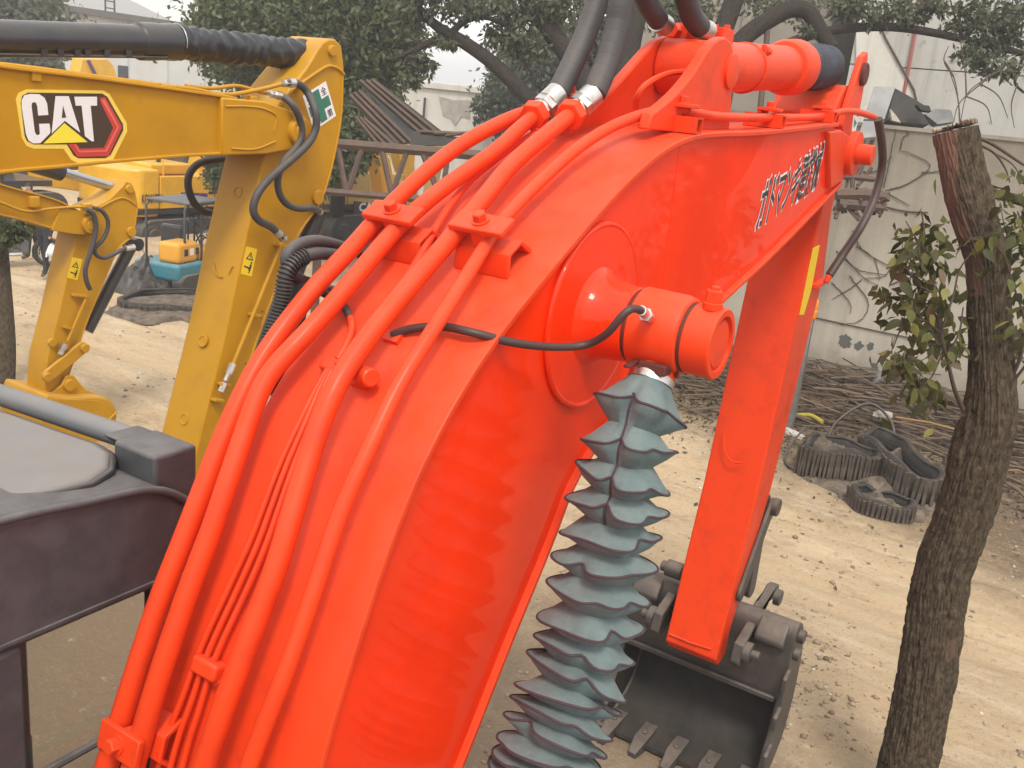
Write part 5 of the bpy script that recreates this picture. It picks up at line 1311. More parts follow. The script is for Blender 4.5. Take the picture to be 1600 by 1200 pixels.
# boom-end pipes and the hoses
yp = YR-.05
MB().tube(spline([onY(x, y, yp+.08) for x, y in [(250, 134), (300, 139), (350, 148), (400, 141), (445, 130)]], 40, 2), .016, 10).build('boom_pipe', MUST, MU, smooth=60)
MB().tube(spline([onY(x, y, yp+.12) for x, y in [(290, 134), (330, 138), (370, 134), (400, 142), (425, 148)]], 30, 2), .014, 10).build('boom_pipe', MUST, MU, smooth=60)
MB().tube(spline([onY(x, y, yp+.10) for x, y in [(-60, 94), (60, 108), (180, 124), (280, 137)]], 30, 1), .016, 8).build('boom_pipe', MUST, MU, smooth=60)
for x, y in ((352, 148), (395, 153), (55, 112)):
    q = onY(x, y, yp+.08); MB().obox(q+np.array([0, .03, -.02]), (.03, 0, 0), (0, .05, 0), (0, 0, .035)).build('pipe_bracket', MUST, MU, bevel=.006)
def hose(pts, Y, r, name='hose', mat=HOSE, n=60, fits=True):
    ys_ = Y if isinstance(Y, (list, tuple)) else [Y]*len(pts)
    q = spline([onY(x, y, yy) for (x, y), yy in zip(pts, ys_)], n, 2)
    MB().tube(q, r, 12).build(name, mat, MU, smooth=60)
    if fits:
        for a, b in ((q[0], q[3]), (q[-1], q[-4])):
            d_ = b-a; mb = MB(); mb.cyl(a-d_*.3, a+d_*.35, r*1.05, seg=6); mb.cyl(a+d_*.35, a+d_*.95, r*1.16, seg=14); mb.build('hose_fitting', CHROME, MU, smooth=30)
hose([(446, 130), (462, 129), (480, 143), (493, 175), (494, 200), (482, 224), (455, 250), (420, 280), (401, 305), (395, 330), (405, 345), (425, 355), (441, 371)], [yp+.06]*3+[yp-.06]*3+[yp-.06]*5+[yp, yp], .030)
hose([(424, 147), (440, 150), (457, 163), (470, 190), (472, 212), (462, 232), (443, 253), (434, 278), (436, 302), (448, 319), (466, 326), (486, 325), (500, 331)], [yp+.08]*2+[yp-.02]*10+[yp+.3], .027)
hose([(372, 247), (335, 250), (310, 256), (296, 272), (294, 292), (302, 315), (318, 330), (345, 335)], YLf+.12, .030, fits=False)
# badge on the boom
def bz(X, Yv): return P2(.175*X, 60+.175*Yv, YR+.03)
def badge(poly, name, mat, lay):
    y0 = YR+.03-.0016*lay
    return MB().prismY([bz(*p) for p in poly], y0, y0+.0014).build(name, mat, MB1, smooth=0)
badge([(140, 540), (165, 485), (235, 455), (920, 465), (975, 495), (1130, 755), (1135, 830), (1010, 1080), (955, 1110), (690, 1110), (635, 1085), (565, 985), (300, 985), (235, 960), (195, 890)], 'badge_edge', YELED, 1)
badge([(183, 575), (197, 510), (250, 483), (910, 492), (955, 520), (1095, 765), (1098, 818), (985, 1040), (940, 1068), (700, 1070), (655, 1045), (595, 945), (300, 945), (238, 915), (218, 870)], 'badge_field', BRNPR, 2)
badge([(885, 530), (935, 525), (1080, 775), (1080, 808), (965, 1050), (690, 1056), (606, 942), (682, 942), (708, 985), (925, 975), (1008, 800), (895, 575)], 'badge_band', REDPR, 3)
badge([(905, 545), (928, 545), (1058, 790), (948, 1010), (700, 1018), (655, 945), (668, 945), (706, 1003), (938, 996), (1042, 792), (905, 560)], 'badge_highlight', REDLT, 4)
C_ = [(428, 683), (338, 688), (329, 605), (318, 575), (297, 568), (280, 578), (278, 610), (306, 830), (318, 858), (338, 865), (353, 850), (345, 762), (438, 760), (446, 825), (440, 850), (355, 935), (295, 937), (250, 910), (228, 855), (190, 610), (190, 555), (212, 508), (265, 495), (345, 497), (392, 528), (416, 580)]
badge(C_, 'badge_letter', WHITE, 3)
badge([(492, 515), (610, 515), (712, 840), (575, 735), (458, 848)], 'badge_letter', WHITE, 3)
badge([(558, 600), (586, 705), (547, 709)], 'badge_counter', BRNPR, 4)
badge([(660, 520), (862, 520), (862, 600), (805, 600), (835, 918), (815, 918), (755, 872), (725, 600), (672, 600)], 'badge_letter', WHITE, 3)
badge([(570, 755), (778, 925), (383, 938)], 'badge_triangle', YELPR, 4)
# machine body beyond the frame edge
MB().box((-2.4, 3.4, 1.0), (1.5, 6.0, 1.2)).build('deck', BLACKP, MU, bevel=.02)
mb = MB(); mb.prismZ([(-2.6, 3.5), (-1.2, 3.4), (-1.2, 6.0), (-2.6, 5.9), (-2.95, 5.4), (-2.95, 4.0)], 1.2, 2.3); mb.build('counterweight', MUST, MU, bevel=.06)
MB().box((-1.18, 3.42, 1.2), (1.2, 3.95, 2.3)).build('engine_cover', MUST, MU, bevel=.04)
MB().box((-.4, 4.75, 1.2), (1.45, 5.95, 2.95)).build('cab', BLACKP, MU, bevel=.1)
for y0 in (3.2, 5.4): crawler(MB(), -2.2, 2.0, y0, y0+.6, .9).build('crawler_track', TRACKS, MU, bevel=.02)
MB().box((-1.2, 3.8, .45), (1.2, 5.4, .98)).build('car_body', BLACKP, MU)

# ------------------------------------------------------------------ the smaller mustard excavator behind it
Y2 = 8.45
M2 = thing('excavator', 'smaller mustard excavator with its bucket resting on the dirt', 'excavator', (3.0, 8.7, 0))
topB = [P2(x, y, Y2) for x, y in [(-60, 270), (0, 287), (40, 298), (80, 308), (112, 322), (130, 333)]]
botB = [P2(x, y, Y2) for x, y in [(-60, 325), (0, 337), (40, 345), (70, 355), (108, 364), (135, 366)]]
topB = [(topB[0][0]-2.2, 1.9), (topB[0][0]-1.2, topB[0][1]-.15)]+topB; botB = [(botB[0][0]-1.8, 1.5), (botB[0][0]-1.0, botB[0][1]-.25)]+botB
TB, BB = spline(topB, 60, 3), spline(botB, 60, 3); nTB, nBB = normals2(TB), normals2(BB)
B2 = strip(MB(), TB-nTB*.02, BB+nBB*.02, Y2+.03, Y2+.47).build('boom', MUST, M2, smooth=30)
strip(MB(), TB, TB-nTB*.02, Y2, Y2+.5).build('boom_top_plate', MUST, B2, bevel=.005); strip(MB(), BB+nBB*.02, BB, Y2, Y2+.5).build('boom_bottom_plate', MUST, B2, bevel=.005)
ce = onY(138, 351, Y2)
ep = [P2(95, 322, Y2), P2(122, 330, Y2)]+[(ce[0]+.13*math.cos(a), ce[2]+.13*math.sin(a)) for a in np.linspace(1.25, -1.25, 9)]+[P2(112, 366, Y2), P2(80, 360, Y2)]
for a, b in ((Y2-.012, Y2+.06), (Y2+.44, Y2+.512)): MB().prismY(ep, a, b).build('boom_fork', MUST, B2, bevel=.01)
mb = MB(); mb.lathe((ce[0], Y2-.01, ce[2]), (0, -1, 0), [(0, .10), (.05, .097), (.055, .09), (.055, .055), (.062, .05), (.062, .001)], 28, rel=False); mb.build('fork_pin', MUST, B2, smooth=30)
yc = Y2+.25
r0_, r1_ = onY(95, 268, yc), onY(192, 298, yc)
A2 = MB().tube([r0_-(r1_-r0_)*.9, r0_], .11, 20).build('arm_cylinder', BLACKP, M2, smooth=60)
MB().tube([r0_-(r1_-r0_)*.1, (r0_+r1_)/2, r1_], .055, 16).build('rod', ROD, A2, smooth=60)
ysr, ysl = Y2+.07, Y2+.43
side = [(192, 290), (197, 283), (206, 286), (212, 300), (216, 320), (214, 345), (208, 372), (187, 386), (160, 450), (135, 510), (118, 555), (104, 598), (85, 628), (72, 622), (70, 605), (74, 560), (92, 490), (112, 400), (120, 365), (132, 332), (170, 312)]
S2 = MB().prismY([P2(x, y, ysr) for x, y in side], ysr, ysl).build('stick', MUST, M2, bevel=.012)
MB().tube(spline([onY(x, y, ysr-.003) for x, y in [(128, 342), (150, 328), (185, 310), (200, 312), (214, 322)]], 24), .012, 8).build('weld_rib', MUST, S2, smooth=60)
MB().tube(spline([onY(x, y, ysr-.002) for x, y in [(215, 325), (206, 370), (186, 386), (158, 450), (133, 510), (104, 596)]], 30), .010, 8).build('edge_weld', MUST, S2, smooth=60)
for x, y, rr in ((201, 295, .05), (204, 362, .06), (80, 535, .05)):
    q = onY(x, y, ysr); mb = MB(); disc_y(mb, q[0], q[2], ysr, ysr-.035, rr); mb.build('pin_head', MUST, S2)
k0, k1 = onY(205, 384, yc), onY(150, 490, yc)
KC2 = MB().tube([k0, k1, k1+(k1-k0)*.25], .075, 16).build('bucket_cylinder', BLACKP, M2, smooth=60)
mb = MB(); mb.cyl(k0+np.array([.02, -.12, .03]), k0+np.array([.02, .12, .03]), .08, seg=16); mb.build('cylinder_eye', BLACKP, KC2)
lk = barlink(MB(), P2(70, 585, ysr), P2(122, 542, ysr), .075, ysr-.09, ysr-.04).build('bucket_link', MUST, M2, bevel=.01)
for x, y in ((66, 586), (124, 541)):
    q = onY(x, y, ysr); mb = MB(); disc_y(mb, q[0], q[2], ysr-.09, ysr-.13, .055); mb.build('link_pin', MUST, lk)
MB().prismY([P2(x, y, ysr) for x, y in [(92, 600), (98, 586), (110, 584), (130, 608), (150, 615), (95, 622), (72, 616)]], ysr-.06, ysr-.02).build('bucket_ear', MUST, M2, bevel=.01)
q = onY(102, 599, ysr); mb = MB(); disc_y(mb, q[0], q[2], ysr-.06, ysr-.11, .07); mb.build('bucket_pin', MUST, M2)
bq = [P2(x, y, ysr-.2) for x, y in [(72, 616), (110, 620), (150, 619), (166, 621), (178, 632), (182, 648), (180, 672), (160, 700), (100, 705), (70, 690), (60, 650)]]
BKT = MB().prismY(bq, ysr-.22, ysl+.25).build('bucket', MUST, M2, bevel=.03, seg=3)
MB().prismY([P2(x, y, ysr-.22) for x, y in [(78, 622), (150, 625), (172, 632), (177, 650), (176, 672), (158, 694), (100, 698), (74, 686), (66, 650)]], ysr-.235, ysr-.2205).build('bucket_side', MUST, BKT, bevel=.006)
MB().tube(spline([onY(x, y, ysr-.24) for x, y in [(166, 672), (168, 660), (176, 650), (182, 644)]], 12), .012, 6).build('wear_edge', MUST, BKT)
dq = [onY(x, y, ysr-.002) for x, y in [(113, 402), (129, 405), (121, 438), (105, 434)]]
MB().prismY([(p[0], p[2]) for p in dq], ysr-.003, ysr-.0005).build('warning_decal', STICKY, S2, smooth=0)
o_ = dq[3]; ux = dq[2]-dq[3]; uz = dq[0]-dq[3]; warn_deco(S2, ysr-.003)
q0, q1 = onY(134, 467, ysr-.05), onY(106, 532, ysr-.05)
MB().tube([q0, q1], .016, 8).build('stick_pipe', MUST, S2)
for x, y, w in ((125, 462, .10), (105, 512, .05)): MB().obox(onY(x, y, ysr-.03), (w, 0, -.02), (0, .03, 0), (.003, 0, .014)).build('pipe_bracket', MUST, S2, bevel=.004)
q2, q3 = onY(101, 537, ysr-.06), onY(94, 554, ysr-.06); mb = MB(); d_ = q3-q2; mb.cyl(q2, q2+d_*.5, .045, seg=6); mb.cyl(q2+d_*.5, q3, .032, seg=8); mb.build('pipe_fitting', CHROME, S2, smooth=30)
MB().tube(spline([onY(x, y, Y2-.02) for x, y in [(-40, 305), (0, 316), (40, 330), (80, 326), (120, 323), (145, 325)]], 40, 2), .015, 8).build('boom_pipe', MUST, M2, smooth=60)
def hose2(pts, Y, r): MB().tube(spline([onY(x, y, Y) for x, y in pts], 50, 2), r, 10).build('hose', HOSE, M2, smooth=60)
hose2([(134, 327), (145, 333), (150, 350), (148, 370), (142, 392), (136, 410), (133, 425), (136, 442), (141, 452)], Y2-.10, .028)
hose2([(146, 325), (158, 328), (168, 342), (168, 358), (160, 375), (148, 388), (150, 398), (162, 403), (176, 398), (195, 388)], Y2-.06, .025)
mb = MB(); q = onY(196, 388, Y2); mb.cyl(q, q+np.array([.12, 0, .01]), .035, seg=8); mb.build('hose_fitting', CHROME, M2)
for x, y in ((52, 315), (135, 326)): MB().obox(onY(x, y, Y2+.0), (.05, 0, 0), (0, .05, 0), (0, 0, .06)).build('pipe_bracket', MUST, M2, bevel=.01)
bx_ = topB[0][0]
MB().box((bx_-3.4, 7.7, .9), (bx_+.2, 10.0, 1.05)).build('deck', BLACKP, M2)
mb = MB(); mb.prismZ([(bx_-3.5, 7.9), (bx_-2.2, 7.75), (bx_-2.2, 9.95), (bx_-3.5, 9.8), (bx_-3.8, 9.2), (bx_-3.8, 8.4)], 1.05, 1.9); mb.build('counterweight', MUST, M2, bevel=.06)
MB().box((bx_-1.4, 9.0, 1.05), (bx_+.1, 9.95, 2.6)).build('cab', BLACKP, M2, bevel=.1)
for y0 in (7.6, 9.5): crawler(MB(), bx_-3.2, bx_+.5, y0, y0+.5, .8).build('crawler_track', TRACKS, M2, bevel=.02)

# ------------------------------------------------------------------ the yellow row far behind
def far_excavator(name, label, x0, yr_, paint, word=None, dots=False, dark_panel=None, boom=None, hood=None, L=3.6):
    """x0: rear of the counterweight, yr_: right side plane; all machines face +X"""
    t = thing(name, label, 'excavator', (x0+1.8, yr_+1.3, 0))
    for y0 in (yr_-.05, yr_+2.05):
        tr = crawler(MB(), x0+.35, x0+L+.6, y0, y0+.6, .85).build('crawler_track', TRACKS, t, bevel=.03)
        for xx in (x0+.78, x0+L+.17): MB().lathe((xx, y0+.0, .425), (0, -1, 0), [(0, .30), (.03, .30), (.03, .2), (.05, .18), (.05, .01)], 18, rel=False).build('wheel', STEELD, tr)
    MB().box((x0+.9, yr_+.5, .45), (x0+L-.2, yr_+2.1, 1.0)).build('car_body', BLACKP, t)
    MB().box((x0+.3, yr_+.02, 1.0), (x0+L, yr_+2.6, 1.12)).build('deck', BLACKP, t)
    cw = [(x0+1.0, yr_), (x0+.45, yr_+.03), (x0+.12, yr_+.35), (x0, yr_+.9), (x0, yr_+1.7), (x0+.12, yr_+2.25), (x0+.45, yr_+2.57), (x0+1.0, yr_+2.6)]
    c_ = MB().prismZ(cw, 1.12, 2.18).build('counterweight', paint, t, bevel=.07, seg=3)
    MB().prismZ([(x0+.98, yr_+.06), (x0+.5, yr_+.10), (x0+.2, yr_+.4), (x0+.08, yr_+.9), (x0+.08, yr_+1.7), (x0+.2, yr_+2.2), (x0+.5, yr_+2.5), (x0+.98, yr_+2.54)], .92, 1.12).build('counterweight_skirt', paint, c_, bevel=.04)
    for k in range(3):
        xa = x0+1.02+k*(L-1.1)/3
        MB().box((xa, yr_+.01, 1.14), (xa+(L-1.1)/3-.02, yr_+.09, 2.0 if k < 2 else 1.75)).build('side_door', paint, t, bevel=.02)
    MB().box((x0+1.0, yr_+.09, 1.12), (x0+L-.1, yr_+1.0, 1.98)).build('engine_house', paint, t, bevel=.04)
    MB().box((x0+.95, yr_+.35, 2.0), (x0+2.3, yr_+2.3, 2.3)).build('hood', hood or paint, t, bevel=.06)
    mb = MB(); mb.cyl((x0+1.5, yr_+.7, 2.3), (x0+1.5, yr_+.7, 2.75), .06); mb.build('exhaust', BLACKP, t)
    cb_ = MB().box((x0+2.0, yr_+1.55, 1.12), (x0+L+.1, yr_+2.58, 2.95)).build('cab', BLACKP, t, bevel=.12)
    MB().box((x0+2.35, yr_+1.543, 1.9), (x0+L-.15, yr_+1.549, 2.75)).build('cab_window', M('cab_glass', (.12, .14, .14), .1, coat=.5) if 'cab_glass' not in bpy.data.materials else bpy.data.materials['cab_glass'], cb_)
    hr = MB(); hr.tube([(x0+1.2, yr_+.12, 2.0), (x0+1.2, yr_+.12, 2.55), (x0+2.9, yr_+.12, 2.55), (x0+2.9, yr_+.12, 2.0)], .025, 6); hr.build('handrail', paint, t)
    if boom:
        pts = [(x0+3.0, 1.5), (x0+3.4, 2.6)]+boom
        q = spline([(p[0], yr_+1.2, p[1]) for p in pts], 26, 1)
        wd = np.interp(np.linspace(0, 1, 26), [0, .45, 1], [.3, .42, .2])
        A = np.array([[p[0], p[2]+w] for p, w in zip(q, wd)]); B = np.array([[p[0]+.12, p[2]-w] for p, w in zip(q, wd)])
        strip(MB(), A, B, yr_+.95, yr_+1.45).build('boom', paint, t, bevel=.02)
        MB().tube([q[8]+np.array([0, 0, .6]), q[22]+np.array([0, 0, .35])], .11, 12).build('arm_cylinder', BLACKP, t)
        e = q[-1]
        MB().prismY([(e[0]-.25, e[2]+.45), (e[0]+.15, e[2]+.5), (e[0]+.25, e[2]), (e[0]-.1, .75), (e[0]-.35, .75), (e[0]-.25, e[2]-.2)], yr_+1.02, yr_+1.38).build('stick', paint, t, bevel=.02)
        MB().prismY([(e[0]-.4, .85), (e[0]+.05, .9), (e[0]+.35, .6), (e[0]+.3, .15), (e[0]-.1, .0), (e[0]-.6, .05), (e[0]-.5, .5)], yr_+.7, yr_+1.7).build('bucket', STEELD, t, bevel=.03)
    return t, c_
# yellow machine with its maker's word along the counterweight side
yk = 20.3
xk = onY(200, 305, yk)[0]
FK, cwk = far_excavator('excavator', 'bright yellow excavator with dark lettering on its rounded rear, behind the mini excavator', xk, yk, YEL,
    boom=[(xk+4.4, 3.1), (xk+5.6, 2.9), (xk+6.8, 2.3)], L=3.9)
FZ = -.45; FK.location.z = FZ
wa, wb_ = onY(222, 318, yk), onY(250, 320, yk)
text_mesh('KOMATSU', BLKPR, 'lettering', FK, np.array([onY(221, 318, yk)[0], yk-.006, onY(221, 318, yk)[2]-FZ]), (1, 0, 0), (0, 0, 1), .24, bold=.03, fit=.66, thick=.012, nrm=(0, -1, 0))
for k in range(6):
    q = onY(286+7*k, 304+.3*k, yk); MB().box((q[0]-.07, yk-.006, q[2]-FZ-.06), (q[0]+.07, yk+.0095, q[2]-FZ+.06)).build('print_mark', PURPLE, FK)
for k in range(4): MB().box((onY(326, 300, yk)[0], yk-.008, 1.50+.11*k), (onY(343, 300, yk)[0], yk+.0095, 1.56+.11*k)).build('louvre', BLKPR, FK)
# second yellow machine further back with raised boom
yk2 = 30.0
xk2 = onY(30, 285, yk2)[0]
F2, _ = far_excavator('excavator', 'yellow excavator with its boom raised above the large mustard boom', xk2-1.0, yk2, YEL, boom=None, L=3.9)
bpts = [onY(x, y, yk2+1.2) for x, y in ((70, 300), (150, 130), (140, 95))]
mb = MB(); A = [onY(x, y, yk2+1.0)[[0, 2]] for x, y in ((60, 300), (95, 190), (121, 112), (126, 92))]; B = [onY(x, y, yk2+1.0)[[0, 2]] for x, y in ((130, 300), (160, 190), (180, 118), (165, 92))]
strip(mb, spline(A, 16, 0), spline(B, 16, 0), yk2+.9, yk2+1.5); bm2 = mb.build('boom', YEL, F2, bevel=.02)
mb = MB(); q0, q1 = onY(138, 94, yk2+.85), onY(150, 118, yk2+.85); mb.tube([q0, q1], .06, 8); mb.build('boom_pipe', PURPLE, bm2)
# low yellow boom and black cylinder lying to the left of the lettered machine
yk3 = 23.4
F3 = thing('excavator', 'yellow excavator whose low boom and black cylinder show under the mustard boom', 'excavator', (onY(100, 300, yk3)[0], yk3+1.2, 0))
A = [onY(x, y, yk3)[[0, 2]] for x, y in ((60, 255), (118, 268), (160, 269), (190, 276), (243, 281))]; B = [onY(x, y, yk3)[[0, 2]] for x, y in ((60, 290), (118, 298), (160, 306), (205, 314), (243, 296))]
bm3 = strip(MB(), spline(A, 20, 0), spline(B, 20, 0), yk3, yk3+.5).build('boom', YEL, F3, bevel=.02)
q0, q1 = onY(190, 266, yk3+.2), onY(268, 273, yk3+.2); MB().tube([q0, q1], .13, 12).build('arm_cylinder', BLACKP, F3)
MB().prismY([P2(x, y, yk3) for x, y in ((181, 272), (193, 273), (192, 285), (179, 283))], yk3-.02, yk3-.001).build('boom_band', BLACKP, F3)
x3 = onY(40, 300, yk3)[0]
MB().box((x3-3.2, yk3-.6, 1.0), (x3+.4, yk3+1.9, 1.15)).build('deck', BLACKP, F3)
mb = MB(); mb.prismZ([(x3-2.2, yk3-.5), (x3-3.2, yk3-.4), (x3-3.5, yk3+.2), (x3-3.5, yk3+1.2), (x3-3.2, yk3+1.8), (x3-2.2, yk3+1.9)], 1.15, 2.15); mb.build('counterweight', YEL, F3, bevel=.06)
MB().box((x3-1.3, yk3+.9, 1.15), (x3+.3, yk3+1.9, 2.8)).build('cab', BLACKP, F3, bevel=.1)
for y0 in (yk3-.7, yk3+1.3): crawler(MB(), x3-3.1, x3+.8, y0, y0+.55, .85).build('crawler_track', TRACKS, F3, bevel=.02)
# tan machine with dark side panel behind the boom pipes
yk4 = 17.0
xk4 = onY(505, 320, yk4)[0]
F4, _ = far_excavator('excavator', 'tan excavator with white letters on a dark side panel behind the lattice boom', xk4, yk4, M('tan_paint', (.50, .33, .11), .5, dust=.4), hood=HEATER, L=3.7,
    boom=[(xk4+3.9, 3.3), (xk4+5.2, 3.2), (xk4+6.6, 2.4)])
pq = [onY(x, y, yk4-.002) for x, y in ((553, 314), (600, 320), (600, 348), (553, 340))]
MB().prismY([(p[0], p[2]) for p in pq], yk4-.012, yk4+.008).build('dark_panel', BLKPR, F4)
text_mesh('CAT', WHITE, 'lettering', F4, np.array([onY(560, 331, yk4)[0], yk4-.013, onY(560, 331, yk4)[2]]), (1, 0, 0), (0, 0, 1), .26, bold=.04, fit=.85, thick=.004, nrm=(0, -1, 0))
# grey machine between the yellow ones
F5, _ = far_excavator('excavator', 'grey excavator with dark cab showing above the lettered yellow machine', onY(215, 290, 26.0)[0], 26.0, M('grey_paint', (.15, .155, .16), .5, dust=.2), boom=None, L=3.8)
mb = MB(); q0, q1 = onY(200, 262, 25.5), onY(272, 270, 25.5); mb.tube([q0, q1], .16, 10); mb.build('boom_cylinder', BLACKP, F5)
F6, _ = far_excavator('excavator', 'weathered yellow excavator at the end of the row beyond the lattice boom', onY(640, 300, 24.0)[0], 24.0, DYEL, boom=None, hood=HEATER, L=3.6)
# yellow excavator arms alone among the lattice, their machines not built
for k, (A, B, yy, lab) in enumerate([([(577, 225), (592, 262), (600, 310)], [(598, 222), (612, 262), (616, 305)], 15.6, 'hanging yellow excavator arm behind the rusty lattice boom'),
        ([(622, 232), (628, 262), (640, 300)], [(650, 236), (648, 262), (655, 292)], 19.5, 'rounded bright yellow excavator arm further behind the lattice'),
        ([(538, 226), (540, 250), (540, 290)], [(551, 226), (553, 250), (551, 290)], 18.4, 'slim yellow excavator arm beside the drooping leaves')]):
    a_ = [onY(x, y, yy)[[0, 2]] for x, y in A]; b_2 = [onY(x, y, yy)[[0, 2]] for x, y in B]
    t = thing('excavator', lab, 'excavator', (a_[2][0], yy+.2, 0))
    st = strip(MB(), spline(a_, 10, 0), spline(b_2, 10, 0), yy, yy+.4).build('arm', YEL if k else DYEL, t, bevel=.02)
    e = (a_[2]+b_2[2])/2; w = abs(b_2[2][0]-a_[2][0])/2
    MB().prismY([(e[0]-w, e[1]), (e[0]+w, e[1]), (e[0]+w*.8, .5), (e[0]-w*.8, .5)], yy+.02, yy+.38).build('arm_end', DYEL, t, bevel=.02)
    mb = MB(); disc_y(mb, e[0], e[1], yy-.001, yy-.05, .09); mb.build('pin', BLACKP, st)
    MB().prismY([(e[0]-.5, .6), (e[0]+.3, .6), (e[0]+.5, .25), (e[0]+.2, -.02), (e[0]-.6, -.02)], yy-.2, yy+.6).build('bucket', STEELD, t, bevel=.03)
# rusty lattice boom with dark sheets thrown over it
DL = 14.5
LT = thing('lattice_boom', 'rusty lattice crane boom section standing behind the orange pipes', 'lattice boom', gpt(600, 400))
lp_ = lambda x, y, d=0: atD(x, y, DL+d)
def bar(a, b, r, name='lattice_bar', m=RUSTY): MB().tube([a, (np.asarray(a)+b)/2, b], r, 6).build(name, m, LT)
for d in (0, 1.1):
    bar(lp_(470, 220, d), lp_(790, 246, d), .085, 'chord'); bar(lp_(470, 296, d), lp_(790, 322, d), .06, 'chord')
    for xa, ya, xb, yb in ((480, 222, 505, 298), (528, 226, 541, 300), (567, 228, 543, 300), (596, 232, 612, 305), (636, 236, 612, 305), (660, 238, 690, 314), (700, 240, 690, 314)):
        bar(lp_(xa, ya, d), lp_(xb, yb, d), .045, 'brace')
for x, y in ((530, 225), (660, 238), (543, 300), (690, 314)): bar(lp_(x, y), lp_(x+1, y, 1.1), .04, 'cross_bar')
for x, y in ((500, 298), (700, 316)):
    p = lp_(x, y, .5); bar(p, np.array([p[0], p[1], 0]), .07, 'leg')
SH = [([(557, 126), (590, 126), (692, 206), (664, 222), (640, 214)], 0.9, 'wide dark sheet metal strip sloping down behind the leaves, uppermost of the pile'), ([(543, 150), (566, 140), (652, 222), (615, 226)], .5, 'dark sheet metal strip, middle one of the sloping pile'),
      ([(552, 182), (574, 186), (624, 227), (588, 231)], .2, 'short dark sheet metal strip resting lowest on the lattice'), ([(645, 204), (715, 214), (750, 204), (752, 212), (702, 226), (640, 228)], .4, 'flat dark sheet lying along the top of the lattice boom')]
for pl_, d, lab in SH:
    ob = np.array([lp_(x, y, d) for x, y in pl_]); n_ = len(ob); nv = Fw*.05
    mb = MB(); mb.add(list(ob)+list(ob+nv), [tuple(range(n_))]+[tuple(range(2*n_-1, n_-1, -1))]+[(i, (i+1) % n_, n_+(i+1) % n_, n_+i) for i in range(n_)])
    o = mb.build('metal_sheet', SHEETD, None, smooth=0); tag(o, lab, 'metal sheet', 'dark sheets on the lattice boom')
    L0, L1, L2_, L3 = ob[0], ob[1], ob[2], ob[-1] if n_ == 4 else ob[3]
    for k in range(3):
        u_ = (k+.6)/3.4
        a_, b_3 = L0+(L1-L0)*u_-nv*.3, L3+(L2_-L3)*u_-nv*.3
        r_ = MB().tube([a_, (a_+b_3)/2, b_3], .030, 6).build('rib', RUSTY, None); r_.parent = o
# thin antenna-like post in front of the white old building
# ------------------------------------------------------------------ mini excavator
g0 = gpt(284, 442)
dm = depth(g0)
ME = thing('mini_excavator', 'small blue mini excavator with yellow engine cover and black canopy frame', 'mini excavator', g0)
kx = dm/FPX
def mp(x, y, d=0.0): return atD(x, y, dm+d)
ax_ = np.array([math.cos(R(15)), math.sin(R(15)), 0]); ay_ = np.array([-math.sin(R(15)), math.cos(R(15)), 0]); az_ = np.array([0, 0, 1.0])
def lm(u, v, w): return g0+ax_*u*1.2+ay_*v*1.1+az_*w
def lbox(u0, u1, v0, v1, w0, w1, name, m, bev=.03, par=None):
    c = lm((u0+u1)/2, (v0+v1)/2, (w0+w1)/2)
    return MB().obox(c, ax_*(u1-u0)*.6, ay_*(v1-v0)*.55, az_*(w1-w0)/2).build(name, m, par or ME, bevel=bev, seg=3)
for v in (-.45, .45):
    mb = MB(); pts = [(-.55+.17*math.cos(a), .17+.17*math.sin(a)) for a in np.linspace(math.pi/2, 1.5*math.pi, 8)]+[(.65+.17*math.cos(a), .17+.17*math.sin(a)) for a in np.linspace(-math.pi/2, math.pi/2, 8)]
    mb.prism(pts, lambda p, t_: lm(p[0], t_, p[1]), v-.12, v+.12); mb.build('crawler_track', TRACKS, ME, bevel=.02)
lbox(-.72, .55, -.5, .5, .20, .57, 'base_skirt', BLUE, .08)
lbox(-.68, -.12, -.46, .0, .57, 1.0, 'engine_cover', DYEL, .08)
lbox(-.05, .45, -.46, -.1, .57, .82, 'side_box', DYEL, .05)
for k in range(3):
    for r_ in range(1): lbox(-.52+.16*k, -.42+.16*k, -.467, -.461, .72, .86, 'cover_vent' if k != 1 else 'cover_label', BLKPR if k != 1 else WHITE, 0)
lbox(-.1, .3, -.1, .35, .6, .75, 'seat', BLACKP, .05); lbox(-.18, -.05, -.1, .35, .75, 1.25, 'seat_back', BLACKP, .05)
def lt(pts, r, name, m): return MB().tube([lm(*p) for p in pts], r, 8).build(name, m, ME, smooth=60)
lt([(-.46, -.42, .56), (-.46, -.42, 1.66), (-.40, -.42, 1.74), (.62, -.42, 1.72)], .026, 'canopy_post', BLACKP)
lt([(-.02, -.45, .56), (-.02, -.45, 1.72)], .026, 'canopy_post', BLACKP)
lt([(-.46, .42, .56), (-.46, .42, 1.66), (-.40, .42, 1.74), (.62, .42, 1.72)], .026, 'canopy_post', BLACKP)
lbox(-.42, .66, -.46, .46, 1.74, 1.79, 'canopy_roof', HEATER, .02)
lt([(.0, -.42, 1.15), (.5, -.42, 1.15)], .02, 'guard_rail', RAILM); lt([(.5, -.42, .6), (.5, -.42, 1.15)], .02, 'guard_rail', RAILM)
lt([(.36, .0, .6), (.36, .0, 1.25)], .02, 'lever', BLACKP); lt([(.36, .15, .6), (.38, .15, 1.25)], .02, 'lever', BLACKP)
mb = MB(); mb.prism([(.55, .40), (.75, .42), (1.15, 1.1), (1.75, 2.0), (1.62, 2.1), (1.0, 1.3), (.55, .75)], lambda p, t_: lm(p[0], t_, p[1]), -.34, -.14); mb.build('boom', BLUE, ME, bevel=.02)
mb = MB(); mb.prism([(1.62, 2.1), (1.78, 2.05), (2.15, 1.0), (2.0, .95)], lambda p, t_: lm(p[0], t_, p[1]), -.32, -.16); mb.build('stick', BLUE, ME, bevel=.02)
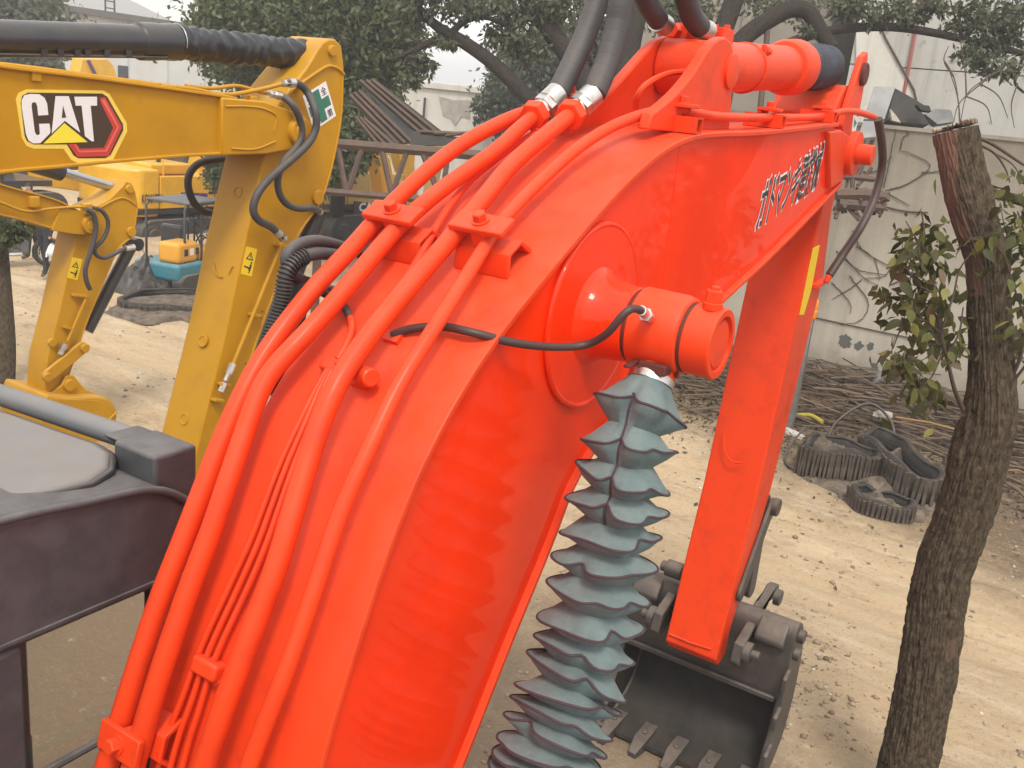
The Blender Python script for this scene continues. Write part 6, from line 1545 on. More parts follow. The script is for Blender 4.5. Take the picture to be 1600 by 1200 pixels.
mb = MB(); mb.prism([(.6, .15), (.9, .12), (.92, .42), (.85, .45), (.8, .25)], lambda p, t_: lm(p[0], t_, p[1]), -.6, .6); mb.build('dozer_blade', BLUE, ME, bevel=.02)
lt([(.62, -.24, .5), (1.0, -.24, .8), (1.05, -.24, 1.0)], .05, 'boom_cylinder', BLACKP)
mb = MB()
for k in range(16):
    p = lm(.25+.5*rng.random(), -.25+.3*rng.random(), .9+.35*rng.random()); q = p+np.array([.25*rng.normal(), .1*rng.normal(), .25*rng.normal()]); mb.tube(spline([p, (p+q)/2+rng.normal(0, .05, 3), q], 6), .018, 5)
mb.build('hoses', HOSE, ME, kind='stuff')

# ------------------------------------------------------------------ tarp, rubber track coil, bits of litter
def lump(name, c, rx, ry, rz, mat, label, cat, rot=0, seed=1, n=44, rough=.4):
    uu, vv = np.meshgrid(np.linspace(-1, 1, n), np.linspace(-1, 1, n), indexing='ij')
    rr = np.hypot(uu, vv)
    h = np.clip(1-rr**2, 0, None)**.6*(1+rough*2*fbm(uu*2.2+7, vv*2.2+3, 4, seed))+.12*fbm(uu*9, vv*9, 3, seed+3)*np.clip(1-rr, 0, 1)**.4
    ex = 1+.5*fbm(np.cos(np.arctan2(vv, uu))*1.5+5, np.sin(np.arctan2(vv, uu))*1.5+5, 3, seed+8)
    x = uu*rx*ex; y = vv*ry*ex
    X = c[0]+x*math.cos(rot)-y*math.sin(rot); Y = c[1]+x*math.sin(rot)+y*math.cos(rot)
    Z = c[2]+h*rz-.04*(rr > .98)
    ii, jj = np.meshgrid(np.arange(n-1), np.arange(n-1), indexing='ij'); a = (ii*n+jj).ravel()
    F = np.stack([a, a+n, a+n+1, a+1], 1)
    keep = (rr.ravel()[F] < 1.06).all(1)
    used = np.unique(F[keep]); mp_ = -np.ones(n*n, int); mp_[used] = np.arange(len(used))
    o = raw_mesh(name, np.stack([X, Y, Z], -1).reshape(-1, 3)[used], mp_[F[keep]], mat, smooth=True)
    return tag(o, label, cat)
g1 = gpt(228, 448)
lump('tarp', g1, .95, .62, .40, TARPM, 'crumpled black tarp heap in front of the mini excavator', 'tarp', .6, 3, rough=1.3)
g2 = gpt(262, 478)
STICKO = M('orange_cane', (.27, .14, .05), .8)
t = thing('rubber_track', 'coiled dusty rubber track lying flat beside the black tarp', 'rubber track', g2)
def track_loop(t, path, hgt, thick, nlink, lay_flat=False, mat=TRACKR, link='track_lug'):
    """belt standing on its edge along a closed plan path, with a lug part for each link"""
    q = spline(list(path)+[path[0]], 160, 3)[:-1]
    T = np.roll(q, -1, 0)-np.roll(q, 1, 0); T[:, 2] = 0; T /= np.linalg.norm(T, axis=1, keepdims=True)
    Nn = np.stack([T[:, 1], -T[:, 0], 0*T[:, 0]], 1)
    n_ = len(q); up = np.array([0, 0, hgt])
    hw = (hgt*(1+.10*np.sin(np.arange(n_)*2*math.pi*2/n_+hgt*40)+.05*np.sin(np.arange(n_)*2*math.pi*5/n_)))[:, None]*np.array([0, 0, 1.0])
    lean = Nn*(.05*np.sin(np.arange(n_)*2*math.pi*3/n_))[:, None]
    vs = np.concatenate([q-Nn*thick/2, q+Nn*thick/2, q+Nn*thick/2+hw+lean, q-Nn*thick/2+hw+lean])
    fs = []
    for i in range(n_):
        j = (i+1) % n_
        for a in range(4): fs.append((a*n_+i, a*n_+j, ((a+1) % 4)*n_+j, ((a+1) % 4)*n_+i))
    raw_mesh('belt', vs, np.array(fs), TRACKB, t)
    for hh_, tt_ in ((.98, .6), (.55, .55)):
        MB().tube(np.array([q[i]-Nn[i]*thick*tt_+hw[i]*hh_+lean[i]*hh_ for i in range(0, n_, 2)]), .007, 5, closed=True).build('belt_edge', TRACKB, t)
    d = np.r_[0, np.cumsum(np.linalg.norm(np.diff(q, axis=0), axis=1))]
    first = None
    for k in range(nlink):
        i = int(np.searchsorted(d, d[-1]*k/nlink)); i = min(i, n_-1)
        c = q[i]+Nn[i]*(thick/2+.012)+hw[i]*.48+lean[i]*.5+np.array([0, 0, rng.normal(0, .006)])
        if first is None:
            mb = MB(); L_ = d[-1]/nlink*.36
            vs_ = []
            for sx, sy, sz in ((-1, -1, -1), (1, -1, -1), (1, 1, -1), (-1, 1, -1), (-1, -1, 1), (1, -1, 1), (1, 1, 1), (-1, 1, 1)):
                vs_.append((sx*L_*(1 if sy < 0 else .7), sy*.016, sz*hgt*.47))
            me = bpy.data.meshes.new(link); me.from_pydata(vs_, [], [(3, 2, 1, 0), (4, 5, 6, 7), (0, 1, 5, 4), (1, 2, 6, 5), (2, 3, 7, 6), (3, 0, 4, 7)]); me.materials.append(mat); first = me
        o = bpy.data.objects.new(link, first); COL.objects.link(o); o.parent = t
        rot = Matrix(((T[i][0], Nn[i][0], 0), (T[i][1], Nn[i][1], 0), (0, 0, 1))).transposed().transposed()
        o.rotation_euler = rot.to_euler(); o.rotation_euler.x += rng.normal(0, .05); o.rotation_euler.y += rng.normal(0, .03); o.location = Vector(c-ORG[t.name])
track_loop(t, [g2+np.array([.65*math.cos(a)+.25*math.cos(a)*math.cos(2*a), .85*math.sin(a), 0]) for a in np.linspace(0, 2*math.pi, 15)[:-1]], .17, .09, 56)
MOUND = M('scrap_earth', (.17, .13, .095), .95, col2=(.07, .055, .042), scale=7, detail=9, bump=.8, bscale=25)
lump('debris_mound', gpt(268, 482), 1.25, .95, .13, MOUND, 'low mound of dusty scraps around the coiled rubber track', 'debris mound', .3, 9, rough=.9)

# rubber tracks heaped by the wall
def wpath(pts): return [np.array([*onZ(x, y, 0.05)[:2], gh(*onZ(x, y, .05)[:2])]) for x, y in pts]
ta = thing('rubber_track', 'looped rubber track standing on edge by the wall, nearest the yellow strap', 'rubber track', gpt(1310, 735), 'rubber tracks dumped by the wall')
track_loop(ta, wpath([(1247, 732), (1272, 742), (1310, 748), (1346, 754), (1362, 748), (1358, 738), (1330, 733), (1296, 726), (1262, 720), (1249, 724)]), .44, .06, 60)
tb = thing('rubber_track', 'long rubber track snaking on edge toward the standing tree', 'rubber track', gpt(1410, 770), 'rubber tracks dumped by the wall')
track_loop(tb, wpath([(1340, 722), (1366, 738), (1380, 760), (1412, 778), (1450, 787), (1458, 777), (1438, 762), (1412, 744), (1392, 724), (1362, 710), (1342, 712)]), .46, .06, 64)
tc = thing('rubber_track', 'half buried rubber track in front of the other tracks, lying lowest', 'rubber track', gpt(1375, 800), 'rubber tracks dumped by the wall')
track_loop(tc, wpath([(1330, 776), (1350, 794), (1384, 805), (1416, 806), (1422, 797), (1396, 789), (1366, 780), (1344, 768)]), .34, .06, 40)
tc.location.z -= .12
for (x, y, rx, ry, hz2, rot_, lab_) in ((1306, 737, .62, .22, .30, 1.45, 'dark earth and scraps choking the loop nearest the yellow strap'), (1400, 748, .75, .24, .30, 2.1, 'dark earth and scraps filling the long snaking track'), (1376, 792, .5, .2, .16, 1.5, 'dark earth packed inside the half buried track'), (1372, 770, .9, .5, .12, 1.7, 'low bank of dark soil heaped between the dumped tracks')):
    lump('debris_mound', gpt(x, y), rx, ry, hz2, MOUND, lab_, 'debris mound', rot_, 12+int(rx*50), rough=1.2)
# sticks, canes and boards along the foot of the wall
nst = 900
xs = rng.uniform(-1.9, 4.6, nst); xx = WX-.2-np.abs(rng.normal(0, 1.0, nst)); zz = .03+.50*np.exp(-((WX-xx-.3)/.8)**2)*rng.random(nst)
mb = MB()
for k in range(nst):
    L_ = .3+rng.random()*1.1; a = rng.normal(math.pi/2, .45); e = rng.normal(0, .12)
    c = np.array([xx[k], xs[k], gh(xx[k], xs[k])+zz[k]]); d = np.array([math.cos(a), math.sin(a), e])*L_
    mb.tube(spline([c-d, c+rng.normal(0, .04, 3), c+d], 5, 0), .006+.016*rng.random()**2, 5)
o = mb.build('brushwood', STICKM, None, kind='stuff'); tag(o, 'heap of dry sticks and canes along the foot of the wall', 'brushwood')
n = 16000
yy = rng.uniform(-2.2, 4.8, n); xl = WX-.05-np.abs(rng.normal(0, 1.7, n)); zl_ = ground_h(xl, yy)+.02+.30*np.exp(-((WX-xl)/.7)**2)*rng.random(n)
dv = rng.normal(size=(n, 3)); dv[:, 2] *= .35; dv /= np.linalg.norm(dv, axis=1, keepdims=True); sv = np.cross(dv, np.array([0, 0, 1.0])+.5*rng.normal(size=(n, 3))); sv /= np.linalg.norm(sv, axis=1, keepdims=True)
s_ = .035*(.5+rng.random((n, 1))); pp = np.c_[xl, yy, zl_]
Vv = np.stack([pp, pp+dv*s_+sv*s_*.5, pp+dv*s_*2, pp+dv*s_-sv*s_*.5], 1).reshape(-1, 3)
Fq = np.arange(n*4).reshape(n, 4)
o = raw_mesh('leaf_litter', Vv, Fq, M('litter', (.1, .07, .04), .95, rand=[(.03, .02, .013), (.06, .04, .024), (.12, .08, .045), (.045, .04, .02)]), kind='stuff'); tag(o, 'dead leaves strewn under the sticks by the wall', 'leaf litter')
boards = [((1265, 640), (1340, 655), .05, STICKM, 'pale cane lying across the top of the stick heap'), ((1390, 690), (1500, 704), .028, STICKO, 'thin orange cane lying between the tracks and the tree'), ((1385, 694), (1480, 712), .03, STICKM, 'thin dry cane just in front of the orange one'),
          ((1566, 764), (1600, 762), .022, STICKO, 'orange rod lying behind the standing trunk'), ((1566, 785), (1600, 805), .04, STICKM, 'straw coloured cane on the dirt beyond the trunk'), ((1236, 622), (1300, 640), .06, RUSTY, 'dark pole on the stick heap beside the grey post')]
for (a, b, r_, m_, lab) in boards:
    p, q = gpt(*a)+np.array([0, 0, .28]), gpt(*b)+np.array([0, 0, .22])
    o = MB().tube([p, (p+q)/2+np.array([0, 0, .03]), q], r_*.6, 7).build('cane', m_, None, smooth=60); tag(o, lab, 'cane', 'canes by the wall')
for (x, y, h, lean, lab) in ((1355, 640, .62, .1, 'short grey stake stuck in the stick heap by the wall'), (1384, 645, 1.05, .2, 'taller dark stake leaning among the leaves by the wall')):
    p = gpt(x, y)
    o = MB().tube([p, p+np.array([.0, -lean*.4, h*.5]), p+np.array([0, -lean, h])], .07, 8).build('stake', RUSTY if lean > .1 else GREYP, None, smooth=60); tag(o, lab, 'stake')
p = [gpt(1240, 664)+np.array([0, 0, .1]), gpt(1262, 668)+np.array([0, 0, .14]), gpt(1282, 676)+np.array([0, 0, .1])]
q = spline(p, 12, 1); mb = MB()
for i in range(11): mb.obox((q[i]+q[i+1])/2, (q[i+1]-q[i])*.52, np.array([.03, 0, .02]), np.array([-.004, 0, .006]))
o = MB().tube(q, .035, 6).build('strap', STRAPY, None, smooth=60); tag(o, 'yellow strap lying at the foot of the grey post', 'strap')
lump('foam_scrap', gpt(1226, 676), .42, .07, .06, FOAMW, 'strip of white foam on the dirt by the grey post', 'foam', 1.2, 5)
lump('rag', gpt(1370, 690)+np.array([0, 0, .36]), .16, .05, .05, FOAMW, 'pale torn rag lying on the sticks behind the rubber tracks', 'rag', 2.2, 6, rough=1.2)
# black hose loops in the brushwood
t = thing('hose_loop', 'black hose loop arching out of the brushwood by the tracks', 'hose', gpt(1340, 690))
p0 = gpt(1300, 700); MB().tube(spline([gpt(1290, 700), gpt(1300, 690)+np.array([0, 0, .25]), gpt(1345, 688)+np.array([0, 0, .5]), gpt(1385, 700)+np.array([0, 0, .3]), gpt(1395, 715)], 30), .022, 7).build('hose', RUB, t, smooth=60)
t = thing('hose_loop', 'thin black cable loop on the dirt at the end of the tracks', 'hose', gpt(1240, 720))
MB().tube(spline([gpt(1252, 700)+np.array([0, 0, .3]), gpt(1235, 705)+np.array([0, 0, .12]), gpt(1226, 722)+np.array([0, 0, .03]), gpt(1245, 738)+np.array([0, 0, .03]), gpt(1270, 738)+np.array([0, 0, .03])], 30), .016, 6).build('hose', RUB, t, smooth=60)

# grey post with orange cap
g0 = gpt(1227, 672); gt_ = None
hz_ = 4.45-(depth(g0)*0); 
def z_at(g, ypx):
    lo, hi = 0, 6
    for _ in range(40):
        m_ = (lo+hi)/2; P = np.array([g[0], g[1], m_]); yy_ = 600-FPX*((P-CAM) @ Up)/((P-CAM) @ Fw)
        if yy_ > ypx: lo = m_
        else: hi = m_
    return lo
zt = z_at(g0, 496)
t = thing('post', 'grey metal post with orange lamp cap standing by the wall', 'post', g0)
mb = MB(); mb.box((g0[0]-.06, g0[1]-.11, g0[2]-.1), (g0[0]+.06, g0[1]+.0, zt)); mb.build('upright', GREYPL, t, bevel=.02)
mb = MB(); mb.box((g0[0]-.04, g0[1]+.002, g0[2]-.1), (g0[0]+.07, g0[1]+.07, zt-.05)); mb.build('channel', STEELD, t, bevel=.01)
mb = MB(); mb.lathe((g0[0], g0[1]-.07, zt), (0, 0, 1), [(0, .06), (.05, .075), (.12, .075), (.13, .06), (.20, .07), (.27, .065), (.31, .03)], 16, rel=False); mb.build('lamp_cap', LAMPO, t, smooth=40)

# scrap on top of and in front of the wall
def plate(name, pts, D, mat, label, cat, thick=.05, group=None):
    Ds = D if isinstance(D, (list, tuple)) else [D]*len(pts)
    ob = np.array([atD(x, y, d) for (x, y), d in zip(pts, Ds)]); n_ = len(ob)
    nv = np.cross(ob[1]-ob[0], ob[2]-ob[0]); nv /= np.linalg.norm(nv)
    if nv @ Fw < 0: nv = -nv
    mb = MB(); mb.add(list(ob)+list(ob+nv*thick), [tuple(range(n_))]+[tuple(range(2*n_-1, n_-1, -1))]+[(i, (i+1) % n_, n_+(i+1) % n_, n_+i) for i in range(n_)])
    return tag(mb.build(name, mat, None, smooth=0), label, cat, group)
dw = depth(onX(1400, 250, WX))
plate('metal_sheet', [(1366, 135), (1399, 136), (1382, 186), (1350, 186)], [dw-.2, dw-.2, dw-.6, dw-.6], GREYP, 'grey sheet leaning over the wall top beside the stick head', 'metal sheet')
plate('metal_sheet', [(1349, 189), (1381, 189), (1368, 214), (1340, 216)], [dw-.65, dw-.65, dw-.9, dw-.9], GREYP, 'lower grey sheet hanging in front of the wall', 'metal sheet')
plate('metal_sheet', [(1399, 138), (1424, 152), (1450, 168), (1440, 175), (1452, 194), (1430, 194), (1398, 190), (1386, 188)], dw+.5, SHEETD, 'dark torn roof sheet piled above the wall', 'metal sheet', .3)
plate('metal_sheet', [(1432, 163), (1452, 165), (1455, 174), (1440, 172)], dw+.2, SHEETD, 'small dark scrap plate sticking up over the wall top', 'metal sheet', .1)
plate('metal_sheet', [(1462, 170), (1486, 172), (1492, 190), (1465, 194), (1445, 178)], dw+.6, GREYP, 'pale folded board lying on the wall top near the cut stump', 'metal sheet', .2)
plate('scrap_rag', [(1391, 170), (1400, 180), (1408, 192), (1394, 188)], dw+.35, FOAMW, 'white torn rag caught in the dark roof sheet', 'rag', .06)
SC = thing('scrap_rack', 'dark rusty rack of scrap hung on the wall behind the pin of the orange arm', 'scrap rack', onX(1350, 330, WX-.3))
for (xa, ya, xb, yb, r_) in ((1318, 276, 1366, 280, .05), (1310, 318, 1380, 325, .09), (1306, 304, 1384, 308, .10), (1365, 215, 1340, 275, .035), (1350, 215, 1336, 275, .03), (1332, 275, 1330, 325, .04), (1362, 262, 1340, 290, .03)):
    a, b = atD(xa, ya, dw-.5), atD(xb, yb, dw-.5); MB().tube([a, (a+b)/2+rng.normal(0, .02, 3), b], r_, 7).build('scrap_bar', RUSTY, SC)
mb = MB()
for k in range(60):
    a = atD(1308+72*rng.random(), 298+32*rng.random(), dw-.45); d = rng.normal(0, .09, 3); mb.tube([a-d, a, a+d], .02+.02*rng.random(), 5)
mb.build('scrap_tangle', RUSTY, SC, kind='stuff')

# ------------------------------------------------------------------ the cut tree in front
Xt = 6.3
tq = [(1392, 1330, 45), (1415, 1210, 43), (1438, 1100, 41), (1472, 901, 41), (1496, 830, 40), (1515, 773, 39), (1535, 700, 39), (1546, 667, 38), (1550, 620, 34), (1550, 570, 31), (1547, 495, 29.5), (1544, 420, 28.5), (1538, 390, 28.5), (1524, 350, 30), (1512, 305, 33), (1501, 255, 31), (1492, 205, 32)]
tp = [q[:2] for q in tq]; tw = [q[2]*1.03 for q in tq]
ctr = [onX(x, y, Xt) for x, y in tp]
dpt_ = [depth(c) for c in ctr]
rad = [w*d/FPX for w, d in zip(tw, dpt_)]
ctr[0][2] = min(ctr[0][2], -.1)
nn, na = 760, 260
cs = spline(ctr, nn, 6); s01 = np.linspace(0, 1, nn); 
dd0 = np.r_[0, np.cumsum(np.linalg.norm(np.diff(np.array(ctr), axis=0), axis=1))]; rs = np.interp(s01*dd0[-1], dd0, rad)
T = thing('cut_tree', 'thick leaning trunk sawn off at the top with sprouting broad leaves', 'tree', ctr[0])
ang = np.linspace(0, 2*math.pi, na, endpoint=False)
AA, SS = np.meshgrid(ang, s01*dd0[-1])
ca, sa = np.cos(AA), np.sin(AA)
ridge = np.abs(fbm(ca*5.5+11+SS*.7, sa*5.5+SS*1.6, 4, 31))
rid2 = fbm(ca*14+SS*2, sa*14+SS*4.5, 3, 47)
lump_ = fbm(ca*1.4+3, sa*1.4+SS*1.8, 3, 5)
rid3 = np.abs(fbm(ca*9+31+SS*.5, sa*9+SS*3.2, 4, 77))
fis = 1-np.abs(2*vnoise(AA*9.0+1.5*fbm(AA*3, SS*2.5, 3, 61), SS*5.5, 91)-1)
fis2 = 1-np.abs(2*vnoise(AA*17.0+2*fbm(AA*5, SS*5, 2, 67), SS*15, 93)-1)
RR = rs[:, None]*(1-.14*ridge-.16*rid3+.09*rid2+.20*lump_-.05*fis**3-.06*fis2**2)+.010
for sk, ak, wk, hk in ((.60, 2.4, .05, .16), (.63, -1.0, .06, .22), (.66, .6, .04, .12), (.30, 1.4, .03, .10), (.47, 3.0, .025, .08)):
    RR *= 1+hk*np.exp(-((SS/dd0[-1]-sk)/wk)**2-((np.mod(AA-ak+math.pi, 2*math.pi)-math.pi)/.6)**2)
tang = np.gradient(cs, axis=0); tang /= np.linalg.norm(tang, axis=1, keepdims=True)
e1 = np.cross(tang, np.array([0, 1.0, 0])); e1 /= np.linalg.norm(e1, axis=1, keepdims=True); e2 = np.cross(tang, e1)
V = cs[:, None]+RR[..., None]*(np.cos(AA)[..., None]*e1[:, None]+np.sin(AA)[..., None]*e2[:, None])
# sloping saw cut: lower the side toward the camera's right
view = (cs[-1]-CAM)/np.linalg.norm(cs[-1]-CAM)
Vf = V.reshape(-1, 3)
i_, k_ = np.meshgrid(np.arange(nn-1), np.arange(na), indexing='ij'); k2 = (k_+1) % na
Fq = np.stack([i_*na+k_, i_*na+k2, (i_+1)*na+k2, (i_+1)*na+k_], -1).reshape(-1, 4)
fc = Vf[Fq].mean(1); fi = i_.ravel()
lat = np.einsum('ij,j->i', fc-cs[fi], Rt)/rs[fi]
tocam = np.einsum('ij,ij->i', fc-cs[fi], (CAM-cs[fi])/np.linalg.norm(CAM-cs[fi], axis=1, keepdims=True))/rs[fi]
edge = -.66+.25*fbm(fi*.03, fi*.0, 3, 8)+np.clip((s01[fi]-.93)/.07, 0, 1)*.35
strip_ = (lat < edge) & (s01[fi] > .80+.03*fbm(fi*.2, lat*3, 2, 3)) & (lat > -1.4)
scar = (np.abs(lat-.30) < .16) & (np.abs(s01[fi]-.335) < .012)
raw_mesh('trunk', Vf, Fq, [BARK, BAREW], T, smooth=True, mi=(strip_ | scar).astype(int))
topc = V[-1]; mb = MB(); tc_ = topc.mean(0)+tang[-1]*.015
mb.add([tc_]+[p+tang[-1]*(.012+.035*rng.random()) for p in topc], [(0, 1+k, 1+(k+1) % na) for k in range(na)]); mb.build('saw_cut', CUTW, T, smooth=0)
# sawn branch stubs and thin shoots
D6 = dpt_[8]
def shoot(pts, ra=.012, rb=.004, mat=TWIG, seg=6):
    q = spline([atD(x, y, D6+dz_) for x, y, dz_ in pts], 10*len(pts), 1); MB().tube(q, np.linspace(ra, rb, len(q)), seg).build('shoot', mat, T, smooth=60); return q
shoots = [shoot([(1505, 640, -.1), (1492, 610, -.2), (1482, 570, -.3), (1470, 520, -.35), (1462, 460, -.3), (1450, 400, -.2), (1440, 330, -.1)], .014, .004),
          shoot([(1482, 568, -.3), (1490, 540, -.3), (1500, 515, -.3), (1505, 480, -.3)], .008, .004), shoot([(1470, 520, -.35), (1440, 500, -.4), (1410, 512, -.4), (1395, 545, -.35)], .007, .003),
          shoot([(1462, 460, -.3), (1435, 445, -.4), (1415, 420, -.4), (1400, 425, -.4)], .007, .003), shoot([(1450, 400, -.2), (1430, 370, -.3), (1415, 345, -.3)], .006, .003),
          shoot([(1475, 545, -.3), (1455, 590, -.4), (1435, 610, -.4), (1425, 640, -.4)], .007, .003), shoot([(1505, 650, 0), (1470, 640, -.1), (1440, 632, -.2)], .008, .004),
          shoot([(1470, 520, -.35), (1490, 460, -.35), (1500, 420, -.35), (1530, 380, -.35)], .008, .003), shoot([(1580, 590, -.1), (1595, 555, -.2), (1600, 500, -.3), (1585, 450, -.35), (1570, 400, -.4)], .012, .004),
          shoot([(1598, 520, -.3), (1612, 440, -.3), (1605, 380, -.3), (1590, 330, -.3)], .010, .004), shoot([(1570, 400, -.4), (1545, 375, -.4), (1520, 372, -.4), (1505, 385, -.4)], .006, .003), shoot([(1580, 600, -.1), (1610, 560, -.2), (1630, 520, -.2)], .010, .004)]
shoot([(1518, 212, -.1), (1550, 225, -.1), (1600, 258, -.1)], .012, .008); shoot([(1520, 222, -.1), (1552, 238, -.1), (1570, 262, -.1), (1578, 285, -.1)], .010, .004); shoot([(1555, 240, -.1), (1580, 255, -.1), (1595, 275, -.1)], .006, .003)
q = shoot([(1542, 300, .1), (1575, 308, .0), (1610, 318, -.1)], .03, .03, BARK, 8)
mb = MB(); mb.lathe(q[0], q[0]-q[3], [(-.0, .031), (.15, .031), (.2, .028)], 12); mb.build('sawn_stub', CUTW, T)
rs_ = random.Random(5)
for (x, y, rx, ry) in ((1440, 400, 40, 50), (1430, 480, 40, 45), (1465, 530, 36, 50), (1415, 560, 26, 22), (1442, 610, 28, 30), (1575, 390, 36, 60), (1588, 500, 20, 70)):
    for k in range(4):
        x1, y1 = x+rs_.uniform(-rx, rx), y+rs_.uniform(-ry, ry); x2, y2 = x1+rs_.uniform(-24, 24), y1-rs_.uniform(-14, 34)
        dz_ = rs_.uniform(-.45, -.1); shoot([(x, y+8, dz_), ((x+x1)/2+rs_.uniform(-6, 6), (y+y1)/2, dz_), (x1, y1, dz_), (x2, y2, dz_)], .0045, .0018, seg=5)
lf = []
def leaf_mesh(name, mat, curl):
    V = []; F = []
    for i in range(7):
        u = i/6; w = .30*math.sin(math.pi*min(u*1.05, 1))**.8*(1-u*.35)
        z = -curl*u*u
        V += [(u, -w, z+.10*w), (u, 0, z-.02), (u, w, z+.10*w)]
    for i in range(6):
        a = 3*i; F += [(a, a+3, a+4, a+1), (a+1, a+4, a+5, a+2)]
    me = bpy.data.meshes.new(name); me.from_pydata(V, [], F); me.materials.append(mat); me.shade_smooth(); return me
LM = [leaf_mesh('leaf', m_, c_) for m_ in (LEAF_G, LEAF_D, LEAF_G, LEAF_D, LEAF_Y, LEAF_R) for c_ in (.15, .4)]
wts = np.array([5, 5, 5, 5, 5, 5, 5, 5, 1.6, 1.6, .8, .8]); wts /= wts.sum()
def put_leaf(P, size, sh=None):
    d = rng.normal(size=3); d[2] = -abs(d[2])*.6-.5; d /= np.linalg.norm(d)
    up = rng.normal(size=3)+np.array([-.4, -.2, 1.2]); s__ = np.cross(up, d); s__ /= np.linalg.norm(s__); u_ = np.cross(d, s__)
    me = LM[rng.choice(len(LM), p=wts)] if sh is None else LM[sh]
    o = bpy.data.objects.new('leaf', me); COL.objects.link(o); o.parent = T
    Mx = Matrix(((d[0], s__[0], u_[0], 0), (d[1], s__[1], u_[1], 0), (d[2], s__[2], u_[2], 0), (0, 0, 0, 1)))
    o.matrix_local = Matrix.Translation(Vector(P-ORG[T.name])) @ Mx @ Matrix.Scale(size, 4)
regions = [(1440, 390, 42, 45, 50), (1430, 470, 38, 40, 30), (1470, 520, 36, 50, 55), (1410, 560, 28, 22, 18), (1440, 610, 30, 30, 28), (1455, 430, 55, 40, 30), (1575, 380, 40, 60, 36), (1590, 500, 22, 70, 28), (1530, 380, 40, 20, 8), (1590, 310, 25, 35, 14)]
for (x, y, rx, ry, n_) in regions:
    for _ in range(n_):
        a, r_ = rng.random()*6.28, math.sqrt(rng.random())
        put_leaf(atD(x+rx*r_*math.cos(a), y+ry*r_*math.sin(a), D6-.05-.5*rng.random()), .072+.045*rng.random())
crown(T, [blob(x, y, rx, ry, D6-.1, n_/40) for (x, y, rx, ry, n_) in regions], 62, .085, M('spray_leaf', (.07, .08, .025), .6, transl=.3, spec=.2, rand=[(.05, .055, .02), (.09, .10, .03), (.13, .13, .04), (.06, .06, .025), (.15, .13, .05)]), .9, .5, name='leaf_spray')
put_leaf(atD(1462, 280, D6-.2), .10, 0); put_leaf(atD(1458, 670, D6-.3), .085, 8); put_leaf(atD(1535, 372, D6-.5), .1, 8)

# ------------------------------------------------------------------ people, dog, motorcycle
def skin_body(name, nodes, edges, mats, zone, label, cat, root=0, sub=2, group=None):
    """one continuous skinned figure; zone(point) -> material slot"""
    me = bpy.data.meshes.new(name); me.from_pydata([n[0] for n in nodes], edges, [])
    o = bpy.data.objects.new(name, me); COL.objects.link(o)
    o.modifiers.new('skin', 'SKIN'); sl = me.skin_vertices[0].data
    for i, nd in enumerate(nodes): sl[i].radius = (nd[1], nd[1] if len(nd) < 3 else nd[2])
    sl[root].use_root = True
    s_ = o.modifiers.new('sub', 'SUBSURF'); s_.levels = s_.render_levels = sub
    bpy.context.view_layer.update()
    m2 = bpy.data.meshes.new_from_object(o.evaluated_get(bpy.context.evaluated_depsgraph_get()))
    bpy.data.objects.remove(o)
    m2.materials.clear()
    for q in mats: m2.materials.append(q)
    for p in m2.polygons: p.material_index = zone(p.center)
    m2.shade_smooth(); m2.name = name
    o = bpy.data.objects.new(name, m2); COL.objects.link(o); ORG[o.name] = np.zeros(3)
    return tag(o, label, cat, group)
def person(g, face, stride, label, arm=0.0, H=1.72):
    f = np.array([math.cos(face), math.sin(face), 0]); l = np.array([-math.sin(face), math.cos(face), 0]); k = H/1.72
    def P(a, b, c): return tuple(f*a*k+l*b*k+np.array([0, 0, c*k]))
    s = stride
    N = [(P(0, 0, .95), .13, .11), (P(0, 0, 1.15), .125, .10), (P(.01, 0, 1.36), .155, .11), (P(0, 0, 1.46), .07), (P(.02, 0, 1.52), .052), (P(.03, 0, 1.60), .085, .095), (P(.02, 0, 1.70), .06),
         (P(0, .09, .90), .095), (P(s*.35, .09, .50), .062), (P(s*.5, .09, .09), .045), (P(s*.5+.15, .10, .04), .04),
         (P(0, -.09, .90), .095), (P(-s*.25, -.09, .50), .062), (P(-s*.6, -.09, .10), .045), (P(-s*.6+.15, -.10, .04), .04),
         (P(0, .20, 1.40), .06), (P(-.02+arm*.1, .25, 1.13), .047), (P(.04+arm*.25, .25, .90), .034), (P(.06+arm*.28, .25, .80), .032),
         (P(0, -.20, 1.40), .06), (P(-.04, -.25, 1.13), .047), (P(.05, -.25, .88), .034), (P(.07, -.25, .78), .032)]
    E = [(0, 1), (1, 2), (2, 3), (3, 4), (4, 5), (5, 6), (0, 7), (7, 8), (8, 9), (9, 10), (0, 11), (11, 12), (12, 13), (13, 14), (2, 15), (15, 16), (16, 17), (17, 18), (2, 19), (19, 20), (20, 21), (21, 22)]
    def zone(c):
        z = c.z/k
        if z < .085: return 3
        side = abs(c.x*l[0]+c.y*l[1])/k
        if side > .19 and z < .86: return 2
        if z < .97: return 0
        if z < 1.48: return 1
        if z > 1.62 or (z > 1.54 and (c.x*f[0]+c.y*f[1]) < .0): return 4
        return 2
    o = skin_body('person', N, E, [TROUS, SHIRT, SKIN, SHOE, HAIR], zone, label, 'person')
    o.location = Vector(g); return o, f, l, k
gp1 = gpt(72, 430)
o, f_, l_, k_2 = person(gp1, R(205), .32, 'person in dark clothes walking and carrying a white bag', .6)
lump('plastic_bag', gp1+f_*.16+l_*.25+np.array([0, 0, .48]), .13, .10, .20, BAGM, 'white plastic bag held by the walking person', 'bag', 0, 4, 20)
gp2 = gpt(52, 404)
person(gp2, R(150), .2, 'person in dark trousers standing beside the parked motorcycle', 0, 1.7)
g0 = gpt(26, 416); MC = thing('motorcycle', 'dark parked motorcycle behind the grey trunk', 'motorcycle', g0)
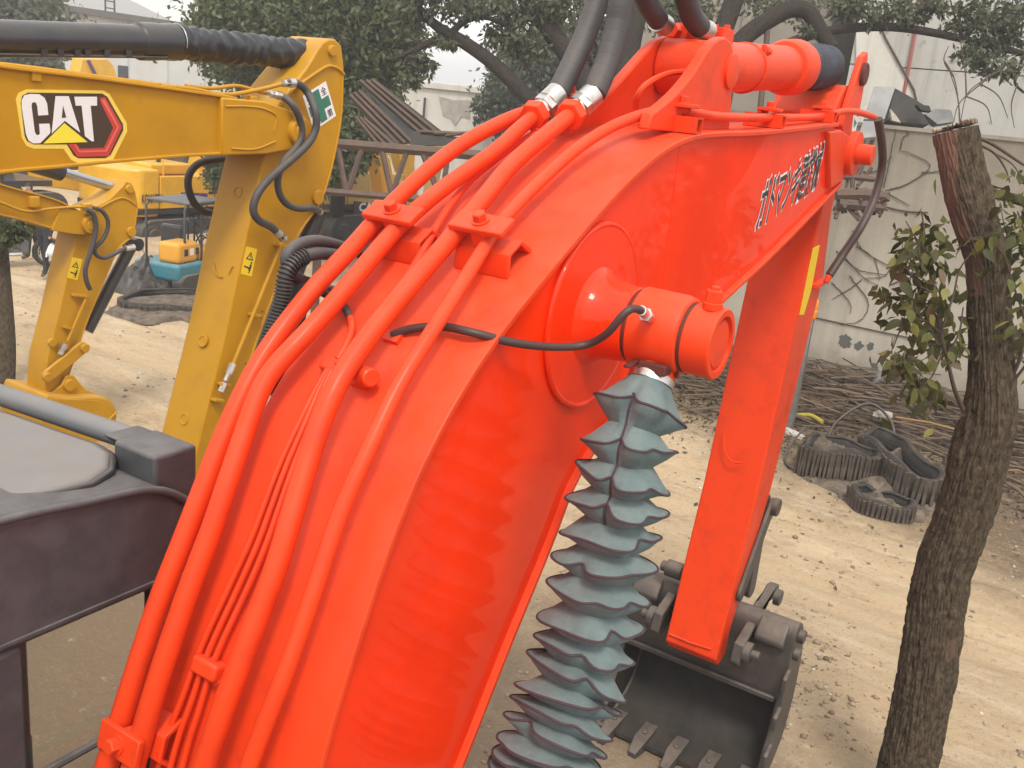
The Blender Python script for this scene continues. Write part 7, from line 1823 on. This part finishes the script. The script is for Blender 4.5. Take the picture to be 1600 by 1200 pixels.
h_ = R(-25); fx = np.array([math.cos(h_), math.sin(h_), 0]); fy = np.array([-math.sin(h_), math.cos(h_), 0])
def mc(a, b, c): return g0+fx*a+fy*b+np.array([0, 0, c])
for a in (-.62, .62):
    ty = MB().tube([mc(a+.27*math.cos(q), 0, .32+.27*math.sin(q)) for q in np.linspace(0, 2*math.pi, 25)[:-1]], .05, 8, closed=True).build('tyre', RUB, MC, smooth=60)
    MB().tube([mc(a+.20*math.cos(q), 0, .32+.20*math.sin(q)) for q in np.linspace(0, 2*math.pi, 25)[:-1]], .018, 6, closed=True).build('rim', CHROME, ty)
    for q in np.linspace(0, math.pi, 4)[:-1]: MB().tube([mc(a+.2*math.cos(q), 0, .32+.2*math.sin(q)), mc(a-.2*math.cos(q), 0, .32-.2*math.sin(q))], .01, 5).build('spoke', CHROME, ty)
mb = MB(); mb.obox(mc(.0, 0, .42), fx*.25, fy*.14, np.array([0, 0, .15])); mb.build('engine', HEATER, MC, bevel=.04)
mb = MB(); mb.obox(mc(.18, 0, .78), fx*.24, fy*.13, np.array([0, 0, .11])); mb.build('tank', BLACKP, MC, bevel=.07, seg=3)
mb = MB(); mb.obox(mc(-.32, 0, .78), fx*.36, fy*.13, np.array([0, 0, .05])); mb.build('saddle', RUB, MC, bevel=.04)
MB().tube([mc(.62, 0, .32), mc(.48, 0, .75), mc(.42, 0, .98)], .035, 8).build('fork', CHROME, MC)
MB().tube([mc(.36, -.35, 1.02), mc(.42, -.1, 1.0), mc(.42, .1, 1.0), mc(.36, .35, 1.02)], .018, 6).build('handlebar', CHROME, MC)
MB().lathe(mc(.52, 0, .9), fx, [(0, .05), (.08, .09), (.1, .08)], 14, rel=False).build('headlight', CHROME, MC)
MB().tube([mc(.1, -.16, .3), mc(-.3, -.17, .28), mc(-.75, -.17, .36)], .04, 8).build('exhaust', CHROME, MC)
mb = MB(); mb.obox(mc(-.55, 0, .66), fx*.22, fy*.06, np.array([0, 0, .02])); mb.build('mudguard', BLACKP, MC, bevel=.01)
# little cream dog
g0 = gpt(226, 422); k = .95
N = [((0, 0, .20), .085), ((.0, .0, .10), .10), ((.03, 0, .32), .075), ((.06, 0, .40), .055), ((.09, 0, .47), .062), ((.17, 0, .455), .028),
     ((.07, .06, .22), .035), ((.09, .06, .10), .026), ((.10, .06, .02), .026), ((.07, -.06, .22), .035), ((.09, -.06, .10), .026), ((.10, -.06, .02), .026),
     ((.0, .09, .07), .055), ((.10, .10, .03), .028), ((.0, -.09, .07), .055), ((.10, -.10, .03), .028), ((-.12, .02, .06), .03), ((-.20, .08, .08), .022),
     ((.07, .04, .53), .022), ((.07, .055, .57), .010), ((.07, -.04, .53), .022), ((.07, -.055, .57), .010)]
E = [(0, 1), (0, 2), (2, 3), (3, 4), (4, 5), (0, 6), (6, 7), (7, 8), (0, 9), (9, 10), (10, 11), (1, 12), (12, 13), (1, 14), (14, 15), (1, 16), (16, 17), (4, 18), (18, 19), (4, 20), (20, 21)]
o = skin_body('dog', N, E, [FUR, HAIR], lambda c: 1 if c.x > .185 else 0, 'small cream dog sitting on the sand behind the black tarp', 'dog')
o.location = Vector(g0); o.rotation_euler = (0, 0, R(120))

# ------------------------------------------------------------------ dusty air over the yard
hm = bpy.data.materials.new('dusty_air'); hm.use_nodes = True
hn = hm.node_tree.nodes; hn.remove(hn['Principled BSDF'])
pv = hn.new('ShaderNodeVolumePrincipled')
pv.inputs['Color'].default_value = (0.93, 0.93, 0.93, 1); pv.inputs['Density'].default_value = 0.0034; pv.inputs['Anisotropy'].default_value = 0.2
hm.node_tree.links.new(pv.outputs[0], hn['Material Output'].inputs['Volume'])
o = MB().box((-160, -170, -1.6), (320, 320, 14)).build('haze', hm, None, kind='stuff', smooth=0)
o['label'] = 'thin dusty air over the whole yard'
